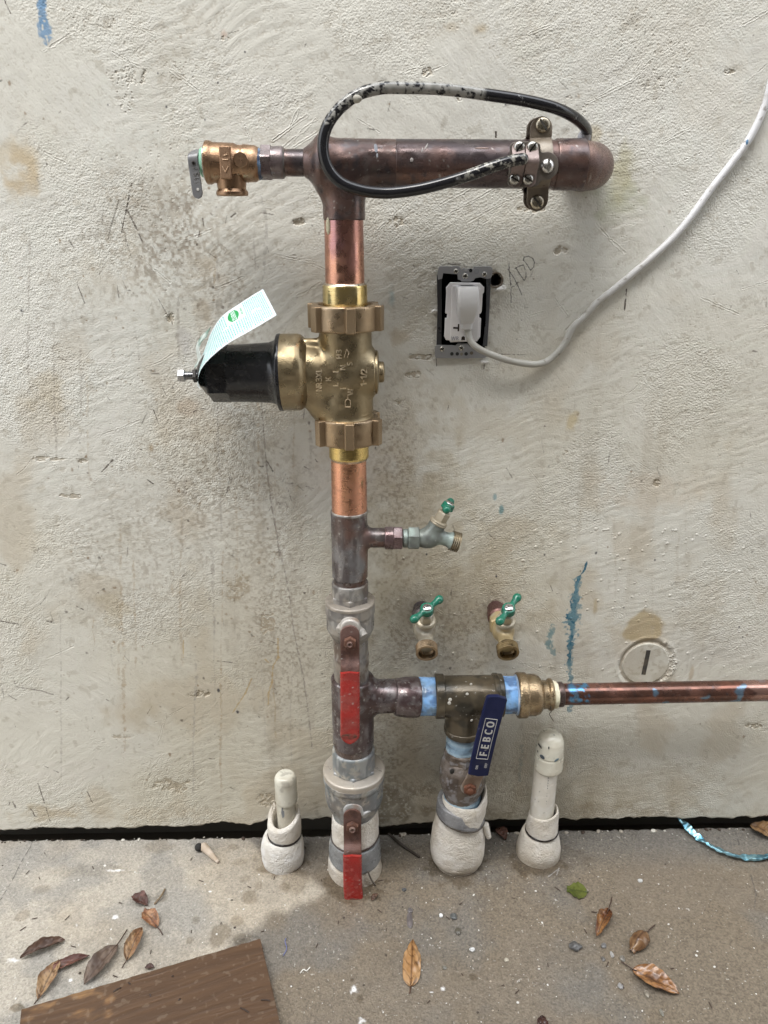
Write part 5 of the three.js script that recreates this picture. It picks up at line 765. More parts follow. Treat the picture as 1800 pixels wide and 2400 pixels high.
{
  const t = thing('ball_valve', 'upper red-levered ball valve on the riser, beside the branch to the right', 'ball valve', at(822, 1740, ZR)), z = ZR;
  part('adapter', vrev(820.5, z, [[1362, 80], [1364, 85], [1392, 85], [1393, 80]]), mat.dullMetal, t, cGalv);
  part('top_hex', vrev(821, z, [[1390, 84, 6], [1392, 92, 6], [1412, 92, 6]], { seg: 72, rot: 0 }), mat.dullMetal, t, cGalv);
  part('flange', vrev(821, z, [[1403, 70], [1404, 113], [1406, 117.5], [1412, 117.5]], { vm: 1405 }), mat.dullMetal, t, pt([0.38, 0.33, 0.27], [40, 0.5, 0.15, [0.29, 0.26, 0.225], 0.7, 3], [170, 0.6, 0.08, [0.2, 0.18, 0.155], 0.5, 9]));
  part('body', vrev(821, z, [[1411, 90], [1411, 116], [1432, 116], [1434, 112], [1468, 111], [1484, 94], [1492, 82], [1530, 80], [1534, 84], [1556, 83], [1558, 80], [1592, 81]], { vm: 1440, ch: 0.0008, dent: [0.00035, 90] }), mat.dullMetal, t, cGalv);
  const c = at(822, 1462, z), k = MPP(c), yb = at(823, 1474, z + 0.04).y;
  const bf = p => { let d = dCyl(p, V(c.x, yb, z), V(c.x, yb, z + 0.040), 25 * k, 22 * k, 0.003); d = smin(d, dCyl(p, V(c.x + 0.007, yb - 0.008, z + 0.02), V(c.x + 0.017, yb - 0.017, z + 0.032), 0.0075, 0.0065, 0.001), 0.006); d = smin(d, dCyl(p, V(c.x - 0.007, yb - 0.004, z + 0.02), V(c.x - 0.014, yb - 0.007, z + 0.032), 0.006, 0.005, 0.001), 0.006); return d; };
  part('stem_boss', sdf(bf, V(c.x, yb - 0.006, z + 0.022), 0.03, 64), mat.dullMetal, t, pt([0.50, 0.47, 0.43], [60, 0.55, 0.14, [0.36, 0.34, 0.31], 0.8, 2], [40, 0.66, 0.08, [0.33, 0.2, 0.12], 0.8, 7]));
  leverSet(t, z, 820, 1466, 1504, 1573, 1740, 45, [46, 47], 0, z + 0.044);
  // run tee below the valve
  const x = at(827, 1660, z).x, kk = MPP(at(827, 1660, z)), y0 = at(827, 1586, z).y, y1 = at(827, 1740, z).y, yb2 = at(827, 1634, z).y, xe = at(930, 1634, z).x;
  const tee = p => smin(dCyl(p, V(x, y0, z), V(x, y1, z), 49 * kk, 49 * kk, 0.003), dCyl(p, V(x, yb2, z), V(xe, yb2 + 0.0002, z - 0.002), 40 * kk, 39.5 * kk, 0.001), 0.012);
  part('tee', sdf(tee, V(x + 0.018, (y0 + y1) / 2, z), 0.056, 104), mat.oldCopper, t, pt([0.12, 0.092, 0.092], [34, 0.52, 0.12, [0.085, 0.056, 0.052], 0.8, 2], [50, 0.56, 0.1, [0.2, 0.185, 0.19], 0.7, 6], [160, 0.58, 0.08, [0.27, 0.25, 0.25], 0.6, 36, [1, 0.5, 1]], WHITEFLECK(0.8, 8, 0.7)));
  part('branch_coupling', hrev([920, 1634], [1000, 1633.5], z - 0.002, ZB, [[924, 82], [927, 86], [944, 92], [950, 94], [974, 95], [981, 92]], { ch: 0.0006 }), mat.oldCopper, t, pt([0.095, 0.064, 0.064], [60, 0.54, 0.1, [0.18, 0.15, 0.15], 0.8, 3], [160, 0.58, 0.08, [0.25, 0.23, 0.23], 0.5, 36], WHITEFLECK(0.8, 9, 0.7)));
  part('bottom_stub', vrev(829, z, [[1734, 90], [1760, 90]]), mat.oldCopper, t, pt([0.18, 0.14, 0.125], [50, 0.52, 0.12, [0.22, 0.22, 0.23], 0.7, 3], WHITEFLECK(0.6, 9, 0.72)));
}
{
  const t = thing('ball_valve', 'lower ball valve on the riser, its red lever hanging in front of the foam base', 'ball valve', at(829, 1960, ZR)), z = ZR;
  part('adapter', vrev(829, z, [[1752, 92], [1755, 99], [1796, 99], [1798, 95]], { ch: 0.0007 }), mat.dullMetal, t, cGalvBlue);
  part('top_hex', vrev(829.5, z, [[1792, 100, 6], [1794, 107, 6], [1812, 107, 6]], { seg: 72 }), mat.dullMetal, t, cGalvBlue);
  part('flange', vrev(829.5, z, [[1797, 60], [1799, 140], [1801, 145], [1812, 144]], { vm: 1805 }), mat.dullMetal, t, pt([0.46, 0.41, 0.345], [40, 0.5, 0.15, [0.38, 0.35, 0.31], 0.7, 3], WHITEFLECK(0.7, 5, 0.72)));
  part('body', vrev(830, z, [[1811, 144], [1822, 143], [1826, 137], [1862, 135], [1880, 122], [1894, 106], [1910, 99], [1916, 103], [1960, 101], [1990, 98]], { vm: 1850, ch: 0.0008, dent: [0.0004, 80] }), mat.dullMetal, t, cGalvBlue);
  const c = at(829, 1880, z), k = MPP(c), yb = at(828, 1900, z + 0.04).y;
  const bf = p => { let d = dCyl(p, V(c.x, yb, z), V(c.x, yb, z + 0.042), 25 * k, 22 * k, 0.003); d = smin(d, dCyl(p, V(c.x + 0.008, yb - 0.004, z + 0.02), V(c.x + 0.019, yb - 0.012, z + 0.036), 0.0085, 0.0075, 0.001), 0.006); d = smin(d, dCyl(p, V(c.x - 0.008, yb - 0.002, z + 0.02), V(c.x - 0.016, yb - 0.003, z + 0.032), 0.006, 0.005, 0.001), 0.006); return d; };
  part('stem_boss', sdf(bf, V(c.x, yb - 0.004, z + 0.022), 0.03, 64), mat.dullMetal, t, pt([0.44, 0.44, 0.43], [60, 0.55, 0.14, [0.34, 0.34, 0.33], 0.8, 2], [50, 0.66, 0.08, [0.38, 0.26, 0.2], 0.7, 7]));
  leverSet(t, z, 826, 1896, 1936, 2002, 2124, 42, [44, 46], 4, z + 0.046);
}
{ // right-hand branch: taped nipples, bronze tee, reducer and the copper line running out of frame
  const t = thing('bronze_tee', 'dark wet bronze tee between two bands of light blue tape', 'pipe fitting', at(1098, 1633, ZB)), z = ZB, a = [975, 1632.5], b = [1330, 1627];
  const h = (pr, o) => hrev(a, b, z, z, pr, o);
  for (const [u0, u1, w0, w1] of [[979, 1023, 89, 88], [1174, 1211, 88, 86]]) part('blue_tape', h([[u0, w0], [u1, w1]], { dent: [0.0006, 140] }), mat.tape, t, cTape);
  part('white_sealant', h([[1206, 84], [1208, 93], [1212, 96], [1215, 90]], { dent: [0.0012, 160] }), mat.vinyl, t, pt([0.62, 0.64, 0.66], [90, 0.5, 0.1, [0.25, 0.4, 0.62], 0.8, 3]));
  const k = MPP(at(1098, 1631, z)), y = at(1098, 1630.5, z).y, x0 = at(1036, 1631, z).x, x1 = at(1160, 1630, z).x, xc = at(1086, 1680, z).x, yb = at(1086, 1706, z).y;
  const f = p => smin(dCyl(p, V(x0, y - 0.0002, z), V(x1, y + 0.0002, z), 48 * k, 47.5 * k), dCyl(p, V(xc, y, z), V(xc, yb, z), 46 * k, 44 * k, 0.003), 0.008);
  part('body', sdf(f, V((x0 + x1) / 2, (y + yb) / 2 + 0.003, z), 0.056, 96), mat.wetIron, t, cWetTee);
  part('end_band', h([[1019, 100], [1021, 104], [1039, 104], [1041, 99]], { ch: 0.0009 }), mat.wetIron, t, cWetTee);
  part('end_band', h([[1154, 99], [1156, 104], [1165, 104], [1167, 101], [1176, 100], [1178, 95]], { ch: 0.0009 }), mat.wetIron, t, cWetTee);
  part('branch_band', vrev(1086, z, [[1700, 86], [1702, 92], [1713, 91], [1715, 84]], { ch: 0.0009 }), mat.wetIron, t, cWetTee);
  part('paint_spot', [[1095, 1627, 3.5], [1055, 1640, 4], [1104, 1604, 3], [1053, 1648, 4], [1105, 1688, 3], [1070, 1612, 2.5]].map(([u, v, r]) => { const q = trace(f, u, v); return ball(q.p, r * k, 1, 1.2, 0.4); }), mat.vinyl, t, flat(0.62, 0.6, 0.54));
}
{
  const t = thing('copper_pipe', 'wet reddish copper line running out to the right from a bronze reducer', 'pipe', at(1500, 1624, ZB)), z = ZB, a = [1205, 1629.5], b = [1800, 1618], h = (pr, o) => hrev(a, b, z, z, pr, o);
  part('reducer', [h([[1210, 100], [1212, 107], [1232, 106], [1234, 99]], { ch: 0.0008 }), h([[1232, 98], [1252, 97], [1262, 90], [1267, 78], [1270, 68], [1282, 66], [1284, 72], [1287, 76], [1292, 74], [1294, 70]], { ch: 0.0008, crease: 0.7 })], M(0.8, 0.36, { bumpMap: castBump, bumpScale: 0.0004, roughnessMap: roughTex }), t, pt([0.33, 0.245, 0.15], [40, 0.5, 0.15, [0.18, 0.13, 0.075], 0.8, 3], [90, 0.64, 0.08, [0.42, 0.34, 0.22], 0.7, 6], WHITEFLECK(0.5, 6, 0.76)));
  part('sealant', h([[1292, 54], [1294, 62], [1300, 64], [1305, 59], [1308, 52]], { dent: [0.0016, 150] }), mat.vinyl, t, pt([0.70, 0.66, 0.5], [120, 0.6, 0.1, [0.5, 0.45, 0.3], 0.6, 3]));
  part('ferrule', h([[1305, 56], [1307, 59], [1318, 58], [1320, 52]]), mat.oldCopper, t, pt([0.08, 0.06, 0.055], [70, 0.5, 0.1, [0.12, 0.08, 0.07], 0.7, 3]));
  const g = h([[1318, 50.5], [1806, 49.5]], { step: 0.0016 }), xa = at(1330, 1625, z).x, xb = at(1378, 1625, z).x, base = pt([0.215, 0.098, 0.07], [18, 0.52, 0.12, [0.125, 0.066, 0.05], 0.85, 1, [1, 3, 3]], [60, 0.6, 0.1, [0.29, 0.145, 0.11], 0.7, 6, [0.5, 1, 1]], [140, 0.6, 0.08, [0.10, 0.06, 0.05], 0.6, 26], [160, 0.7, 0.05, [0.09, 0.07, 0.07], 0.6, 9], WHITEFLECK(0.3, 14, 0.77)), yc = at(1340, 1627, z).y, xr = at(1745, 1620, z).x;
  paint(g, (x, y, zz) => { let c = base(x, y, zz); const n = fbm(x * 130, y * 130, zz * 130, 3); const band = ss(xa - 0.003, xa + 0.002, x + (n - 0.5) * 0.006) * (1 - ss(xb - 0.022, xb - 0.016, x + (n - 0.5) * 0.018)), tongue = ss(xb - 0.02, xb - 0.016, x) * (1 - ss(xb - 0.004, xb, x)) * ss(0.5, 0.54, n + (yc - y > 0 ? 0.03 : -0.02)); c = mix3(c, [0.10, 0.27, 0.46], 0.95 * Math.max(band * ss(0.38, 0.44, n), tongue)); c = mix3(c, [0.16, 0.30, 0.42], 0.7 * ss(0.715, 0.74, fbm(x * 60 + 4, y * 60, zz * 60, 2))); c = mix3(c, [0.37, 0.23, 0.19], 0.7 * ss(xr, xr + 0.006, x + (n - 0.5) * 0.03)); return c; });
  part('tube', g, mat.wetCopper, t);
  const s = part('hanging_fibre', tube([at(1290, 1655, z + 0.02), at(1292, 1668, z + 0.021), at(1288, 1672, z + 0.021), at(1297, 1690, z + 0.021)], 0.0006, { rad: 6 }), mat.dark, t, flat(0.05, 0.04, 0.03));
}
{ // blue-handled valve under the bronze tee
  const t = thing('ball_valve', 'glossy wet ball valve with a dark blue lettered lever under the bronze tee', 'ball valve', at(1085, 1900, ZB)), z = ZB;
  part('blue_tape', vrev(1084, z, [[1708, 78], [1735, 75], [1768, 77]], { dent: [0.001, 110] }), mat.tape, t, cTapeDirty);
  part('body', vrev(1085, z, [[1752, 84, 8], [1754, 92, 8], [1772, 94, 8], [1774, 92], [1786, 104], [1800, 109], [1826, 108], [1842, 98], [1856, 86], [1862, 84]], { vm: 1800, ch: 0.001, dent: [0.0008, 70], seg: 96 }), M(0.25, 0.24, { bumpMap: castBump, bumpScale: 0.0006, roughnessMap: roughTex }), t, pt([0.12, 0.092, 0.07], [40, 0.52, 0.12, [0.2, 0.172, 0.155], 0.8, 2], [70, 0.58, 0.08, [0.06, 0.045, 0.035], 0.8, 7], [120, 0.62, 0.06, [0.36, 0.36, 0.38], 0.6, 38], WHITEFLECK(0.4, 6, 0.75)));
  const k = MPP(at(1085, 1800, z)), q = at(1060, 1812, z + 0.028); part('rivet', ball(V(q.x, q.y, z + 0.0245), 0.0034, 1, 1.2, 0.6), mat.dark, t, flat(0.02, 0.018, 0.015));
  const pv = at(1101, 1847, z + 0.034), bs = rev(V(pv.x, pv.y, z + 0.008), V(pv.x, pv.y, z + 1), [[0, 27 * k], [0.018, 26 * k], [0.022, 22 * k], [0.026, 20 * k]], { ch: 0.001 });
  part('stem_boss', bs, M(0.2, 0.25), t, pt([0.20, 0.165, 0.14], [60, 0.55, 0.12, [0.30, 0.27, 0.24], 0.7, 2]));
  part('handle_nut', [rev(pv, V(pv.x, pv.y, pv.z + 1), [[0, 16 * k, 6], [0.005, 16 * k, 6], [0.006, 13 * k, 6]], { seg: 60 }), rev(pv, V(pv.x, pv.y, pv.z + 1), [[0, 7.5 * k], [0.008, 7.5 * k], [0.009, 5 * k]], { seg: 36 })], mat.rust, t, pt([0.16, 0.06, 0.03], [120, 0.5, 0.12, [0.08, 0.035, 0.022], 0.8, 2]));
  part('lower_tape', vrev(1083, z, [[1852, 80], [1862, 86], [1876, 85], [1886, 80]], { dent: [0.0014, 120] }), mat.tape, t, cTapeDirty);
  part('grey_nipple', vrev(1083, z, [[1878, 79], [1985, 78]]), mat.vinyl, t, pt([0.10, 0.105, 0.115], [60, 0.5, 0.14, [0.15, 0.155, 0.16], 0.7, 2]));
  // lever: lower foot on the stem, then a flat coated blade slanting up to the right
  const zl = z + 0.041, blade = [at(1120, 1816, zl), at(1132, 1760, zl + 0.003), at(1149, 1690, zl + 0.005), at(1166, 1630, zl + 0.006)], wd = V(1, 0.24, 0), col = pt([0.006, 0.010, 0.045], [60, 0.55, 0.12, [0.010, 0.014, 0.055], 0.8, 2], [40, 0.66, 0.07, [0.025, 0.027, 0.05], 0.7, 9], WHITEFLECK(0.5, 3, 0.75));
  const lv = part('lever', ribbon(blade, roundEnds(46 * k, 0.0008, 0.004), 0.0058, wd, { n: 60, r: 0.0018 }), new THREE.MeshPhysicalMaterial({ vertexColors: true, roughness: 0.5, specularIntensity: 0.5 }), t, col);
  part('lever_foot', ribbon([at(1098, 1852, z + 0.0335), at(1106, 1834, z + 0.0345), at(1114, 1818, z + 0.038), at(1121, 1802, zl + 0.0005)], roundEnds(40 * k, 0.008, 0), 0.003, V(1, 0.35, 0), { n: 30 }), mat.dullMetal, t, pt([0.30, 0.24, 0.19], [60, 0.5, 0.12, [0.2, 0.13, 0.09], 0.7, 3]));
  const at3 = f => { const c = new THREE.CatmullRomCurve3(blade, false, 'centripetal'); const p = c.getPointAt(f), T = c.getTangentAt(f), w = wd.clone().addScaledVector(T, -wd.dot(T)).normalize(); return { p, T, w, N: w.clone().cross(T).normalize() }; };
  const silver = flat(0.45, 0.44, 0.42), off = (f, sx, d = 0.0031) => { const { p, w, N } = at3(f); return p.clone().addScaledVector(w, sx).addScaledVector(N, d); };
  const T = at3(0.5); 'FEBCO'.split('').forEach((ch, i) => part('letter', letters(ch, 0.0104, 0.0004, off(0.30 + i * 0.092, 0.0004, 0.0028), T.T, T.w.clone().multiplyScalar(-1)), mat.plastic, lv, silver));
  const fr = (f0, s0, f1, s1) => ribbon([off(f0, s0, 0.003), off((f0 + f1) / 2, (s0 + s1) / 2, 0.003), off(f1, s1, 0.003)], 0.0009, 0.0006, T.N, { n: 10 });
  part('letter_frame', [fr(0.235, -0.0078, 0.735, -0.0078), fr(0.235, 0.0078, 0.735, 0.0078), fr(0.235, -0.0078, 0.235, 0.0078), fr(0.735, -0.0078, 0.735, 0.0078)], mat.plastic, lv, silver);
  part('small_letters', [letters('ON', 0.0033, 0.0004, off(0.12, -0.0045, 0.0028), T.T, T.w.clone().multiplyScalar(-1)), letters('OFF', 0.0033, 0.0004, off(0.15, 0.0072, 0.0028), T.T, T.w.clone().multiplyScalar(-1))], mat.plastic, lv, flat(0.34, 0.33, 0.33));
}

// ---------------------------------------------------------------- foam collars and PVC stubs on the slab
{
  const z = ZR + 0.002, x = at(832, 2070, z).x, t = thing('pipe_insulation', 'dirty white foam wrap at the foot of the riser, behind the red lever', 'pipe insulation', V(x, 0, z));
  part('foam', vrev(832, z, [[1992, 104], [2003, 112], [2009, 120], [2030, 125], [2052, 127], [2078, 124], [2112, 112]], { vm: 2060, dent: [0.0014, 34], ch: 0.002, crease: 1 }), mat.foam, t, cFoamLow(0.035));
  part('grey_tape', vrev(832, z, [[1958, 108], [1960, 115], [1985, 119], [2002, 122], [2004, 116]], { vm: 1990, dent: [0.0012, 50], post: p => { p.y += (p.x - x) * -0.05; } }), mat.tape, t, pt([0.20, 0.205, 0.205], [50, 0.5, 0.15, [0.28, 0.285, 0.28], 0.7, 2], [90, 0.64, 0.08, [0.13, 0.13, 0.13], 0.6, 6]));
  part('foam_collar', vrev(832, z, [[1966, 106], [1956, 110], [1932, 110], [1910, 109], [1903, 106], [1903, 97], [1930, 95]], { vm: 1930, dent: [0.0016, 60], ch: 0.001, open: true, post: p => { p.y += (p.z - z) * 0.10 + (p.x - x) * 0.16; } }), mat.foam, t, cFoam);
  part('dark_strap', vrev(832, z, [[1953, 111], [1954, 114], [1957, 114], [1958, 111]], { open: true, ch: 0.0003, post: p => { p.y += (p.x - x) * 0.05; } }), mat.vinyl, t, flat(0.05, 0.035, 0.028));
  const sp = []; for (let i = 0; i < 16; i++) { const v = 1975 + rnd() * 110, q = at(774 + rnd() * 6 - (v > 2030 ? 3 : 0), v, z + 0.004); sp.push(ball(q, 0.001 + rnd() * 0.0022, 1, 1 + rnd(), 0.8)); } part('plaster_crumbs', sp, mat.matte, t, flat(0.55, 0.53, 0.48)).userData.kind = 'stuff';
  part('crack', tube([at(862, 2042, z + 0.036), at(868, 2056, z + 0.0365), at(873, 2066, z + 0.036), at(880, 2074, z + 0.034)], 0.0012, { rad: 8 }), mat.dark, t, flat(0.12, 0.10, 0.08));
}
{
  const z = ZB - 0.006, x = at(1074, 2000, z).x, t = thing('pipe_insulation', 'bulging white foam wrap under the blue-handled valve, torn open at its top', 'pipe insulation', V(x, 0, z));
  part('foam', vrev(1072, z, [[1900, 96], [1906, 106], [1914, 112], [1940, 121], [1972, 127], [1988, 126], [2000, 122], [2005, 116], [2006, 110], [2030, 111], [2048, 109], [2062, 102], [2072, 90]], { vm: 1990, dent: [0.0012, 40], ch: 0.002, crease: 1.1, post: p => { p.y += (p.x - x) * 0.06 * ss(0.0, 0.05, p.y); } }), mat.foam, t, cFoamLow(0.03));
  part('foam_rim', vrev(1088, ZB, [[1920, 98], [1900, 104], [1884, 105], [1874, 103], [1869, 99], [1869, 89], [1880, 85], [1920, 83]], { vm: 1900, dent: [0.0013, 80], ch: 0.0016, open: true, crease: 1, post: p => { const dx = p.x - at(1088, 1900, ZB).x; p.y += (p.z - ZB) * 0.12 + dx * -0.06 + ss(0.014, 0.03, dx) * ss(0.05, 0.085, p.y) * 0.020; } }), mat.foam, t, cFoam);
  part('grey_tape', vrev(1079, ZB - 0.002, [[1878, 102], [1880, 110], [1895, 113], [1906, 114], [1908, 108]], { vm: 1895, dent: [0.0011, 50], post: p => { p.y += (p.x - x) * -0.22; } }), mat.tape, t, pt([0.17, 0.17, 0.175], [50, 0.5, 0.15, [0.24, 0.24, 0.24], 0.7, 2]));
  part('wire_tie', vrev(1079, ZB - 0.002, [[1906, 112], [1907, 115.5], [1909.5, 115.5], [1910.5, 112]], { open: true, ch: 0.0003, post: p => { p.y += (p.x - x) * -0.22; } }), mat.vinyl, t, flat(0.06, 0.05, 0.04));
  part('torn_flap', sdf(p => dCyl(p, at(1136, 1930, ZB + 0.006), at(1146, 1964, ZB + 0.008), 0.0055, 0.0038, 0.002), at(1141, 1946, ZB + 0.006), 0.02, 40), mat.foam, t, cFoam);
}
{
  const z = 0.046, x = at(663, 2000, z).x, t = thing('capped_pvc_stub', 'short capped plastic pipe stub in a cracked foam bulb, left of the riser', 'pipe stub', V(x, 0, z)), cc = pt([0.62, 0.60, 0.51], [50, 0.55, 0.15, [0.50, 0.46, 0.37], 0.8, 2], [120, 0.66, 0.07, [0.3, 0.28, 0.24], 0.6, 6]);
  const pp = part('pipe', vrev(671, z, [[1860, 43], [1968, 42]], { vm: 1910 }), mat.pvc, t, cc);
  part('cap', vrev(670.5, z, [[1814, 20], [1815, 40], [1819, 48], [1826, 52], [1872, 52.5], [1876, 50], [1876, 44]], { vm: 1850, ch: 0.0012, crease: 0.8 }), mat.pvc, t, cc);
  part('pipe_split', plate([[661, 1878], [664, 1876], [663, 1900], [668, 1902], [666, 1915], [662, 1918], [659, 1905], [660, 1895]], z + 0.0122, 0.001, { bevel: 0 }), mat.dark, pp, flat(0.22, 0.23, 0.24));
  part('foam_collar', vrev(667, z, [[1966, 72], [1956, 76], [1940, 77], [1922, 77], [1915, 74], [1914, 56], [1922, 48], [1955, 46]], { vm: 1945, dent: [0.0014, 60], ch: 0.0015, open: true, crease: 1, post: p => { const h = ss(0.048, 0.068, p.y); p.y += h * ((p.z - z) * -0.30 + (p.x - x) * 0.34 + 0.010 * ss(0.004, -0.016, p.z - z) * ss(0.0, -0.014, p.x - x) * (0.6 + 0.8 * vn(p.x * 500, p.z * 500))); } }), mat.foam, t, cFoam);
  part('black_line', vrev(667, z, [[1951, 76], [1952, 79.5], [1956, 80], [1957, 77]], { open: true, ch: 0.0003 }), mat.vinyl, t, flat(0.025, 0.02, 0.018));
  part('foam_bulb', vrev(663, z, [[1955, 70], [1955, 79], [1958, 86], [1966, 94], [1985, 101], [2006, 98], [2030, 84], [2046, 64], [2050, 54]], { vm: 1990, dent: [0.0010, 44], crease: 1.1, ch: 0.002 }), mat.foam, t, pt([0.70, 0.68, 0.64], [30, 0.5, 0.2, [0.76, 0.75, 0.73], 0.7, 2], [60, 0.6, 0.1, [0.57, 0.53, 0.46], 0.6, 8], [280, 0.8, 0.03, [0.2, 0.18, 0.14], 0.6, 5]));
}
{
  const z = 0.042, x = at(1264, 2000, z).x, t = thing('capped_pvc_stub', 'tall white capped plastic pipe with black print in wrapped foam, right of the blue valve', 'pipe stub', V(x, 0, z));
  part('pipe', vrev(1270, z, [[1770, 55], [1970, 56]], { vm: 1900 }), mat.pvc, t, cPvc);
  const cap = part('cap', vrev(1288, z, [[1716, 16], [1718, 36], [1724, 52], [1734, 62], [1746, 65], [1764, 66], [1765, 64], [1767, 66.5], [1796, 67], [1799, 65], [1800, 58]], { vm: 1760, ch: 0.0008, crease: 0.8 }), mat.pvc, t, pt([0.70, 0.68, 0.58], [40, 0.55, 0.15, [0.60, 0.55, 0.44], 0.7, 2], [260, 0.76, 0.025, [0.1, 0.1, 0.09], 0.7, 9]));
  const xc = at(1280, 1850, z).x, kk = MPP(at(1275, 1850, z)), spot = (u, v, w, h, an, c, r) => { const o = at(u, v, z + r * 0.9), dx = clamp((o.x - xc) / r, -0.93, 0.93), th = Math.asin(dx), g = new THREE.SphereGeometry(1, 12, 8); g.scale(w * kk / 2, h * kk / 2, 0.0005); g.rotateZ(an); g.rotateY(th); g.translate(xc + Math.sin(th) * r, o.y, z + Math.cos(th) * r); return paint(g, flat(...c)); };
  const rc = 33.4 * kk, rp = 27.6 * kk;
  part('ink_spot', [spot(1268, 1757, 15, 5, -0.4, [0.03, 0.03, 0.03], rc), spot(1272, 1778, 13, 10, -0.3, [0.07, 0.09, 0.11], rc), spot(1304, 1780, 13, 6, 0.5, [0.12, 0.18, 0.21], rc), spot(1286, 1752, 3, 8, 0, [0.05, 0.05, 0.04], rc), spot(1261, 1773, 3, 6, 0, [0.08, 0.08, 0.08], rc)], mat.vinyl, cap);
  // printed characters running up the pipe, following its curve
  const pr = []; const s = '26200082 18:53'; [...s].forEach((ch, i) => { if (ch === ' ') return; const f = i / (s.length - 1), v = 1806 + f * (1884 - 1806); const th = -0.28, p = V(xc + Math.sin(th) * rp, at(1276, v, z + rp).y, z + Math.cos(th) * rp), n = V(Math.sin(th), 0, Math.cos(th)); const r = V(0, -1, 0); pr.push(letters(ch, 0.0046, 0.00025, p, r, n.clone().cross(r), fontM)); });
  part('printed_code', pr, mat.vinyl, t, flat(0.09, 0.085, 0.08));
  { const th = -0.36, n = V(Math.sin(th), 0, Math.cos(th)), p = V(xc + Math.sin(th) * rp, at(1266, 1908, z + rp).y, z + Math.cos(th) * rp), g = new THREE.BoxGeometry(0.0058, 0.019, 0.0006); g.rotateY(th); g.translate(p.x, p.y, p.z); part('printed_block', g, mat.vinyl, t, pt([0.09, 0.085, 0.10], [400, 0.55, 0.1, [0.3, 0.29, 0.29], 0.8, 3])); }
  part('foam_collar', vrev(1270, z, [[1956, 70], [1944, 75], [1925, 73], [1908, 70], [1899, 66], [1898, 58], [1910, 56]], { vm: 1940, dent: [0.0012, 60], ch: 0.0012, open: true, crease: 1, post: p => { p.y += (p.x - x) * 0.25 * ss(0.055, 0.075, p.y); } }), mat.foam, t, cFoam);
  part('black_line', vrev(1270, z, [[1941, 74], [1942, 77.5], [1945, 78], [1946, 75]], { open: true, ch: 0.0003, post: p => { p.y += (p.x - x) * 0.04; } }), mat.vinyl, t, flat(0.025, 0.02, 0.018));
  part('foam_wrap', vrev(1261, z - 0.002, [[1944, 68], [1944, 77], [1948, 82], [1956, 88], [1972, 98], [1984, 102], [1998, 101], [2003, 98], [2004, 92], [2030, 86], [2046, 72], [2053, 60]], { vm: 1990, dent: [0.0010, 50], crease: 0.9, ch: 0.0012, post: p => { p.y += (p.x - x) * 0.10; } }), mat.foam, t, cFoamLow(0.028));
}

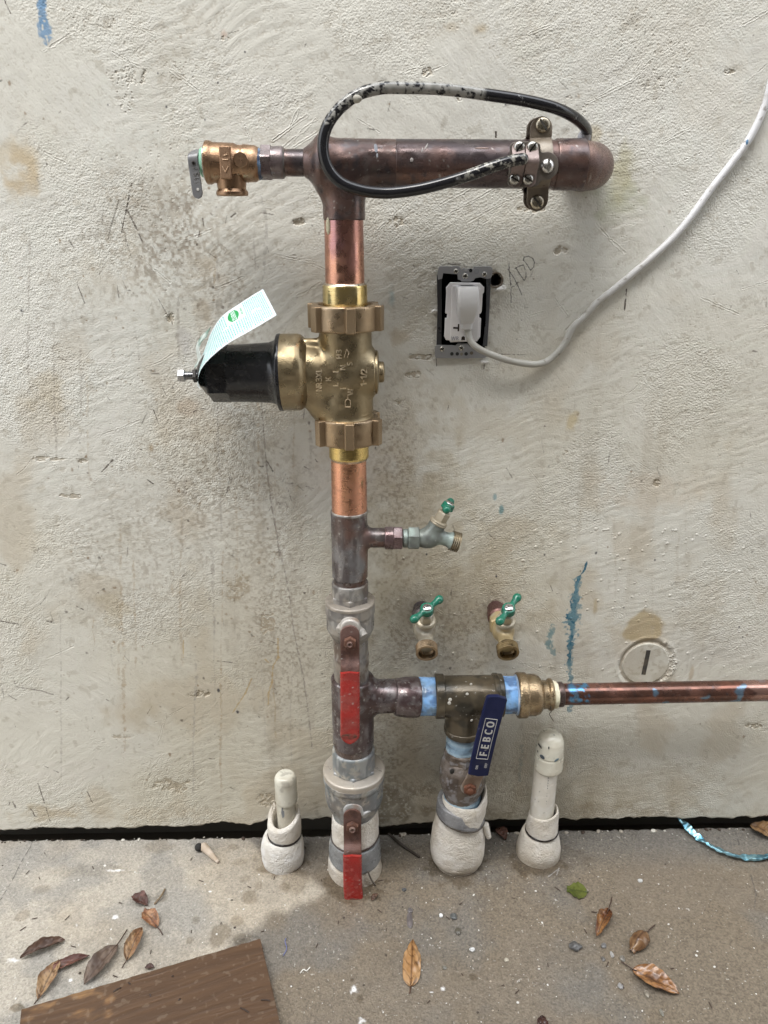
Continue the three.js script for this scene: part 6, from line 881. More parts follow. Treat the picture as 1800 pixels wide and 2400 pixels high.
// ---------------------------------------------------------------- power socket, plug and cord
{
  const c4 = (x, y) => [1000 + x / 4.1475, 580 + y / 4.1475], L = a => a.map(q => c4(...q));
  const t = thing('power_socket', 'uncovered white wall socket with bare metal yoke in a ragged plaster opening', 'socket', at(1087, 735, 0));
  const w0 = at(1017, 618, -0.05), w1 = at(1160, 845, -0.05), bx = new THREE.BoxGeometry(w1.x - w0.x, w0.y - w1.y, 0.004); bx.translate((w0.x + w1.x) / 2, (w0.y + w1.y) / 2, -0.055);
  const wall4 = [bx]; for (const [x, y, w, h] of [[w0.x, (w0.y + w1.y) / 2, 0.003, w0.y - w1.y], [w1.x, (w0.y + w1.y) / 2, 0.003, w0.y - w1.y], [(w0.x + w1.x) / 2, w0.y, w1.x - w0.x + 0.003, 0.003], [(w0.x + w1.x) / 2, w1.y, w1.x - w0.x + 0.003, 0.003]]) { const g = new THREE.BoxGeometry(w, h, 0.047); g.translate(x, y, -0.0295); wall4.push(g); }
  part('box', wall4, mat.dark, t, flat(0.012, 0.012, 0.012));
  part('side_rail', plate(L([[100, 270], [146, 250], [148, 600], [144, 960], [96, 960], [106, 600]]), -0.0005, 0.003, { bevel: 0.0004 }), mat.dullMetal, t, flat(0.045, 0.045, 0.047));
  part('side_rail', plate(L([[584, 290], [626, 290], [612, 600], [590, 960], [546, 960], [576, 700]]), -0.0005, 0.003, { bevel: 0.0004 }), mat.dullMetal, t, flat(0.085, 0.088, 0.094));
  const st = M(0.35, 0.45), grey = pt([0.27, 0.27, 0.275], [60, 0.5, 0.15, [0.34, 0.34, 0.345], 0.7, 3]);
  const y1 = part('yoke', plate(L([[115, 200], [130, 182], [245, 184], [262, 178], [318, 184], [340, 215], [362, 200], [385, 205], [452, 208], [462, 186], [620, 184], [640, 200], [636, 262], [622, 300], [585, 305], [545, 296], [520, 290], [470, 300], [458, 322], [425, 332], [340, 332], [330, 318], [305, 310], [300, 262], [160, 250], [150, 305], [112, 312], [104, 260]]), 0.002, 0.002, { bevel: 0.0003, holes: [] }), st, t, grey);
  const y2 = part('yoke', plate(L([[82, 970], [100, 950], [280, 952], [300, 935], [400, 935], [418, 962], [450, 985], [500, 995], [560, 990], [586, 1000], [590, 1060], [560, 1075], [420, 1076], [400, 1082], [250, 1080], [90, 1074], [78, 1050]]), 0.002, 0.002, { bevel: 0.0003 }), st, t, grey);
  const sc = (x, y, r, p, ang = 0.5) => { const k = MPP(at(...c4(x, y), 0.004)) / 4.1475, c = at(...c4(x, y), 0.0038), s1 = screw(c, r * k, V(0, 0, 1), ang, 0.4), s2 = screw(c, r * k, V(0, 0, 1), ang + 1.57, 0.4); part('screw', [paint(ensure(s1[0]), flat(0.5, 0.48, 0.43)), paint(ensure(s1[1]), flat(0.05, 0.045, 0.04)), paint(ensure(s2[1]), flat(0.05, 0.045, 0.04))], mat.steel, p); };
  sc(375, 280, 28, y1, 1.3); sc(285, 232, 24, y1, 0.4); sc(562, 260, 24, y1, 0.9); sc(150, 988, 24, y2, 0.6); sc(336, 978, 26, y2, 0.8);
  const hl = (x, y, rx, ry, p, c = [0.015, 0.015, 0.015]) => { const k = MPP(at(...c4(x, y), 0.004)) / 4.1475, q = at(...c4(x, y), 0.0041), g = new THREE.CylinderGeometry(1, 1, 0.0004, 24); g.rotateX(Math.PI / 2); g.scale(rx * k, ry * k, 1); g.translate(q.x, q.y, q.z); part('hole', g, mat.dark, p, flat(...c)); };
  hl(428, 224, 16, 18, y1); hl(485, 232, 26, 24, y1, [0.24, 0.24, 0.25]); hl(384, 216, 15, 14, y1, [0.4, 0.4, 0.38]); for (const x of [245, 298, 384]) hl(x, 1034, 17, 17, y2); hl(340, 1036, 14, 15, y2, [0.2, 0.18, 0.14]); hl(436, 1026, 17, 16, y2, [0.12, 0.10, 0.07]);
  const wh = pt([0.74, 0.725, 0.72], [60, 0.6, 0.15, [0.66, 0.63, 0.6], 0.6, 3]);
  const face = part('socket_face', plate(L([[232, 340], [520, 346], [560, 388], [558, 440], [545, 450], [536, 620], [528, 640], [512, 648], [512, 682], [530, 690], [522, 870], [490, 914], [232, 922], [222, 905], [188, 900], [172, 868], [180, 690], [198, 684], [202, 648], [182, 640], [192, 450], [190, 390]]), 0.0005, 0.005, { bevel: 0.0008 }), mat.plastic, t, wh);
  part('raised_panel', plate(L([[250, 372], [500, 378], [520, 400], [500, 880], [480, 908], [240, 912], [228, 890], [236, 640], [240, 400]]), 0.005, 0.0022, { bevel: 0.0007 }), mat.plastic, face, wh);
  part('slot', [plate(L([[258, 772], [302, 774], [304, 744], [318, 744], [315, 815], [300, 815], [301, 792], [258, 790]]), 0.0072, 0.0003, { bevel: 0 }), plate(L([[336, 900], [340, 872], [355, 860], [372, 872], [374, 900]]), 0.0072, 0.0003, { bevel: 0 })], mat.dark, face, flat(0.03, 0.02, 0.015));
  part('printed_letters', letters('WR', 0.0043, 0.0003, at(...c4(275, 882), 0.0072), V(1, -0.02, 0), V(0, 1, 0)), mat.plastic, face, flat(0.33, 0.33, 0.36));
  // open conduit knocked into the plaster at the upper right
  const k = MPP(at(1161, 656, 0)); part('conduit', [rev(V(notch[0], notch[1], -0.045), V(notch[0], notch[1], 1), [[0, 0.0082], [0.002, 0.0082]], { seg: 36 }), rev(V(notch[0], notch[1], -0.05), V(notch[0], notch[1], 1), [[0, 0.0090], [0.0525, 0.0092], [0.0525, 0.0074], [0.004, 0.0072]], { open: true, seg: 48 })], mat.rust, t, pt([0.19, 0.155, 0.115], [200, 0.5, 0.1, [0.11, 0.085, 0.06], 0.7, 3]));
}
{
  const c4 = (x, y) => [1000 + x / 4.1475, 580 + y / 4.1475];
  const t = thing('appliance_lead', 'white power cord plugged into the wall socket, sagging then rising to the right edge', 'power cord', at(1100, 760, 0.03));
  const zc = 0.0072, sec = [[408, 378, 82, 0.004], [408, 381, 92, 0.0215], [408, 392, 97, 0.0268], [408, 430, 103, 0.029], [410, 520, 103, 0.0288], [408, 600, 98, 0.027], [402, 660, 88, 0.022], [396, 720, 72, 0.0175], [394, 738, 62, 0.016], [393, 742, 55, 0.0155], [393, 795, 52, 0.0145], [393, 803, 40, 0.0125]].map(([x, y, hw, d]) => { const q = at(...c4(x, y), zc + d), k = MPP(q) / 4.1475; return { c: V(q.x, q.y, zc + d / 2), hw: hw * k, hd: d / 2 }; });
  part('plug', loft(sec, V(1, 0, 0), V(0, 0, 1), 0.0030), M(0, 0.38), t, flat(0.60, 0.60, 0.60));
  const cp = [[395, 790, 0.0155], [402, 830, 0.016], [420, 893, 0.018], [455, 945, 0.02], [520, 992, 0.021], [620, 1038, 0.021], [720, 1075, 0.02], [840, 1108, 0.018], [960, 1132, 0.016], [1060, 1143, 0.015], [1160, 1128, 0.015], [1230, 1092, 0.016], [1300, 1020, 0.014], [1365, 925, 0.013], [1425, 800, 0.012]].map(q => at(...c4(q[0], q[1]), q[2]));
  for (const [u, v, z] of [[480, 1490, 0.022], [540, 1420, 0.024], [640, 1340, 0.026], [760, 1240, 0.028], [900, 1120, 0.03], [1040, 990, 0.032], [1160, 850, 0.034], [1300, 660, 0.036], [1420, 510, 0.038], [1520, 375, 0.04], [1590, 250, 0.04], [1640, 130, 0.04], [1668, 30, 0.04], [1700, -120, 0.04], [1730, -330, 0.04]]) cp.push(at(1200 + u / 2.765, 200 + v / 2.765, 0.006)); cp.forEach((p, i) => { if (i > 7) { const q = camera.position.clone().lerp(p, 1), zz = Math.abs(p.x) < 0.68 ? W.sample(WT.Hb, p.x, clamp(p.y, 0, 1.38)) : 0, f = ss(7, 11, i); p.z = p.z * (1 - f) + (zz + 0.0052) * f; } });
  const g = tube(cp, 0.0040, { rad: 20, step: 0.002 }); paint(g, (x, y, z) => { const n = fbm(x * 60, y * 60, z * 60, 3); let c = mix3([0.35, 0.34, 0.305], [0.62, 0.62, 0.63], ss(0.74, 0.94, y)); c = mix3(c, [0.33, 0.31, 0.27], 0.5 * ss(0.55, 0.68, n)); const q = fbm(x * 220, y * 220, z * 220, 2); c = mix3(c, [0.16, 0.14, 0.11], 0.7 * ss(0.74, 0.8, q)); return c; });
  part('cord', g, M(0, 0.45), t);
  const bp = at(1751, 333, 0.0125); part('blue_spot', ball(bp, 1, 0.0015, 0.0028, 0.0008), mat.vinyl, t, flat(0.12, 0.25, 0.42));
}
{ // clean-out plug in the wall
  const t = thing('cleanout_plug', 'round painted clean-out plug with a slot, set in the wall above the right copper line', 'cleanout plug', at(1514, 1555, 0));
  const c = at(1514, 1556, 0), k = MPP(c), r = 47 * k, cc = pt([0.60, 0.582, 0.505], [60, 0.5, 0.15, [0.47, 0.43, 0.35], 0.7, 3], [200, 0.66, 0.06, [0.36, 0.31, 0.22], 0.5, 5]), zw = W.sample(WT.Hb, c.x, c.y);
  part('disc', rev(V(c.x, c.y, zw + 0.0012), V(c.x, c.y, -1), [[0, r * 1.12], [0.0006, r * 1.15], [0.012, r * 1.15]], { dent: [0.0003, 300] }), wallMat2(), t, cc);
  part('slot', ribbon([at(1520, 1524, zw + 0.0013), at(1514, 1553, zw + 0.0013), at(1508, 1581, zw + 0.0013)], 10 * k, 0.0006, V(1, 0, 0), { n: 12 }), mat.dark, t, pt([0.05, 0.045, 0.04], [200, 0.6, 0.1, [0.12, 0.1, 0.07], 0.7, 3]));
}
function wallMat2() { return new THREE.MeshStandardMaterial({ vertexColors: true, roughness: 0.88, bumpMap: castBump, bumpScale: 0.0004 }); }

// ---------------------------------------------------------------- things lying on the slab
const ground = (u, v, h = 0) => { const p = PF(u, v, h); p.y = floorY(p.x, p.z) + h; return p; };
const dim = (c, f) => c.map(v => v * f);
function woodMat() {
  const cv = document.createElement('canvas'); const n = 1024, m = 512, d = new Uint8Array(n * m * 4), b = new Uint8Array(n * m * 4), r = new Uint8Array(n * m * 4); const enc = x => 255 * (clamp(x) <= 0.0031308 ? 12.92 * clamp(x) : 1.055 * clamp(x) ** (1 / 2.4) - 0.055);
  for (let j = 0; j < m; j++) for (let i = 0; i < n; i++) {
    const x = i / n * 0.5, y = j / m * 0.25, k = (j * n + i) * 4, w = fbm(x * 6, y * 20, 3, 3) * 0.05, g = fbm(x * 14, (y + w) * 230, 2, 3), g2 = fbm(x * 60, (y + w) * 600, 5, 2), wet = ss(0.36, 0.58, 0.6 * fbm(x * 22, y * 45, 9, 4) + 0.4 * fbm(x * 90, y * 160, 19, 3) + 0.5 * ss(0.22, 0.10, x) + 0.10 * ss(0.02, 0.08, y)), fl = ss(0.7, 0.8, fbm(x * 150, y * 150, 12, 2));
    let c = mix3([0.22, 0.122, 0.05], [0.15, 0.075, 0.03], 0.7 * ss(0.4, 0.65, g) + 0.3 * g2); c = mix3(c, mix3([0.082, 0.042, 0.021], [0.050, 0.026, 0.013], g), 0.9 * wet); c = mix3(c, [0.22, 0.17, 0.12], 0.25 * fl);
    for (let q = 0; q < 3; q++) d[k + q] = enc(c[q]); b[k] = b[k + 1] = b[k + 2] = 255 * clamp(0.3 + 0.6 * g * 0.7 + 0.25 * g2); r[k] = r[k + 1] = r[k + 2] = 255 * clamp(0.78 - 0.28 * wet); d[k + 3] = b[k + 3] = r[k + 3] = 255;
  }
  const mk = (q, s) => { const t = new THREE.DataTexture(q, n, m); t.wrapS = t.wrapT = THREE.RepeatWrapping; t.magFilter = THREE.LinearFilter; t.minFilter = THREE.LinearMipmapLinearFilter; t.generateMipmaps = true; t.repeat.set(2, 4); if (s) t.colorSpace = THREE.SRGBColorSpace; t.needsUpdate = true; return t; };
  return new THREE.MeshStandardMaterial({ vertexColors: true, map: mk(d, true), bumpMap: mk(b), bumpScale: 0.0012, roughnessMap: mk(r), roughness: 1 });
}
{ // plywood board
  const A = PF(610, 2200, 0.012), B = PF(50, 2366, 0.012), T = B.clone().sub(A).setY(0).normalize(), N = PF(655, 2400, 0.012).sub(A).setY(0); N.addScaledVector(T, -N.dot(T) * 0.9).normalize();
  const t = thing('plywood_board', 'brown water-stained plywood board lying flat in the bottom left corner', 'board', V(A.x, 0, A.z));
  const L = B.distanceTo(A), Wd = 0.24, n = 120, sh = new THREE.Shape(); sh.moveTo(0, 0); for (let i = 1; i < n; i++) sh.lineTo(L * i / n, (fbm(i * 0.3, 2, 1, 2) - 0.5) * 0.0016); sh.lineTo(L, 0); for (let i = 1; i < 20; i++) sh.lineTo(L + (fbm(i * 0.7, 5, 1, 2) - 0.5) * 0.001, Wd * i / 20); sh.lineTo(L, Wd); sh.lineTo(0, Wd); for (let i = 19; i > 0; i--) sh.lineTo((fbm(i * 0.7, 9, 1, 2) - 0.5) * 0.0012, Wd * i / 20);
  const layer = (d, y) => { const g = new THREE.ExtrudeGeometry(sh, { depth: d, bevelEnabled: true, bevelSize: 0.0004, bevelThickness: 0.0004, bevelOffset: -0.0004, bevelSegments: 1 }); const X = T, Y = N, Z = X.clone().cross(Y); g.applyMatrix4(new THREE.Matrix4().makeBasis(X, Y, Z).setPosition(V(A.x, 0, A.z))); const up = Z.y > 0; g.translate(0, up ? y : y + d, 0); return g; };
  const wm = woodMat();
  const top = layer(0.0098, 0.0022); part('face_ply', top, wm, t); part('back_ply', layer(0.003, -0.0012), mat.matte, t, pt([0.24, 0.15, 0.08], [40, 0.5, 0.15, [0.17, 0.1, 0.06], 0.8, 3]));
  const bits = []; for (const [u, v, l, an] of [[300, 2303, 9, 0.6], [350, 2330, 8, 0.9], [418, 2345, 6, -0.7], [563, 2362, 26, 0.5], [612, 2344, 22, 0.1], [265, 2325, 20, -0.6], [402, 2288, 6, 0.2]]) { const p = PF(u, v, 0.0126); p.y = 0.0128; bits.push(ribbon([p, p.clone().add(V(Math.cos(an) * l * 0.0005 / 2, 0.001, Math.sin(an) * l * 0.0005 / 2)), p.clone().add(V(Math.cos(an) * l * 0.0005, 0, Math.sin(an) * l * 0.0005))], 0.0016, 0.0006, V(Math.sin(an), 0, -Math.cos(an)), { n: 6 })); }
  part('debris_bits', bits, mat.leaf, t, flat(0.035, 0.02, 0.013)).userData.kind = 'stuff';
}
// a fallen leaf: blade between two pixels, folded along its midrib and curled, with its stalk
let leafSeed = 0;
function leaf(label, a, b, wpx, o = {}) {
  const sd = ++leafSeed * 3.7, A = ground(...a), B = ground(...b), L = A.distanceTo(B), k = MPP(A), w = wpx * k * (o.ws ?? 1), D = B.clone().sub(A).normalize(), Sd = V(0, 1, 0).cross(D).normalize();
  const t = thing('fallen_leaf', label, 'leaf', A.clone().lerp(B, 0.5), o.group === undefined ? 'dead leaves on the slab' : o.group);
  const n = 34, m = 14, pos = [], uv = [], idx = [], col = [], curl = o.curl ?? 0.5, fold = o.fold ?? 0.35, lift = o.lift ?? 0.12, base = dim(o.c ?? [0.22, 0.10, 0.045], 0.72), vein = o.vein ?? [0.05, 0.025, 0.015], light = dim(o.light ?? [0.36, 0.2, 0.085], 0.72), nv = o.nv ?? 6, shp = o.shape ?? 1;
  const stem = o.stem ?? 0.14, tip0 = stem;
  for (let i = 0; i <= n; i++) {
    const f = i / n, s = tip0 + (1 - tip0) * f; let hw = w / 2 * Math.pow(Math.sin(Math.PI * Math.pow(f, o.skew ?? 0.85)), 0.75) * (1 + (fbm(f * 9, sd, 2, 2) - 0.5) * 0.35); if (o.blunt && f > 0.9) hw = Math.max(hw, w * 0.2);
    for (let j = 0; j <= m; j++) {
      const q = j / m * 2 - 1, lat = q * hw; const an = q * curl * 1.5; const bend = (o.bend ?? 0) * w * (f * (1 - f)) * 4;
      const R = hw / Math.max(0.05, Math.abs(curl) * 1.5); const xx = Math.abs(curl) > 0.05 ? Math.sin(Math.abs(q) * Math.abs(curl) * 1.5) * R * Math.sign(q) : lat, yy = Math.abs(curl) > 0.05 ? (1 - Math.cos(q * curl * 1.5)) * R * Math.sign(curl) : 0;
      let y = 0.0022 + yy + Math.abs(q) * hw * fold * 0.5 + lift * L * (0.3 * Math.sin(f * Math.PI) + (o.tipUp ?? 0.2) * f * f) + (fbm(f * 7 + sd, q * 2.5, 3, 3) - 0.5) * Math.min(0.006, w * (o.flat ? 0.06 : 0.3));
      if (curl < 0) y += hw * 0.6 * Math.min(1, Math.abs(curl));
      const p = A.clone().addScaledVector(D, L * s).addScaledVector(Sd, xx + bend); pos.push(p.x, Math.max(y, 0.0012) + A.y + (B.y - A.y) * s, p.z); uv.push(j / m, f);
      const vn1 = Math.abs(((f * nv * 1.5 - Math.abs(q) * 1.1 + 9) % 1) - 0.5); let c = mix3(base, light, ss(0.4, 0.65, fbm(f * 4 + sd, q * 1.5, 7, 3))); c = mix3(c, vein, 0.75 * (1 - ss(0.0, 0.12, vn1)) * (o.veins ?? 0.8)); c = mix3(c, vein, 0.8 * (1 - ss(0.03, 0.10, Math.abs(q)))); c = mix3(c, vein, 0.55 * ss(0.58, 0.7, fbm(f * 6 + sd, q * 3, 17, 3))); col.push(...c);
    }
  }
  for (let i = 0; i < n; i++) for (let j = 0; j < m; j++) { const q = i * (m + 1) + j; idx.push(q, q + m + 1, q + m + 2, q, q + m + 2, q + 1); }
  const g = new THREE.BufferGeometry(); g.setAttribute('position', new THREE.Float32BufferAttribute(pos, 3)); g.setAttribute('uv', new THREE.Float32BufferAttribute(uv, 2)); g.setAttribute('color', new THREE.Float32BufferAttribute(col, 3)); g.setIndex(idx); g.computeVertexNormals();
  part('blade', g, o.wet ? mat.wetLeaf : mat.leaf, t);
  const mid = i => V(pos[(i * (m + 1) + m / 2) * 3], pos[(i * (m + 1) + m / 2) * 3 + 1] + 0.0003, pos[(i * (m + 1) + m / 2) * 3 + 2]);
  if (stem > 0.03) part('stalk', tube([A.clone().add(V(0, 0.003, 0)).addScaledVector(Sd, (o.stalkBend ?? 0.1) * L * stem), A.clone().lerp(mid(0), 0.55).add(V(0, 0.002, 0)).addScaledVector(Sd, (o.stalkBend ?? 0.1) * L * stem * 0.3), mid(0), mid(3)], 0.0008, { rad: 8 }), mat.leaf, t, flat(...(o.stalk ?? vein)));
  return t;
}
leaf('twisted dark brown leaf at the left, farthest left of all', [155, 2205], [48, 2250], 34, { c: [0.085, 0.045, 0.03], light: [0.15, 0.085, 0.055], curl: 0.7, stem: 0.02, fold: 0.6, lift: 0.16, group: null });
leaf('tan curled leaf with its tip touching the board at far left', [83, 2356], [140, 2254], 44, { c: [0.25, 0.13, 0.065], light: [0.42, 0.27, 0.14], curl: 0.5, stem: 0.1, skew: 0.95, group: null });
leaf('reddish brown leaf lying behind the tan one at far left', [112, 2283], [211, 2244], 30, { c: [0.12, 0.045, 0.035], light: [0.19, 0.075, 0.05], curl: 0.55, stem: 0.02, fold: 0.5, group: null });
leaf('long grey-brown leaf with its stalk pointing up to the right', [303, 2186], [198, 2312], 46, { c: [0.115, 0.078, 0.058], light: [0.19, 0.135, 0.10], curl: 0.35, stem: 0.26, stalkBend: -0.15, veins: 0.35, skew: 1.0, group: null });
leaf('tan leaf standing on edge beside the long grey-brown leaf', [289, 2272], [334, 2180], 40, { c: [0.27, 0.135, 0.06], light: [0.40, 0.24, 0.115], curl: 0.6, stem: 0.17, lift: 0.2, group: null });
leaf('short orange-tan folded leaf with a stalk to the right, above the tan one', [384, 2193], [336, 2142], 40, { c: [0.30, 0.125, 0.055], light: [0.45, 0.24, 0.12], curl: 0.55, stem: 0.3, lift: 0.25, blunt: true, group: null });
leaf('small dark red leaf scrap, farthest back on the dry slab', [348, 2126], [312, 2104], 34, { c: [0.10, 0.04, 0.03], light: [0.17, 0.075, 0.055], curl: 0.5, stem: 0.06, fold: 0.7, blunt: true, group: null });
leaf('tiny dark leaf scrap at the edge of the board', [362, 2270], [340, 2272], 16, { c: [0.07, 0.03, 0.028], light: [0.1, 0.05, 0.04], curl: 0.6, stem: 0.02, group: null });
leaf('striped light brown leaf alone in the middle of the wet slab', [962, 2332], [968, 2204], 50, { c: [0.42, 0.22, 0.085], light: [0.54, 0.32, 0.15], curl: -0.42, fold: 0, stem: 0.12, wet: true, veins: 0.9, nv: 3, vein: [0.06, 0.024, 0.010], lift: 0.05, tipUp: 0, skew: 0.8, group: null });
leaf('narrow red-brown leaf on the right with its stalk upright', [1437, 2109], [1397, 2203], 36, { c: [0.17, 0.065, 0.025], light: [0.33, 0.16, 0.06], curl: 0.75, stem: 0.28, wet: true, lift: 0.18, stalkBend: -0.1, group: null });
leaf('rolled brown leaf with an upright stalk, near the right edge', [1531, 2170], [1478, 2238], 54, { c: [0.20, 0.105, 0.05], light: [0.36, 0.22, 0.11], curl: -0.95, stem: 0.3, wet: true, lift: 0.2, veins: 0.3, fold: 0, blunt: true, group: null });
leaf('large veined orange-brown leaf in the wet at the lower right', [1455, 2262], [1592, 2334], 58, { c: [0.28, 0.125, 0.045], light: [0.42, 0.21, 0.085], curl: 0.4, stem: 0.2, wet: true, veins: 1, lift: 0.08, stalkBend: 0.15, group: null });
leaf('torn green leaf scrap on the wet slab below the right plastic stub', [1378, 2094], [1328, 2086], 46, { c: [0.075, 0.095, 0.016], light: [0.14, 0.16, 0.035], vein: [0.04, 0.05, 0.012], curl: 0.06, lift: 0.02, fold: 0.05, flat: true, stem: 0.04, wet: true, veins: 0.4, blunt: true, skew: 0.8, group: null });
leaf('pale brown dead leaf caught in the gap at the right edge', [1758, 1934], [1815, 1972], 50, { c: [0.26, 0.145, 0.06], light: [0.33, 0.2, 0.09], curl: 0.3, stem: 0.02, lift: 0.25, group: null });
leaf('dark brown leaf wedged between the blue valve foam and the right stub', [1165, 1945], [1186, 1972], 30, { c: [0.10, 0.045, 0.03], light: [0.16, 0.07, 0.045], curl: 0.5, stem: 0.04, lift: 0.3, group: null });
leaf('dark leaf tip poking in at the bottom edge', [1272, 2428], [1270, 2384], 30, { c: [0.07, 0.035, 0.03], light: [0.1, 0.05, 0.04], curl: 0.6, stem: 0.02, wet: true, group: null });
leaf('brown scrap of leaf beside the foot of the riser foam', [870, 2114], [886, 2098], 14, { c: [0.12, 0.06, 0.035], light: [0.2, 0.11, 0.065], curl: 0.8, stem: 0.02, group: null });
leaf('brown leaf stuck behind the rim of foam at the blue valve', [1030, 1880], [1026, 1842], 22, { c: [0.10, 0.06, 0.03], light: [0.15, 0.09, 0.05], curl: 0.3, stem: 0.02, lift: 1.0, group: null }).position.y += 0;
{ // broken plaster plug with a dark end, near the wall
  const t = thing('plaster_plug', 'small tapered beige plug with a black end lying near the wall gap', 'plug', ground(490, 2000));
  const A = ground(474, 1982, 0.006), B = ground(512, 2021, 0.003); part('shank', rev(A, B, [[0, 0.0052], [0.004, 0.0068], [0.01, 0.0058], [A.distanceTo(B) * 0.8, 0.0034], [A.distanceTo(B), 0.0022]], { dent: [0.0008, 200] }), mat.matte, t, pt([0.50, 0.42, 0.34], [90, 0.55, 0.15, [0.36, 0.28, 0.2], 0.7, 3]));
  part('dark_end', ball(ground(466, 1986, 0.007), 0.0062, 1, 0.95, 1), mat.dark, t, flat(0.02, 0.019, 0.018));
}
{ // blue foil ribbon out of the gap
  const t = thing('tinsel_ribbon', 'crumpled light blue metallic ribbon trailing out from the wall gap at right', 'ribbon', ground(1720, 2000));
  const c = [[1585, 1916, -0.012, 0.012], [1604, 1930, 0, 0.012], [1622, 1950, 0, 0.008], [1650, 1972, 0, 0.006], [1682, 1990, 0, 0.006], [1715, 2003, 0, 0.006], [1752, 2010, 0, 0.005], [1800, 2007, 0, 0.005], [1850, 2000, 0, 0.005]].map(([u, v, dz, h]) => { const p = PF(u, v, h); p.z += dz; return p; });
  const g = ribbon(c, (f, L) => 0.0098 * (0.75 + 0.5 * vn(f * 40, 1)), f => 0.0016 + 0.0030 * vn(f * 55, 7), f => V(-0.3, 0.9 * (fbm(f * 14, 3, 2, 3) - 0.5) * 3, 0.9), { n: 160, r: 0.0004 });
  part('foil', g, M(0.85, 0.34), t, pt([0.20, 0.46, 0.58], [120, 0.5, 0.12, [0.42, 0.70, 0.78], 0.8, 3], [90, 0.6, 0.1, [0.05, 0.18, 0.27], 0.8, 8]));
}
{ // twigs and fibres
  const tw = (name, label, cat, px, r, c, h = 0.002) => { const pts = px.map(([u, v, dh]) => ground(u, v, h + (dh ?? 0))); const t = thing(name, label, cat, pts[0].clone()); part(cat === 'twig' ? 'bark' : 'fibre', tube(pts, r, { rad: 8 }), mat.leaf, t, flat(...c)); };
  tw('twig', 'dark forked twig lying behind the riser, on the shaded slab', 'twig', [[912, 1955], [935, 1975, 0.004], [955, 1990], [982, 2008]], 0.0022, [0.03, 0.022, 0.016]);
  tw('twig', 'thin dry twig beside the small red leaf scrap', 'twig', [[363, 2118], [378, 2100, 0.003], [386, 2085]], 0.0013, [0.16, 0.11, 0.06]);
  tw('fibre', 'blue plastic fibre on the wet slab beside the board', 'fibre', [[664, 2240], [672, 2224], [668, 2206], [670, 2200]], 0.0005, [0.12, 0.14, 0.32], 0.001);
  tw('fibre', 'white thread curled on the wet slab right of the board', 'fibre', [[704, 2281], [712, 2272], [718, 2276], [726, 2268]], 0.0007, [0.7, 0.68, 0.62], 0.001);
  tw('twig', 'dark sliver of twig between the foam wraps', 'twig', [[690, 1960], [706, 1975, 0.003], [716, 1988]], 0.0014, [0.035, 0.025, 0.018]);
}
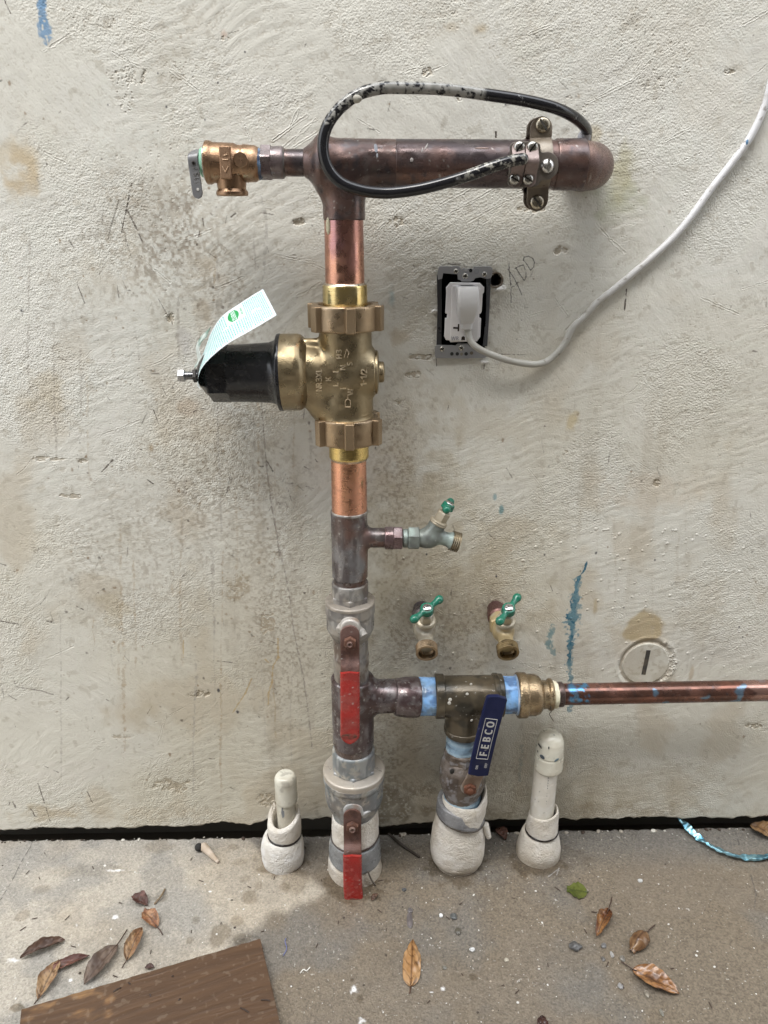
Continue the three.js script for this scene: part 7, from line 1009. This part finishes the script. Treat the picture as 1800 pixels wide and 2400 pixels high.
{ // pebbles
  const pb = (label, u, v, w, h, c, wet) => { const p = ground(u, v), k = MPP(p), r = w * k / 2; const t = thing('pebble', label, 'pebble', p.clone(), undefined); const g = new THREE.IcosahedronGeometry(1, 4), a = g.attributes.position; for (let i = 0; i < a.count; i++) { const q = V(a.getX(i), a.getY(i), a.getZ(i)), f = 1 + (vn(q.x * 1.6 + u, q.y * 1.6, q.z * 1.6 + v) - 0.5) * 0.5; a.setXYZ(i, q.x * f, q.y * f, q.z * f); } g.computeVertexNormals(); g.scale(r, r * 0.6, r * h / w * 1.2); g.translate(p.x, p.y + r * 0.35, p.z); part('stone', g, wet ? M(0, 0.3) : mat.matte, t, pt(c, [300, 0.5, 0.15, c.map(x => x * 0.6), 0.7, 3])); };
  pb('grey flake of stone, longest of the pebbles in front of the riser', 960, 2158, 13, 34, [0.15, 0.13, 0.125], true);
  pb('small grey pebble just behind the grey flake', 961, 2136, 12, 12, [0.14, 0.125, 0.12], true);
  pb('dark round pebble in front of the blue valve', 1063, 2149, 15, 15, [0.12, 0.125, 0.12], true);
  pb('brown pebble just below the dark round one, in front of the blue valve', 1073, 2184, 14, 16, [0.09, 0.08, 0.06], true);
  pb('white pebble beside the dark round one', 1034, 2147, 9, 9, [0.66, 0.66, 0.64]);
  pb('glinting white pebble on the wet slab right of the striped leaf', 1107, 2227, 13, 9, [0.62, 0.62, 0.6]);
  pb('small tan pebble right of the glinting one', 1187, 2251, 10, 9, [0.42, 0.38, 0.3]);
  pb('dark grey stone chip by the narrow red-brown leaf', 1348, 2222, 28, 20, [0.10, 0.098, 0.095], true);
  pb('grey pebble in the row of wet pebbles, left one', 1415, 2218, 12, 11, [0.17, 0.165, 0.16], true);
  pb('grey pebble next to the rolled leaf', 1458, 2248, 11, 14, [0.19, 0.175, 0.15], true);
  pb('bright pebble below the row of wet pebbles', 1434, 2238, 9, 13, [0.36, 0.35, 0.33], true);
  pb('dark tiny pebble lowest of the group by the rolled leaf', 1414, 2249, 9, 10, [0.13, 0.12, 0.11], true);
  pb('pale oval pebble left of the large veined leaf', 1454, 2313, 12, 14, [0.33, 0.32, 0.31], true);
  pb('brownish pebble under the edge of the large veined leaf', 1516, 2331, 11, 14, [0.26, 0.23, 0.18], true);
  pb('white sliver of stone near the top of the wet area', 1500, 2066, 11, 8, [0.6, 0.6, 0.58]);
  pb('flat dark grey chip of stone to the right of the red lever tip', 947, 2087, 11, 7, [0.09, 0.09, 0.088]);
  pb('olive grey pebble by the striped leaf', 1042, 2269, 10, 9, [0.17, 0.16, 0.13], true);
  pb('grey-green crumb at the right bottom', 1551, 2375, 8, 14, [0.25, 0.24, 0.2], true);
}
{ // grit: nobody could count it
  const gs = [], r = mulberry(41);
  for (let i = 0; i < 420; i++) { const u = -40 + r() * 1880, v = 1975 + r() ** 0.8 * 440, p = PF(u, v), s = 0.0003 + 0.0010 * r() ** 4; if (Math.abs(p.x) > 0.74 || p.z < 0.002) continue; const w = r(), c = w < 0.5 ? [0.62, 0.6, 0.56] : w < 0.7 ? [0.4, 0.34, 0.27] : [0.06, 0.045, 0.035]; const g = new THREE.IcosahedronGeometry(s, 0); g.scale(1 + r(), 0.6, 1 + r()); g.rotateY(r() * 6); g.translate(p.x, floorY(p.x, p.z) + s * 0.3, p.z); gs.push(paint(ensure(g), flat(...c))); }
  for (let i = 0; i < 260; i++) { const u = -20 + r() * 1840, v = 1940 + (1800 - u) * 0.018 + r() * 12 - 8, p = PF(u, v), s = 0.0006 + 0.0022 * r() ** 3; const g = new THREE.IcosahedronGeometry(s, 1); g.scale(1 + r(), 0.7, 1 + r()); g.rotateY(r() * 6); g.translate(p.x, p.z > 0.0 ? 0.0005 : -0.044, p.z); gs.push(paint(ensure(g), flat(...(r() < 0.5 ? [0.30, 0.27, 0.22] : r() < 0.6 ? [0.05, 0.035, 0.025] : [0.5, 0.48, 0.42])))); }
  for (let i = 0; i < 46; i++) { const u = 20 + r() * 1700, v = 1985 + r() * 400, p = ground(u, v, 0.001), an = r() * 6.28, l = 0.003 + r() * 0.006; const g = ribbon([p, p.clone().add(V(Math.cos(an) * l, 0.0012 * r(), Math.sin(an) * l))], 0.0011, 0.0005, V(-Math.sin(an), 0, Math.cos(an)), { n: 3 }); gs.push(paint(ensure(g), flat(0.05, 0.03, 0.022))); }
  const m = new THREE.Mesh(mergeGeometries(gs), mat.matte); m.name = 'grit'; m.castShadow = m.receiveShadow = true; scene.add(m); tag(m, 'fine white and dark grit scattered over the concrete slab', 'grit', null, 'stuff');
}
renderer.render(scene, camera);
